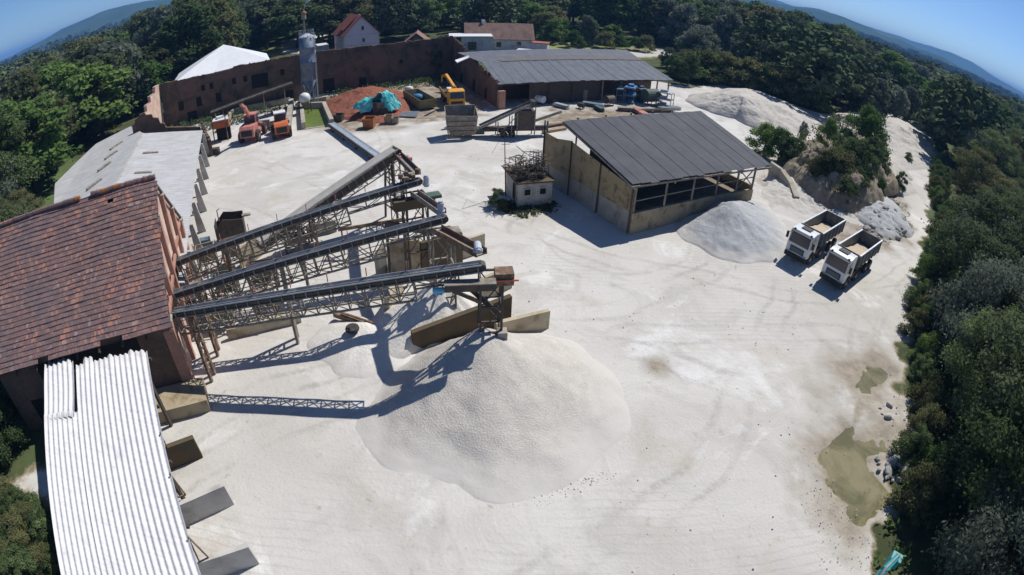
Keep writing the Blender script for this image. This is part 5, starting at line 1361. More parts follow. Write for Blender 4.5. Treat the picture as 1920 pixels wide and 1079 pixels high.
# === houses behind the wall
def house(name, label, corner, wu, dv, he, hr, wm, rm, wins=(), over=.5, ridge='v', a=None, z0=-.3):
    "front gable runs wu along U at the corner; the house goes dv back along V"
    U_, V_ = (GU, GV) if a is None else (V(math.cos(a), math.sin(a)), V(-math.sin(a), math.cos(a)))
    o = V(*corner); root = thing(name, label, 'house', (o.x, o.y, 0))
    HP_ = lambda u, v, z: o+U_*u+V_*v+ZZ*z
    b = MB()
    if ridge == 'v': b.ext([HP_(0, 0, z0), HP_(wu, 0, z0), HP_(wu, 0, he), HP_(wu/2, 0, hr-.15), HP_(0, 0, he)], V_*dv)
    else: b.ext([HP_(0, 0, z0), HP_(0, dv, z0), HP_(0, dv, he), HP_(0, dv/2, hr-.15), HP_(0, 0, he)], U_*wu)
    b.build('wall', M_[wm], root)
    b = MB(); s = (hr-he)/((wu if ridge == 'v' else dv)/2)
    if ridge == 'v':
        slab(b, [HP_(-over, -over, he-over*s), HP_(wu/2, -over, hr), HP_(wu/2, dv+over, hr), HP_(-over, dv+over, he-over*s)], .2)
        slab(b, [HP_(wu/2+.003, -over, hr), HP_(wu+over, -over, he-over*s), HP_(wu+over, dv+over, he-over*s), HP_(wu/2+.003, dv+over, hr)], .2)
    else:
        slab(b, [HP_(-over, -over, he-over*s), HP_(wu+over, -over, he-over*s), HP_(wu+over, dv/2, hr), HP_(-over, dv/2, hr)], .2)
        slab(b, [HP_(-over, dv/2+.003, hr), HP_(wu+over, dv/2+.003, hr), HP_(wu+over, dv+over, he-over*s), HP_(-over, dv+over, he-over*s)], .2)
    b.build('roof', M_[rm], root)
    for f, x, z, w, h in wins:
        if f == 'f': window(root, HP_(x, -.02, z), w, h, -V_, 'white_plaster')
        else: window(root, HP_(-.02, x, z), w, h, -U_, 'white_plaster')
    return root, HP_, U_, V_
hc = at(645, 96); 
k_ = .90
hcx = (hc.x*k_, hc.y*k_)
ph, HP_, U_, V_ = house('pink_house', 'pink two-storey house with red tiled roof and white corner strips behind the ruined wall', hcx, 10.6, 15, 7.0, 12.4, 'pink_plaster', 'roof_red',
    [('f', 5.7, 8.6, .8, 1.2), ('f', 5.9, 5.0, .8, 1.2), ('f', 7.4, 1.7, 1.0, 1.1), ('s', 3, 5, .9, 1.2), ('s', 7, 5, .9, 1.2)])
b = MB()
for z in (3.6, 6.5): b.ext([HP_(.2, -.04, z), HP_(10.4, -.04, z), HP_(10.4, -.04, z+.22), HP_(.2, -.04, z+.22)], V_*.037)
b.ext([HP_(-.03, -.05, -.2), HP_(.3, -.05, -.2), HP_(.3, -.05, 6.5), HP_(-.03, -.05, 6.5)], V_*.047)
b.ext([HP_(10.3, -.05, -.2), HP_(10.63, -.05, -.2), HP_(10.63, -.05, 6.5), HP_(10.3, -.05, 6.5)], V_*.047)
b.build('trim_strip', M_['white_plaster'], ph)
b = MB(); b.ext([HP_(.6, 3, 8.0), HP_(.6, 8.5, 8.0), HP_(4.6, 8.5, 12.0), HP_(4.6, 3, 12.0)], ZZ*.15); b.build('dormer_roof', M_['roof_red'], ph)
b = MB(); b.box(HP_(6.2, 7, 11.6), (.7, .7, 1.6)); b.build('chimney', M_['brick_red'], ph)
hc = at(757, 88)*.92; house('small_barn', 'little brown-roofed barn between the pink house and the farmhouse', (hc.x, hc.y), 7.5, 8, 3.0, 6.0, 'brick_brown', 'roof_brown', [('f', 3.7, 3.8, 1, 1)], .6, 'v', math.radians(8))
hc = at(925, 97); fh, HP2, U2, V2 = house('farmhouse', 'long white farmhouse with faded brown tile roof behind the far shed', (hc.x-8, hc.y+1), 19.5, 9, 4.2, 8.2, 'white_plaster', 'roof_brown',
    [('f', 9.5, 1.9, 1.5, 1.6), ('f', 15.6, 2.2, 1.3, 1.3)], .7, 'u', math.radians(8))
b = MB(); b.box(HP2(5, 4.6, 8.4), (.8, .8, 1.4)); b.build('chimney', M_['white_plaster'], fh)
hc = at(862, 100)
an = thing('white_annex', 'flat-roofed white annex at the left end of the farmhouse', 'building', (hc.x, hc.y, 0))
b = MB(); b.box((hc.x+4.5, hc.y+4, 2.3), (9, 7, 5.0), rz=.14); b.build('wall', M_['white_plaster'], an)
b = MB(); b.box((hc.x+2.6, hc.y+4, 5.0), (12.5, 8.5, .25), rz=.14); b.build('flat_roof', M_['white_sheet'], an)
b = MB(); b.box((hc.x+3.5, hc.y+.28, 2.2), (2.4, .2, 2.4), rz=.14); b.build('window', M_['glass'], an)
hc = at(985, 98)
for i, (px, py, w, d, h, rm, lb) in enumerate([(1012, 96, 5, 4, 2.6, 'roof_red', 'small white hut with red roof at the right end of the farmhouse'), (1000, 102, 9, 3, 1.0, 'white_sheet', 'low bright-roofed lean-to in front of the farmhouse')]):
    p = at(px, py); t = thing('garden_hut', lb, 'hut', (p.x, p.y, 0))
    b = MB(); b.box((p.x, p.y, h/2), (w, d, h), rz=-.2); b.build('wall', M_['white_plaster'], t)
    b = MB(); b.box((p.x, p.y, h+.12), (w+.5, d+.5, .2), rz=-.2); b.build('roof', M_[rm], t)
for i, (px, py) in enumerate([(478, 88), (905, 103)]): pass
b = MB(); p = at(604, 92, 0); b.box((p.x*.93, p.y*.93, 1.6), (3.5, 6, 3.2), rz=.5)
tag(b.build('white_garage', M_['white_plaster']), 'small white garage left of the pink house', 'garage')
p = at(-2, 168); b = MB(); t = thing('red_roofed_house', 'distant house with a red roof at the far left edge', 'house', (p.x*.55, p.y*.55, 0))
b.box((p.x*.55, p.y*.55, 2.5), (12, 9, 5), rz=.6); b.build('wall', M_['white_plaster'], t)
b = MB(); q = V(p.x*.55, p.y*.55, 5); e = V(math.cos(.6), math.sin(.6))*7; f = V(-math.sin(.6), math.cos(.6))*5.5
slab(b, [q-e-f, q+e-f, q+e+ZZ*4, q-e+ZZ*4], .3); slab(b, [q-e+f, q-e+ZZ*4.003, q+e+ZZ*4.003, q+e+f], .3); b.build('roof', M_['roof_red'], t)
# ---------------------------------------------------------------- conveyors and bays
def lattice(b, p, q, up, side, depth, width, step, th=.07, dens=1.0, r=None):
    d = (q-p); L = d.length; d = d/L; n = max(2, int(L/step))
    for s in (-1, 1):
        o = side*s*width/2
        b.beam(p+o-up*depth, q+o-up*depth, th*1.4)
        for i in range(n+1):
            a = p+d*L*i/n+o
            b.beam(a, a-up*depth, th)
            if i < n:
                c = p+d*L*(i+1)/n+o
                if i % 2: b.beam(a-up*depth, c, th*.8)
                else: b.beam(a, c-up*depth, th*.8)
                if dens > 1: b.beam(a-up*depth*.5, c-up*depth*.5, th*.6)
    for i in range(n+1):
        a = p+d*L*i/n-up*depth
        b.beam(a-side*width/2, a+side*width/2, th*.8)
        if i < n: b.beam(a-side*width/2, p+d*L*(i+1)/n-up*depth+side*width/2, th*.6)
def conveyor(label, S, E, width=1.0, belt='belt', truss_to=.72, depth=1.15, legs=(), rails='galv', start=.0, posts=True, box=.30):
    S, E = Vector(S), Vector(E)
    root = thing('belt_conveyor', label, 'conveyor', (S.x, S.y, 0))
    d = (E-S).normalized(); side = d.cross(ZZ).normalized(); up = side.cross(d).normalized(); L = (E-S).length
    # troughed belt
    b = MB(); w = width/2; n = 24
    prof = [(-w, .10), (-w*.5, 0), (w*.5, 0), (w, .10)]
    vs = []
    for i in range(n+1):
        c = S.lerp(E, i/n)
        for x, z in prof: vs.append(c+side*x+up*(z+.10))
    for i in range(n+1):
        c = S.lerp(E, i/n)
        for x, z in prof: vs.append(c+side*x+up*(z+.07))
    m = 4*(n+1); fs = []
    for i in range(n):
        for k in range(3):
            q = i*4+k; fs.append((q, q+1, q+5, q+4)); fs.append((m+q, m+q+4, m+q+5, m+q+1))
        fs.append((i*4, i*4+4, m+i*4+4, m+i*4)); fs.append((i*4+3, m+i*4+3, m+i*4+7, i*4+7))
    b.add(vs, fs); b.build('belt', M_[belt], root)
    b = MB(); b.beam(S-up*(box-.05), E-up*(box-.05), width*.86, .03, up); b.build('return_belt', M_['belt'], root)
    for s in (-1, 1):
        b = MB(); b.beam(S+side*s*(w+.06)+up*.13, E+side*s*(w+.06)+up*.13, .05, .08, up); b.build('side_rail', M_[rails], root)
    b = MB(); r = random.Random(int(L*100))
    for s in (-1, 1):
        b.beam(S+side*s*(w+.06)-up*box, E+side*s*(w+.06)-up*box, .09, .09, up)
    b.build('lower_rail', M_['steel_dust'], root)
    k = int(L/.78)
    for i in range(k+1):
        b = MB()
        c = S.lerp(E, (i+.3)/(k+.6))
        for s in (-1, 1): b.beam(c+side*s*(w+.1)+up*.07, c+side*s*(w+.1)-up*box, .06, .06)
        b.beam(c-side*w-up*box, c+side*w-up*box, .05)
        b.beam(c-side*w+up*.0, c+side*w+up*.0, .07)
        b.build('roller_frame', M_['steel_dust'], root)
    b = MB()
    for s in (1,): b.beam(S+side*s*(w+.02)-up*box*.42, E+side*s*(w+.02)-up*box*.42, .02, box*.8, up)
    b.beam(S-side*(w+.02)-up*box*.42, E-side*(w+.02)-up*box*.42, .02, box*.8, up)
    b.build('side_panel', M_['steel_dark'], root)
    if truss_to > 0:
        b = MB(); lattice(b, S.lerp(E, start)-up*(box+.02), S.lerp(E, truss_to)-up*(box+.02), up, side, depth, width+.3, .95, .075, 2)
        b.build('truss', M_['steel_dust'], root)
        if truss_to < 1:
            b = MB(); lattice(b, S.lerp(E, truss_to)-up*(box+.02), S.lerp(E, .93)-up*(box+.02), up, side, depth*.45, width*.8, 1.4, .06)
            b.build('truss', M_['steel_dust'], root)
    b = MB(); b.cyl(E-side*w*1.2-up*.08, E+side*w*1.2-up*.08, .24, .24, 14); b.build('head_pulley', M_['steel_dark'], root)
    b = MB(); b.cyl(S-side*w*1.05-up*.12, S+side*w*1.05-up*.12, .25, .25, 12); b.build('tail_pulley', M_['steel_dark'], root)
    if posts:
        b = MB()
        for i in range(int(L/2.4)):
            c = S.lerp(E, (i+.6)/(int(L/2.4)+.4)); b.beam(c-side*(w+.12)+up*.2, c-side*(w+.12)+up*.2+ZZ*.55, .05)
        build_each(b, 'guard_post', M_['red_faded'], root)
    for t, sp_, wd in legs:
        c = S.lerp(E, t)-up*(box+.05)
        b = MB()
        for s in (-1, 1):
            b.beam(c+side*s*(w+.05), V(c.x, c.y, 0)+side*s*(w+sp_)+ZZ*-.15, .2, .2)
        zz = c.z
        for f in (.25, .5, .75):
            x1 = w+.05+(sp_-.05)*f
            b.beam(c-side*x1-ZZ*zz*f, c+side*x1-ZZ*zz*f, .1)
        for f0, f1 in ((.02, .25), (.25, .5), (.5, .75)):
            x0, x1 = w+.05+(sp_-.05)*f0, w+.05+(sp_-.05)*f1
            b.beam(c-side*x0-ZZ*zz*f0, c+side*x1-ZZ*zz*f1, .07); b.beam(c+side*x0-ZZ*zz*f0, c-side*x1-ZZ*zz*f1, .07)
        b.build('support_frame', M_[wd], root)
    return root, S, E, d, side, up
def motor(parent, c, m, s=.5, ax=None, name='drive_motor'):
    b = MB(); ax = Vector(ax or (1, 0, 0)); b.cyl(Vector(c)-ax*s*.8, Vector(c)+ax*s*.8, s*.45, s*.45, 14); b.cyl(Vector(c)+ax*s*.8, Vector(c)+ax*s*1.05, s*.34, s*.3, 12)
    b.box(Vector(c)-ZZ*s*.42, (s*1.1, s*.8, s*.16))
    return b.build(name, M_[m], parent)
C3 = conveyor('front belt conveyor running from the brick mill to above the huge gravel pile', at(326, 586, 5.65), at(903, 497, 8.1), .42, 'belt', .8, 1.2, [(.06, .2, 'steel_rust')])
C2 = conveyor('middle belt conveyor of the three fanning out of the brick mill', at(323, 552, 5.55), at(833, 408, 8.1), .36, 'belt', .78, 1.3, [(.1, .2, 'steel_rust'), (.42, .2, 'steel_dust')])
C1 = conveyor('back belt conveyor, topmost of the three starting at the brick mill gable', at(334, 489, 5.4), at(786, 338, 8.1), .38, 'belt', .70, 1.45, [(.2, .2, 'steel_rust'), (.5, .3, 'steel_dust')])
C4 = conveyor('steep dusty pale conveyor rising behind the back belt conveyor', at(485, 456, 2.0), at(742, 280, 7.5), 1.25, 'belt_pale', .55, 1.1, [(.35, .3, 'steel_rust'), (.92, .9, 'steel_dark')], 'belt_pale', 0.12, False, .8)
C5 = conveyor('low flat pale blue conveyor running from the green basin to the steep conveyor', at(621, 232, .9), at(718, 300, .9), .95, 'pipe_blue', 0, 1, [(.1, .1, 'steel_dark'), (.35, .1, 'steel_dark'), (.6, .1, 'steel_dark'), (.85, .1, 'steel_dark')], 'pipe_blue', 0, False, .35)
# fittings at the heads
motor(C3[0], C3[2]-C3[4]*(-.0)+C3[3]*-.2+V(-.1, 1.1, .55), 'silo_top', .5, C3[4])
motor(C2[0], C2[2]+V(-.3, .5, .45), 'silo_top', .5, (0, 0, 1))
motor(C1[0], C1[2]+V(.55, .0, -.1), 'silo_top', .5, (0, 0, 1))
b = MB()
for k in range(7): b.box(C1[2]+C1[3]*(-1.6+k*.25)+V(RND.uniform(-.2, .2), RND.uniform(-.1, .5), RND.uniform(.2, .7)), (.35, .3, .4), rz=k)
b.build('drive_unit', M_['steel_rust'], C1[0])
def plate(b, pts, t): return b.ext(pts, t)
# discharge boxes and platforms under the heads
def frame_tower(name, label, c, a, w, d, z0, z1, n=2, m='steel_dark', deck=None, th=.2):
    u = V(math.cos(a), math.sin(a)); v = V(-u.y, u.x); c = V(c[0], c[1])
    root = thing(name, label, 'steel frame', (c.x, c.y, 0))
    cs = [c+u*x*w/2+v*y*d/2 for x, y in ((-1, -1), (1, -1), (1, 1), (-1, 1))]
    for p in cs:
        b = MB(); b.beam(p+ZZ*z0, p+ZZ*z1, th); b.build('leg', M_[m], root)
    b = MB()
    for k in range(n+1):
        z = z0+(z1-z0)*(k+.0)/n+(.2 if k == 0 else 0)
        for i in range(4): b.beam(cs[i]+ZZ*z, cs[(i+1) % 4]+ZZ*z, th*.8)
        if k < n:
            zz = z0+(z1-z0)*(k+1)/n
            for i in range(4): b.beam(cs[i]+ZZ*z, cs[(i+1) % 4]+ZZ*zz, th*.45)
    b.build('bracing', M_[m], root)
    if deck:
        b = MB(); b.box(c+ZZ*z1+ZZ*.12, (w+.6, d+.6, .14), rz=a); b.build('deck', M_[deck], root)
    return root, c, u, v
a3 = math.atan2(C3[3].y, C3[3].x)
T3, c, u, v = frame_tower('head_tower', 'steel head tower with dark discharge box under the front conveyor head', (C3[2].x+.5, C3[2].y+.75), a3, 1.3, 1.1, 1.2, 7.0, 3, 'steel_dark', th=.15)
b = MB(); b.box(c+u*-1.3-v*1.2+ZZ*7.05, (2.9, .55, .42), rz=a3); b.build('discharge_box', M_['steel_dark'], T3)
b = MB(); b.box(c+u*-1.3-v*1.2+ZZ*7.31, (2.95, .62, .06), rz=a3); b.build('box_lid', M_['steel_dust'], T3)
b = MB(); b.box(c+u*.75-v*.2+ZZ*7.0, (1.1, .9, .8), rz=a3); b.build('chute', M_['steel_rust'], T3)
b = MB(); b.box(c+u*.8-v*.72+ZZ*7.0, (1.5, .07, .09), rz=a3); b.build('red_bar', M_['orange'], T3)
b = MB(); b.beam(c+u*-1.5-v*.3+ZZ*6.6, c+u*.6-v*.2+ZZ*4.2, .2, .3); b.beam(c+u*-2.6-v*1.1+ZZ*6.9, c+u*-.6-v*.5+ZZ*5.4, .16, .22); b.build('brace', M_['steel_dark'], T3)
b = MB(); b.box(c+u*.7-v*.6+ZZ*3.0, (.6, .6, .6), rz=a3); b.build('footing', M_['concrete'], T3)
motor(T3, c+u*-3.1-v*1.15+ZZ*6.8, 'lightblue', .42, u, 'blue_motor')
a2 = math.atan2(C2[3].y, C2[3].x)
T2, c, u, v = frame_tower('head_tower', 'steel head tower under the middle conveyor head', (C2[2].x-.2, C2[2].y-.2), a2, 1.5, 1.3, -.2, 7.1, 3, 'steel_dust', th=.14)
b = MB(); b.box(c+u*.8+ZZ*6.7, (1.0, 1.0, .9), rz=a2); b.build('chute', M_['steel_dust'], T2)
# long sloping chutes linking the heads
def trough(label, p, q, w, m='steel_dust', mi='wood_pale'):
    root = thing('chute', label, 'chute', (p.x, p.y, 0))
    d = (q-p).normalized(); s = d.cross(ZZ).normalized()
    b = MB(); b.beam(p, q, w, .08); b.build('bottom', M_[mi], root)
    for k in (-1, 1):
        b = MB(); b.beam(p+s*k*w/2+ZZ*.15, q+s*k*w/2+ZZ*.15, .06, .4); b.build('side', M_[m], root)
trough('brown timber-lined chute dropping from the middle conveyor head to the front conveyor head', C2[2]+V(-.4, -.8, -.6), C3[2]+V(-.1, 1.3, -.1), .75, 'steel_rust', 'wood_pale')
trough('narrow chute dropping from the back conveyor head to the middle conveyor head', C1[2]+V(-.3, -.7, -.9), C2[2]+V(-.3, 1.0, -.2), .6, 'steel_dust', 'steel_dust')
trough('short chute from the steep pale conveyor down to the back conveyor head', C4[2]+V(.2, -.5, -.4), C1[2]+V(-.4, .9, .1), .7, 'steel_dark', 'steel_dust')
a1 = math.atan2(C1[3].y, C1[3].x)
T1, c, u, v = frame_tower('head_tower', 'steel head tower with brown bunker under the back conveyor head', (C1[2].x-.4, C1[2].y-.2), a1, 1.7, 1.4, -.2, 6.9, 3, 'steel_dark', th=.15)
b = MB(); b.box(c+u*-.2-v*.5+ZZ*6.5, (3.3, .8, .8), rz=a1); b.build('bunker', M_['concrete_brown'], T1)
b = MB(); b.box(c+u*1.2-v*.4+ZZ*6.8, (1.6, .9, .25), rz=a1); b.build('green_guard', M_['steel_green'], T1)
b = MB(); b.beam(c+u*-2.6-v*.9+ZZ*5.3, c+u*1.2-v*1.2+ZZ*3.9, .3, .45); b.beam(c+u*-2.6-v*.9+ZZ*5.3, c+u*-2.6-v*.9, .2); b.beam(c+u*-1.2-v*.9+ZZ*5.3, c+u*-1.2-v*.9, .2); b.build('brace', M_['steel_dark'], T1)
T4, c, u, v = frame_tower('head_tower', 'steel head tower under the steep pale conveyor', (C4[2].x+.1, C4[2].y-.3), math.atan2(C4[3].y, C4[3].x), 1.2, 1.2, -.2, 7.0, 4, 'steel_dust', th=.11)
b = MB(); r = random.Random(3)
for k in range(9): b.box(c+V(.8+r.uniform(-.4, .9), -.6+r.uniform(-.9, .4), 6.8+r.uniform(-.7, .6)), (.3, .3, .35), rz=k)
build_each(b, 'gearbox', M_['red_faded'], T4)
b = MB(); b.beam(at(634, 430, 2.6), at(760, 410, 3.2), .12, .15); b.beam(at(634, 433, 2.4), at(760, 414, 3.0), .12, .12)
b.beam(at(640, 430, 2.6), V(*at(640, 430, 2.6)[:2], -.1), .12); b.beam(at(745, 413, 3.1), V(*at(745, 413, 3.1)[:2], -.1), .12)
tag(b.build('pipe_bridge', M_['steel_rust']), 'pair of thin rusty pipes bridging between the back and middle conveyors', 'pipes')
# concrete walls of the bays under the heads
def bw(label, pts, off, m, name='bay_wall'):
    b = MB(); b.ext(pts, off); return tag(b.build(name, M_[m]), label, 'wall')
def facewall(label, BL, BR, hl, hr, m, t=.35, top_in=0, name='bay_wall', z0=-.3):
    p, q = at(*BL), at(*BR); d = (q-p).normalized(); nrm = ZZ.cross(d)
    return bw(label, [p+ZZ*z0, q+ZZ*z0, q+ZZ*hr, p+d*top_in+ZZ*hl], nrm*t, m, name)
facewall('tan concrete bay wall sticking out to the right below the middle conveyor head', (850, 494), (909, 473), 1.85, 1.85, 'concrete_bay', .3)
facewall('tan concrete bay wall sticking out to the right of the front conveyor head', (905, 562), (960, 540), 1.9, 1.9, 'concrete_bay', .3)
facewall('low tan wedge of concrete wall at the right edge of the big gravel pile', (930, 640), (1029, 615), 1.5, 1.5, 'concrete_bay', .35)
facewall('tall tan concrete panel between the middle and the front conveyor', (724, 516), (790, 512), 3.1, 3.1, 'concrete_bay', .4, .6)
facewall('shaded olive concrete wall right behind the tall tan panel', (793, 514), (868, 494), 2.9, 2.9, 'concrete_brown', .35)
facewall('stained brown bay wall half buried behind the big gravel pile', (776, 658), (958, 610), 1.5, 2.5, 'concrete_brown', .4)
facewall('narrow tan concrete wall with pale top left of the gravel bays', (733, 600), (757, 560), 1.9, 1.9, 'concrete_bay', .5)
facewall('small leaning pale wall end by the tall tan panel', (712, 520), (727, 512), 2.0, 2.6, 'concrete', .5)
facewall('tan low wall under the left part of the front conveyor', (430, 640), (566, 606), 1.0, 1.0, 'concrete_bay', .3)
facewall('pale low wall between the back and the middle conveyor', (578, 448), (632, 436), 1.3, 1.3, 'concrete', .3)
facewall('tan slanting wall slab beneath the back conveyor near the mill', (455, 505), (500, 476), 2.0, 2.4, 'concrete_bay', .3)
b = MB(); b.beam(at(628, 588, .6), at(708, 614, .4), .5, .35); b.beam(at(640, 586, .9), at(700, 606, .8), .12, .12)
tag(b.build('steel_beam', M_['steel_rust']), 'rusty steel girder lying beside the front conveyor', 'girder')
# clutter at the mill end under the conveyors
r = random.Random(31)
CL = [(352, 520, 'steel_green', 'green machine frame under the back conveyor next to the mill gable'), (395, 508, 'steel_dust', 'dusty screen frame between the back and middle conveyor near the mill'), (440, 500, 'steel_rust', 'rusty machine stand under the back conveyor'),
      (372, 580, 'steel_rust', 'rusty machine stand between the middle and front conveyor at the mill'), (430, 565, 'steel_green', 'green machine frame between the middle and front conveyor'), (500, 548, 'steel_dark', 'dark machine stand under the middle conveyor'),
      (360, 620, 'steel_dark', 'dark machine stand below the front conveyor at the mill'), (420, 615, 'steel_dust', 'dusty pipe rack below the front conveyor'), (505, 600, 'steel_rust', 'rusty pipe rack below the middle of the front conveyor'), (560, 470, 'steel_dark', 'dark braced stand below the back conveyor')]
for px, py, m, lb in CL:
    g = at(px, py); t = thing('machine_frame', lb, 'steel frame', (g.x, g.y, 0))
    w, d, h = r.uniform(1.5, 2.3), r.uniform(1.1, 1.7), r.uniform(1.8, 2.9)
    b = MB(); a = r.uniform(.2, .6); u = V(math.cos(a), math.sin(a)); v = V(-u.y, u.x)
    cs = [g+u*x*w/2+v*y*d/2 for x, y in ((-1, -1), (1, -1), (1, 1), (-1, 1))]
    for p in cs: b.beam(p-ZZ*.1, p+ZZ*h, .14)
    for z in (h*.45, h):
        for i in range(4): b.beam(cs[i]+ZZ*z, cs[(i+1) % 4]+ZZ*z, .11)
    for i in range(4): b.beam(cs[i]+ZZ*.1, cs[(i+1) % 4]+ZZ*h*.9, .07)
    b.build('frame', M_[m], t)
    b = MB(); b.box(g+ZZ*(h*.72), (w*.7, d*.7, h*.4), rz=a); b.cyl(g+u*-w*.4+ZZ*h*.5, g+u*w*.4+ZZ*h*.5, .3, .3, 10); b.build('casing', M_['steel_dust' if m != 'steel_dust' else 'olive'], t)
    b = MB()
    for k in range(7):
        p = g+u*r.uniform(-w, w)*.6+v*r.uniform(-d, d)*.8+ZZ*r.uniform(.1, h); q = p+V(r.uniform(-1.1, 1.1), r.uniform(-1.1, 1.1), r.uniform(-.7, .7)); q.z = max(.05, q.z)
        b.cyl(p, q, .045, .045, 5)
    build_each(b, 'pipe', M_['steel_dust'], t)
# black hopper box standing behind the back conveyor
p = at(437, 452)
t = thing('hopper', 'black steel hopper with torn rim behind the back conveyor', 'hopper', (p.x, p.y, 0))
b = MB(); u = V(math.cos(a1), math.sin(a1)); v = V(-u.y, u.x)
for s, o in ((3.0, -v*1.0), (3.0, v*1.0)): b.ext([p+o-u*s/2+ZZ*.4, p+o+u*s/2+ZZ*.4, p+o+u*s/2+ZZ*2.6, p+o+u*.4+ZZ*2.7, p+o-u*.5+ZZ*2.9, p+o-u*s/2+ZZ*1.9], v*.08)
for s in (-1.5, 1.45): b.ext([p+u*s-v*.99+ZZ*.4, p+u*s+v*.99+ZZ*.4, p+u*s+v*.99+ZZ*2.4, p+u*s-v*.99+ZZ*2.4], u*.08)
b.build('bin', M_['steel_dark'], t)
b = MB()
for x in (-1.3, 1.3):
    for y in (-.8, .8): b.beam(p+u*x+v*y-ZZ*.1, p+u*x+v*y+ZZ*.6, .15)
build_each(b, 'leg', M_['steel_rust'], t)
b = MB(); b.box(p+u*1.9+ZZ*2.5, (.9, .5, .14), rz=a1); b.cyl(p-u*1.0+ZZ*2.4, p-u*1.0+ZZ*3.6, .06, .05, 6); b.cyl(p-u*1.0+ZZ*3.6, p-u*.7+ZZ*3.7, .05, .05, 6); build_each(b, 'bracket', M_['steel_dust'], t)
b = MB(); b.box(at(385, 458, .6), (1.1, .8, 1.2), rz=.4); tag(b.build('switch_box', M_['blue_steel']), 'blue-grey switch cabinet at the left foot of the black hopper', 'cabinet')
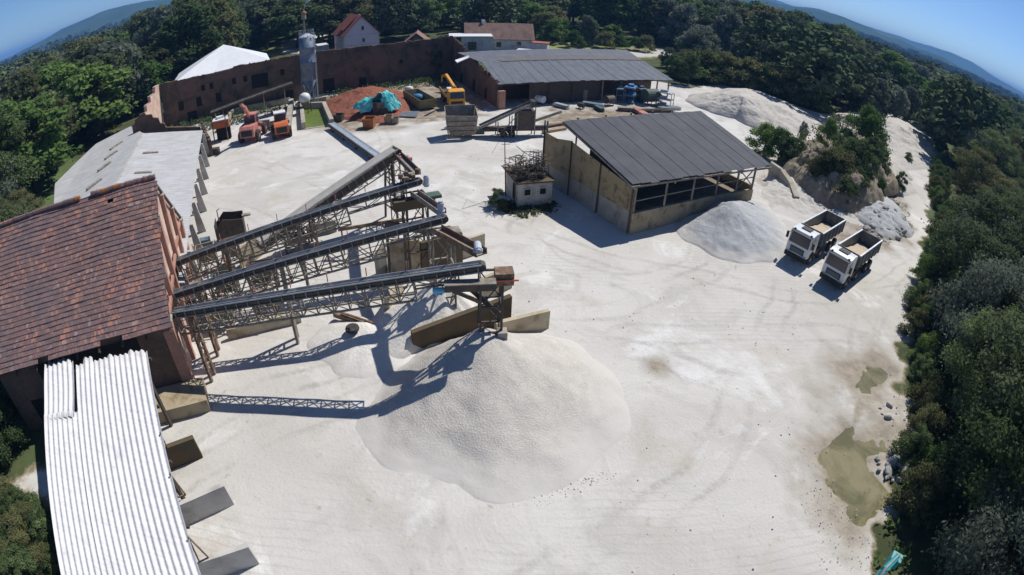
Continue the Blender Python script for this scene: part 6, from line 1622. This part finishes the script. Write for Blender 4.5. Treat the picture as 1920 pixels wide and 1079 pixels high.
# ---------------------------------------------------------------- tipper lorries
def wheel(parent, c, r=.52, w=.36, rim='galv', yaxis=V(0, 1, 0)):
    b = MB(); b.lathe(Vector(c)-yaxis*w/2, [(r*.62, 0), (r*.93, .02), (r, w*.2), (r, w*.8), (r*.93, w-.02), (r*.62, w)], 18, yaxis)
    wo = b.build('wheel', M_['rubber'], parent)
    b = MB(); b.lathe(Vector(c)-yaxis*(w/2+.01), [(r*.18, 0), (r*.6, .03), (r*.6, w-.01), (r*.18, w+.02)], 14, yaxis); b.build('rim', M_[rim], wo)
    return wo
def tipper(label):
    t = thing('tipper_lorry', label, 'lorry')
    b = MB(); 
    for y in (-.42, .42): b.box((-.1, y, .95), (8.6, .12, .28))
    for x in (-4.0, -2.4, -.8, .9, 2.2, 3.6): b.box((x, 0, .95), (.14, .8, .22))
    b.box((1.55, -.85, .85), (1.2, .5, .5)); b.box((1.6, .85, .85), (1.0, .5, .55))
    b.build('chassis', M_['steel_dark'], t)
    # cab: side outline pushed across
    prof = [(4.58, .85), (4.62, 1.1), (4.60, 1.75), (4.42, 2.75), (4.22, 2.98), (3.6, 3.1), (2.75, 3.06), (2.62, 2.9), (2.62, 1.0), (2.9, 1.0), (3.05, 1.25), (3.4, 1.4), (3.85, 1.25), (4.0, 1.0), (4.05, .85)]
    b = MB(); b.ext([V(x, -1.17, z) for x, z in prof], V(0, 2.34, 0)); cab = b.build('cab', M_['truck_white'], t)
    b = MB(); b.ext([V(4.622, -1.06, 1.80), V(4.622, 1.06, 1.80), V(4.452, 1.02, 2.72), V(4.452, -1.02, 2.72)], V(-.03, 0, -.004)); b.build('windscreen', M_['glass'], t)
    for s in (-1, 1):
        b = MB(); b.ext([V(4.35, s*1.175, 1.75), V(4.22, s*1.175, 2.6), V(3.3, s*1.175, 2.6), V(3.3, s*1.175, 1.75)], V(0, s*.012, 0)); b.build('side_window', M_['glass'], t)
        b = MB(); b.box((4.45, s*1.42, 2.25), (.16, .22, .62)); b.beam(V(4.3, s*1.2, 2.6), V(4.45, s*1.42, 2.5), .05); b.build('wing_mirror', M_['black'], t)
        b = MB(); b.ext([V(4.60, s*.78-.22, .68), V(4.60, s*.78+.22, .68), V(4.64, s*.78+.22, .95), V(4.64, s*.78-.22, .95)], V(.03, 0, 0)); b.build('headlight', M_['galv'], t)
        b = MB(); b.box((3.45, s*1.14, 1.0), (1.05, .2, .1)); b.box((2.85, s*1.12, .6), (.35, .26, .5)); b.build('wing', M_['black'], t)
    b = MB(); b.box((4.62, 0, .62), (.2, 2.34, .42)); b.build('bumper', M_['black'], t)
    b = MB(); b.box((3.35, 0, 3.11), (.7, 1.0, .1)); b.box((4.2, -.9, 3.0), (.12, .2, .12)); b.box((4.2, .9, 3.0), (.12, .2, .12)); b.build('roof_fitting', M_['black'], t)
    b = MB(); b.box((2.3, 0, 2.1), (.22, 2.1, 1.5)); b.cyl(V(2.3, -1.0, 1.2), V(2.3, -1.0, 3.0), .09, .09, 8); b.build('air_intake', M_['steel_dark'], t)
    b = MB(); b.ext([V(4.625, -.75, 1.0), V(4.625, .75, 1.0), V(4.635, .75, 1.55), V(4.635, -.75, 1.55)], V(.02, 0, 0)); g = b.build('grille', M_['black'], t)
    b = MB(); 
    for z in (1.12, 1.25, 1.38): b.box((4.665, 0, z), (.02, 1.3, .035))
    b.build('grille_bar', M_['galv'], g)
    b = MB(); b.box((4.52, 0, 2.86), (.3, 2.2, .06)); b.build('sun_visor', M_['black'], t)
    # tipping body, open at the top
    x0, x1, w, z0, z1 = -4.45, 1.95, 1.2, 1.5, 2.8
    b = MB(); b.box(((x0+x1)/2, 0, z0+.05), (x1-x0-.1, 2*w-.16, .1)); b.build('body_floor', M_['tipper_in'], t)
    for s in (-1, 1):
        b = MB(); b.ext([V(x0, s*w, z0), V(x1, s*w, z0), V(x1, s*w, z1), V(x0, s*w, z1)], V(0, -s*.07, 0)); so_ = b.build('body_side', M_['tipper_grey'], t)
        b = MB(); b.box(((x0+x1)/2, s*(w+.0), z1+.05), (x1-x0+.1, .15, .12)); b.build('top_rail', M_['galv'], so_)
        b = MB()
        for k in range(7): b.box((x0+.1+k*(x1-x0-.2)/6, s*(w+.045), (z0+z1)/2), (.09, .085, z1-z0-.02))
        build_each(b, 'rib', M_['tipper_grey'], so_)
    b = MB(); b.ext([V(x1, -w+.071, z0), V(x1, w-.071, z0), V(x1+.05, w-.071, z1+.1), V(x1+.05, -w+.071, z1+.1)], V(-.07, 0, 0)); b.build('body_front', M_['tipper_grey'], t)
    b = MB(); b.ext([V(x0, -w+.071, z0), V(x0, w-.071, z0), V(x0-.05, w-.071, z1+.08), V(x0-.05, -w+.071, z1+.08)], V(.07, 0, 0)); b.build('tailgate', M_['tipper_grey'], t)
    b = MB(); n = 10
    vs = []
    for i in range(n+1):
        for j in range(n+1):
            x = x0+.5+(x1-.1-x0-.5)*i/n; y = -w+.09+(2*w-.18)*j/n
            f = i/n; h = .12+.75*min(1, max(0, f*1.5-.25))**1.3*(1-.25*((y/w)**2))+.04*math.sin(x*7+y*5)
            vs.append(V(x, y, z0+.06+h))
    fs = [(i*(n+1)+j, i*(n+1)+j+1, (i+1)*(n+1)+j+1, (i+1)*(n+1)+j) for i in range(n) for j in range(n)]
    b.add(vs, fs); b.build('sand_load', M_['sand'], t, True)
    b = MB(); b.cyl(V(2.2, 0, 1.2), V(2.2, 0, 2.4), .12, .12, 10); b.build('tipping_ram', M_['galv'], t)
    for x in (3.45, 1.0, -1.75, -3.1):
        for s in (-1, 1): wheel(t, (x, s*1.03, .5))
    return t
TK = 1.12
def place(o, x, y, ang, s=TK, z=0):
    o.location = (x, y, z); o.rotation_euler = (0, 0, ang); o.scale = (s, s, s)
tA = tipper('white tipper lorry loaded with sand, the one nearer the wood and puddles')
tB = copy_tree(tA); tB['label'] = 'white tipper lorry loaded with sand, the one beside the grey gravel cone'
for o in (tA, tB): o['group'] = 'tipper lorries parked side by side'
place(tA, 34.7, 42.4, math.radians(-144.5)); place(tB, 32.2, 46.7, math.radians(-142.5))
tB.scale = (TK*.985,)*3
# ---------------------------------------------------------------- machines at the back of the yard
def local(fn):
    return fn
def loader(label, paint, cabm='white_paint', boom=False):
    t = thing('wheel_loader', label, 'loader')
    b = MB(); b.ext([V(-2.6, -.95, .8), V(-2.6, -.95, 1.8), V(-2.3, -.95, 2.1), V(-.6, -.95, 2.15), V(-.4, -.95, 1.1), V(1.6, -.95, 1.0), V(1.6, -.95, .7)], V(0, 1.9, 0)); b.build('body', M_[paint], t)
    b = MB(); b.box((-2.64, 0, 1.3), (.06, 1.4, .7)); b.build('radiator_grille', M_['black'], t)
    b = MB(); b.ext([V(-.9, -.7, 1.9), V(-.75, -.7, 3.1), V(.35, -.7, 3.1), V(.6, -.7, 1.9)], V(0, 1.4, 0)); b.build('cab', M_['glass'], t)
    b = MB(); b.box((-.2, 0, 3.18), (1.5, 1.6, .14)); b.build('cab_roof', M_[cabm], t)
    b = MB()
    for x, y in ((-.8, -.72), (-.8, .72), (.45, -.72), (.45, .72)): b.beam(V(x, y, 1.9), V(x*.9, y, 3.12), .1)
    build_each(b, 'cab_pillar', M_[paint], t)
    for s in (-1, 1):
        b = MB(); b.beam(V(.7, s*.55, 1.9), V(2.6, s*.55, 1.1), .16, .3); b.beam(V(2.6, s*.55, 1.1), V(3.3, s*.55, .6), .16, .26); b.build('lift_arm', M_[paint], t)
    b = MB(); b.ext([V(3.1, -1.35, .15), V(4.2, -1.35, .1), V(4.25, -1.35, .2), V(3.5, -1.35, .45), V(3.4, -1.35, 1.3), V(3.2, -1.35, 1.25)], V(0, 2.7, 0)); b.build('bucket', M_['steel_dust'], t)
    for x in (-1.6, 1.5):
        for s in (-1, 1): wheel(t, (x, s*1.1, .72), .74, .5, paint)
    if boom:
        b = MB(); b.beam(V(-.2, 0, 2.4), V(-2.2, 0, 4.6), .35, .4); b.beam(V(-2.2, 0, 4.6), V(-3.4, 0, 5.2), .3, .3); b.build('boom', M_['red_faded'], t)
    return t
l1 = loader('orange wheel loader with white cab roof parked by the thick concrete wall', 'orange')
p = at(521, 258); place(l1, p.x, p.y+1.5, math.radians(118), 1.2)
l2 = loader('faded red loader with raised boom parked left of the orange loader', 'red_faded', 'red_faded', True)
p = at(466, 266); place(l2, p.x, p.y+2, math.radians(100), 1.3)
# yellow crane lorry
t = thing('crane_lorry', 'yellow flatbed lorry with folded crane arm near the ruined side wall', 'lorry')
b = MB(); b.ext([V(4.4, -1.2, .5), V(4.45, -1.2, 1.6), V(4.2, -1.2, 2.75), V(3.9, -1.2, 2.9), V(2.5, -1.2, 2.9), V(2.5, -1.2, .9), V(4.0, -1.2, .5)], V(0, 2.4, 0)); b.build('cab', M_['yellow'], t)
b = MB(); b.ext([V(4.452, -1.05, 1.7), V(4.452, 1.05, 1.7), V(4.25, 1.0, 2.62), V(4.25, -1.0, 2.62)], V(.02, 0, 0)); b.build('windscreen', M_['glass'], t)
b = MB(); b.ext([V(4.47, -.9, .9), V(4.47, .9, .9), V(4.47, .9, 1.25), V(4.47, -.9, 1.25)], V(.02, 0, 0)); b.build('grille', M_['black'], t)
b = MB(); b.box((4.5, 0, .6), (.16, 2.4, .3)); b.build('bumper', M_['black'], t)
b = MB(); b.box((-1.2, 0, 1.3), (6.4, 2.45, .16)); b.build('flatbed', M_['wood'], t)
for s in (-1, 1):
    b = MB(); b.box((-1.2, s*1.22, 1.65), (6.4, .06, .55)); b.build('side_board', M_['yellow'], t)
b = MB(); b.box((-1.4, .2, 1.75), (1.8, 1.2, .7)); b.build('white_sacks', M_['white_paint'], t)
b = MB(); b.box((-.1, 0, .95), (8.2, .9, .26)); b.build('chassis', M_['steel_dark'], t)
b = MB(); b.box((1.9, 0, 2.2), (.6, .7, 1.7)); b.beam(V(1.9, 0, 3.0), V(-1.6, -.6, 4.3), .4, .45); b.beam(V(-1.6, -.6, 4.3), V(-4.2, -.8, 3.6), .3, .35); b.beam(V(-4.2, -.8, 3.6), V(-4.4, -.8, 2.6), .2); b.build('crane_arm', M_['yellow'], t)
for x in (3.3, -1.4, -2.9):
    for s in (-1, 1): wheel(t, (x, s*1.0, .5), .52, .36, 'yellow')
p = at(862, 205); place(t, p.x-2.0, p.y+4.6, math.radians(-72), 1.15)
# olive skip with sacks
def skip(label, m, w, l, h, a, p, load=True):
    t = thing('skip_container', label, 'container'); f = MB()
    f.box((0, 0, .3), (l, w, .12)); f.build('floor', M_['tipper_in'], t)
    for s in (-1, 1):
        f = MB(); f.ext([V(-l/2-.5, s*w/2, h), V(l/2+.5, s*w/2, h), V(l/2, s*w/2, .2), V(-l/2, s*w/2, .2)], V(0, -s*.07, 0))
        for k in range(6): f.box((-l/2+.4+k*(l-.8)/5, s*(w/2+.05), h*.6), (.1, .1, h*.75))
        f.build('side', M_[m], t)
        f = MB(); f.ext([V(s*l/2, -w/2+.08, .2), V(s*l/2, w/2-.08, .2), V(s*(l/2+.5), w/2-.08, h), V(s*(l/2+.5), -w/2+.08, h)], V(-s*.07, 0, 0)); f.build('end', M_[m], t)
    t.location = (p.x, p.y, 0); t.rotation_euler = (0, 0, a); return t
p = at(786, 196)
skip('long olive open skip container in front of the ruined wall', 'olive', 3.0, 8.6, 1.9, math.radians(120), p)
def sack(px, py, z, m, lb, s=1.0):
    q = at(px, py, z); f = MB(); f.lathe(V(0, 0, 0), [(.25, 0), (.55, .12), (.62, .45), (.5, .8), (.2, .92)], 12); o = f.build('bulk_sack', M_[m], smooth=True)
    o.location = (q.x, q.y, z); o.scale = (1.2*s, s, s); tag(o, lb, 'sack')
sack(767, 172, .4, 'white_paint', 'upper white sack in the olive skip', 1.2); sack(775, 180, .4, 'white_paint', 'lower white sack in the olive skip', 1.2); sack(783, 189, .4, 'blue', 'blue sack in the olive skip', 1.4)
# teal tarpaulin over a machine, orange tubs
tp = at(706, 222)
t = thing('covered_machine', 'machine wrapped in a torn teal tarpaulin on the red soil heap', 'machine', (tp.x, tp.y+1, 0))
b = MB(); r = random.Random(5); nn = 18
vs = []
for i in range(nn+1):
    for j in range(nn+1):
        x = -3.4+6.8*i/nn; y = -1.7+3.2*j/nn
        e = max(abs(x)/3.4, abs(y)/1.7)
        z = 3.3+.5*math.sin(x*1.3)-1.9*max(0, e-.55)**1.3*2.6+r.uniform(-.13, .13)+.14*math.sin(x*5+y*3)
        vs.append(V(tp.x+x*.95+y*.35+r.uniform(-.12, .12), tp.y+1+y*1.0+x*.2, max(.5, z*1.12)))
b.add(vs, [(i*(nn+1)+j, (i+1)*(nn+1)+j, (i+1)*(nn+1)+j+1, i*(nn+1)+j+1) for i in range(nn) for j in range(nn) if not (8 < i < 13 and j < 5)])
b.build('tarpaulin', M_['teal_tarp'], t)
b = MB(); b.box((tp.x+.6, tp.y+.6, 1.5), (2.6, 1.7, 2.6), rz=.3); b.build('machine_body', M_['steel_dark'], t)
b = MB(); b.box((tp.x+.9, tp.y-.35, 2.3), (1.3, .1, 1.0), rz=.3); b.build('window', M_['glass'], t)
def tub(px, py, m, lb, w=1.5, h=1.3):
    q = at(px, py); f = MB(); f.lathe(V(q.x, q.y, 0), [(w*.42, 0), (w*.5, h*.9), (w*.54, h), (w*.46, h-.02), (w*.4, h*.35)], 4, ZZ); tag(f.build('tub', M_[m]), lb, 'tub')
tub(693, 240, 'rust_orange', 'rusty orange tub left of the teal tarpaulin', 2.6, 1.7); tub(729, 232, 'wood_pale', 'pale brown tub right of the teal tarpaulin', 1.8, 1.4)
tub(742, 233, 'steel_dust', 'small grey crate right of the pale brown tub', 1.4, 1.1); tub(636, 228, 'steel_dark', 'dark crate with torn top at the foot of the red soil heap', 2.2, 1.3)
b = MB(); q = at(764, 216, .3)
for k in range(5): b.beam(q+V(-1.6+k*.2, -.5+k*.3, .1*k), q+V(1.6+k*.1, -.9+k*.35, .1*k), .25, .12)
tag(b.build('plank_stack', M_['galv']), 'stack of grey planks between the teal tarpaulin and the olive skip', 'planks')
# orange open container on stilts at the left
p = at(419, 262)
t = thing('tipping_bin', 'rusty orange raised bin with pale load at the right corner of the pale-roofed shed', 'bin', (p.x, p.y, 0))
b = MB(); b.box(p+ZZ*2.9, (2.8, 2.2, 1.2), rz=.45); b.build('bin', M_['orange'], t)
b = MB(); b.box(p+ZZ*3.55, (2.7, 2.1, .2), rz=.45); b.box(p+V(-.3, .3, 3.8), (1.2, .9, .4), rz=.8); b.build('load', M_['white_paint'], t)
b = MB(); b.box(p+V(0, .5, 1.2), (2.4, 1.6, 2.2), rz=.45); b.build('dark_base', M_['painted_void'], t)
for dx, dy in ((-1.2, -1), (1.3, -.6), (1.0, 1.1), (-1.4, .7)):
    b = MB(); b.beam(p+V(dx, dy, 0), p+V(dx, dy, 4.4), .14); b.build('leg', M_['steel_rust'], t)
b = MB(); b.box(at(404, 283, .4), (1.2, 1.0, .9), rz=.2); tag(b.build('small_barrel_rack', M_['steel_dark']), 'dark box by the low brick stub', 'box')
# mobile screening plant in the middle
p = at(862, 262)
t = thing('screening_plant', 'mobile screening plant with grey hopper and inclined belt in the middle of the yard', 'machine', (p.x, p.y, 0))
a = math.radians(12); u = V(math.cos(a), math.sin(a)); v = V(-u.y, u.x)
b = MB(); b.ext([p-u*1.4+ZZ*.6, p+u*2.2+ZZ*.6, p+u*2.5+ZZ*3.4, p-u*1.9+ZZ*3.6], v*.12); b.ext([p-u*1.4+v*2.6+ZZ*.6, p+u*2.2+v*2.6+ZZ*.6, p+u*2.5+v*3.0+ZZ*4.4, p-u*1.9+v*3.0+ZZ*4.4], v*.12)
b.ext([p-u*1.5+v*.13+ZZ*.6, p-u*1.5+v*2.55+ZZ*.6, p-u*1.9+v*2.9+ZZ*4.3, p-u*1.9+v*.13+ZZ*3.6], -u*.1); b.ext([p+u*2.2+v*.13+ZZ*.6, p+u*2.2+v*2.55+ZZ*.6, p+u*2.5+v*2.9+ZZ*4.2, p+u*2.5+v*.13+ZZ*3.4], u*.1)
b.build('hopper', M_['steel_dust'], t)
b = MB()
for z in (1.2, 1.9, 2.6): b.beam(p-u*1.8-v*.08+ZZ*z, p+u*2.4-v*.08+ZZ*z, .1, .14)
b.build('hopper_rib', M_['wood_pale'], t)
b = MB(); b.box(p+u*6+v*1.3+ZZ*1.1, (14, 1.3, .5), rz=a); b.build('chassis', M_['steel_dark'], t)
bs_, be_ = p+u*3.0+v*1.0+ZZ*1.4, p+u*10.6+v*1.0+ZZ*5.0
b = MB(); b.beam(bs_, be_, 1.3, .1); b.build('belt', M_['belt'], t)
for s in (-1, 1):
    b = MB(); b.beam(bs_+v*s*.7+ZZ*.15, be_+v*s*.7+ZZ*.15, .08, .35); b.build('side_rail', M_['steel_dust'], t)
b = MB(); b.cyl(be_-v*.8, be_+v*.8, .45, .45, 14); b.build('head_drum', M_['steel_dark'], t)
b = MB(); b.box(p+u*9.6+v*1.2+ZZ*2.6, (2.6, 2.0, 2.8), rz=a); b.build('engine_house', M_['steel_dark'], t)
b = MB()
for x in (5.5, 7.5, 8.3, 10.9):
    for s in (0.2, 2.1): b.beam(p+u*x+v*s-ZZ*.1, p+u*x+v*s+ZZ*(1.3+(x-3)*.45), .15)
b.beam(p+u*5.5+v*.2+ZZ*.3, p+u*8.3+v*.2+ZZ*3.4, .1); b.build('support_frame', M_['steel_dust'], t)
b = MB(); b.beam(p+u*11.0+v*1.2+ZZ*2.2, p+u*15.2+v*2.0+ZZ*3.4, .8, .12); b.beam(p+u*11.0+v*.8+ZZ*2.4, p+u*15.2+v*1.6+ZZ*3.6, .08, .3); b.build('discharge_belt', M_['steel_dust'], t)
for x in (6.4, 7.6):
    wo = wheel(t, tuple(p+u*x+v*.35+ZZ*.5), .5, .3, 'steel_dust', v)
    wo = wheel(t, tuple(p+u*x+v*2.2+ZZ*.5), .5, .3, 'steel_dust', v)
b = MB(); b.box(p+u*3.0+v*.9+ZZ*.9, (1.2, .9, .8), rz=a); b.build('green_cover', M_['steel_green'], t)
# scrap and machines in front of the far shed
r = random.Random(44)
def item(kind, px, py, lb, m1, m2, s=1.0, cat='machine part'):
    p = at(px, py); a = r.uniform(0, 3)
    t = thing(kind, lb, cat, (p.x, p.y, 0)); u = V(math.cos(a), math.sin(a)); v = V(-u.y, u.x)
    if kind == 'steel_rack':
        b = MB(); cs = [p+u*x*s+v*y*s for x, y in ((-1.3, -.8), (1.3, -.8), (1.3, .8), (-1.3, .8))]
        for c in cs: b.beam(c, c+ZZ*2.4*s, .12)
        for z in (.2, 1.3*s, 2.4*s):
            for i in range(4): b.beam(cs[i]+ZZ*z, cs[(i+1) % 4]+ZZ*z, .1)
        b.build('frame', M_[m1], t)
        b = MB()
        for z in (.35, 1.4*s, 2.5*s): b.box(p+ZZ*z, (2.4*s, 1.5*s, .12), rz=a); b.box(p+u*.3+ZZ*(z+.25), (1.2*s, .8*s, .4), rz=a+.2)
        b.build('shelf', M_[m2], t)
    elif kind == 'drum_machine':
        b = MB(); b.cyl(p-u*1.1*s+ZZ*1.3*s, p+u*1.1*s+ZZ*1.3*s, .85*s, .85*s, 16); b.build('drum', M_[m1], t)
        b = MB()
        for k in (-.8, .8):
            for j in (-.5, .5): b.beam(p+u*k*s+v*j*s, p+u*k*s+v*j*.6*s+ZZ*1.2*s, .14)
        b.box(p+u*1.4*s+ZZ*1.1*s, (.6*s, .7*s, .8*s), rz=a); build_each(b, 'stand', M_[m2], t)
    elif kind == 'girder_stack':
        b = MB()
        for k in range(6): b.beam(p-FU*2.4*s+FV*(k%3)*.45+ZZ*(.2+.35*(k//3)), p+FU*2.4*s+FV*(k%3)*.45+ZZ*(.2+.35*(k//3)), .18, .26)
        b.build('girder', M_[m1], t)
        b = MB(); b.beam(p-FU*1.5*s-FV*.3, p-FU*1.5*s+FV*1.3, .2); b.beam(p+FU*1.5*s-FV*.3, p+FU*1.5*s+FV*1.3, .2); build_each(b, 'bearer', M_[m2], t)
    elif kind == 'sheet_stack':
        b = MB()
        for k in range(5): b.box(p+ZZ*(.12+.13*k)+u*r.uniform(-.2, .2), (3.2*s, 1.1*s, .08), rz=a+r.uniform(-.12, .12))
        b.build('sheet', M_[m1], t); b = MB(); b.box(p+ZZ*.04, (1.6*s, 1.3*s, .1), rz=a); b.build('pallet', M_[m2], t)
    return t
item('steel_rack', 1180, 192, 'tall blue steel rack under the right part of the far shed', 'blue_steel', 'blue', 1.3)
item('steel_rack', 1160, 190, 'blue-grey steel rack left of the tall blue one', 'blue_steel', 'blue_steel', 1.1)
item('steel_rack', 1245, 200, 'pale steel rack at the right corner of the far shed', 'galv', 'galv', 1.2)
item('drum_machine', 1218, 196, 'large dark rusty drum machine in front of the far shed', 'steel_green', 'steel_rust', 1.5)
item('drum_machine', 1142, 198, 'small dark drum machine at the edge of the far shed', 'steel_dark', 'steel_dust', .9)
item('girder_stack', 1225, 213, 'stack of dark girders at the right end of the far shed', 'steel_dark', 'wood', 1.5)
item('girder_stack', 1240, 222, 'single row of pale girders just behind the open shed roof', 'galv', 'wood', 1.6)
item('sheet_stack', 1175, 208, 'stack of pale and rusty sheets beside the dark girders', 'steel_dust', 'wood', 1.0)
item('sheet_stack', 1200, 214, 'stack of reddish sheets on the ground by the girders', 'red_faded', 'wood', 1.2)
item('sheet_stack', 1112, 200, 'dark sheets lying left of the small drum machine', 'blue_steel', 'wood', 1.2)
item('sheet_stack', 1123, 207, 'green-grey bundle lying in front of the dark sheets', 'steel_green', 'wood', .8)
item('drum_machine', 1012, 196, 'white tank machine left of the far shed door', 'white_paint', 'steel_dark', .8)
item('sheet_stack', 1052, 202, 'pale scrap heap in front of the far shed door', 'galv', 'wood', .9)
item('sheet_stack', 1030, 192, 'rusty scrap heap at the front wall of the far shed', 'steel_rust', 'wood', .9)
item('drum_machine', 1090, 204, 'small black roller standing alone before the far shed', 'steel_dark', 'steel_dark', .5)
item('steel_rack', 1200, 190, 'dark machine rack between the blue rack and the drum machine', 'steel_dark', 'blue_steel', 1.1)
item('girder_stack', 1258, 208, 'thin pale poles beside the right corner post of the far shed', 'galv', 'wood', 1.1)
for k, (a_, c_, m_, lb) in enumerate([((1012, 240), (1058, 232), 'brick_brown', 'first long brown timber lying behind the open shed'), ((1018, 248), (1060, 241), 'wood_pale', 'second, paler timber lying behind the open shed')]):
    b = MB(); b.beam(at(*a_, .2), at(*c_, .2), .6, .35); tag(b.build('timber', M_[m_]), lb, 'timber')
# excavator arm at the lower right corner
p = at(1640, 1098); q = at(1672, 1052, 1.6)
t = thing('excavator', 'teal excavator whose arm reaches in at the bottom right edge', 'excavator', (p.x, p.y, 0))
b0, b1_, b2_ = at(1630, 1110, 2.4), at(1655, 1072, 3.0), at(1681, 1046, 1.9)
b = MB(); b.beam(b0, b1_, .42, .5); b.beam(b1_, b2_, .36, .42); b.build('boom', M_['teal_paint'], t)
b = MB(); b.cyl(b0+ZZ*.4, b1_+ZZ*.32, .1, .1, 10); b.cyl(b1_+ZZ*.3, b2_+ZZ*.3, .07, .07, 10); b.build('hydraulic_ram', M_['galv'], t)
b = MB(); dd = (b2_-b1_).normalized(); b.box(b2_+dd*.1+ZZ*-.3, (.6, .7, .7), rz=.8); b.build('quick_hitch', M_['teal_paint'], t)
c = b0-(b1_-b0).normalized()*1.8; c.z = 0
b = MB(); b.box(c+ZZ*1.6, (2.6, 2.2, 1.3), rz=.9); b.build('body', M_['teal_paint'], t)
b = MB(); b.box(c+V(.3, -.8, 2.6), (1.2, 1.0, 1.2), rz=.9); b.build('cab', M_['glass'], t)
for s in (-1, 1):
    e = V(math.cos(.9+PI/2), math.sin(.9+PI/2))*s*1.0; f_ = V(math.cos(.9), math.sin(.9))
    b = MB(); b.ext([c+e-f_*1.6+ZZ*.4, c+e-f_*1.2+ZZ*.02, c+e+f_*1.2+ZZ*.02, c+e+f_*1.6+ZZ*.4, c+e+f_*1.2+ZZ*.8, c+e-f_*1.2+ZZ*.8], e.normalized()*.45); b.build('track', M_['rubber'], t)
# small things in the yard
for px, py, lb, m, s in [(661, 619, 'dark tyre lying on the pale heap below the front conveyor', 'rubber', 1), ]:
    q = at(px, py, 1.0); b = MB(); b.lathe(q, [(.2, 0), (.48, .02), (.52, .12), (.48, .24), (.2, .26)], 14); tag(b.build('tyre', M_[m]), lb, 'tyre')
# ---------------------------------------------------------------- air over the valley
hz = bpy.data.materials.new('valley_haze'); hz.use_nodes = True; hz.node_tree.nodes.clear()
vo = hz.node_tree.nodes.new('ShaderNodeVolumePrincipled'); ou = hz.node_tree.nodes.new('ShaderNodeOutputMaterial')
vo.inputs['Color'].default_value = (0.22, 0.50, 1.0, 1); vo.inputs['Density'].default_value = HAZE
hz.node_tree.links.new(vo.outputs[0], ou.inputs['Volume'])
b = MB(); b.box((0, 0, 66.5), (29000, 29000, 137))
ho = b.build('haze', hz); tag(ho, kind='stuff')
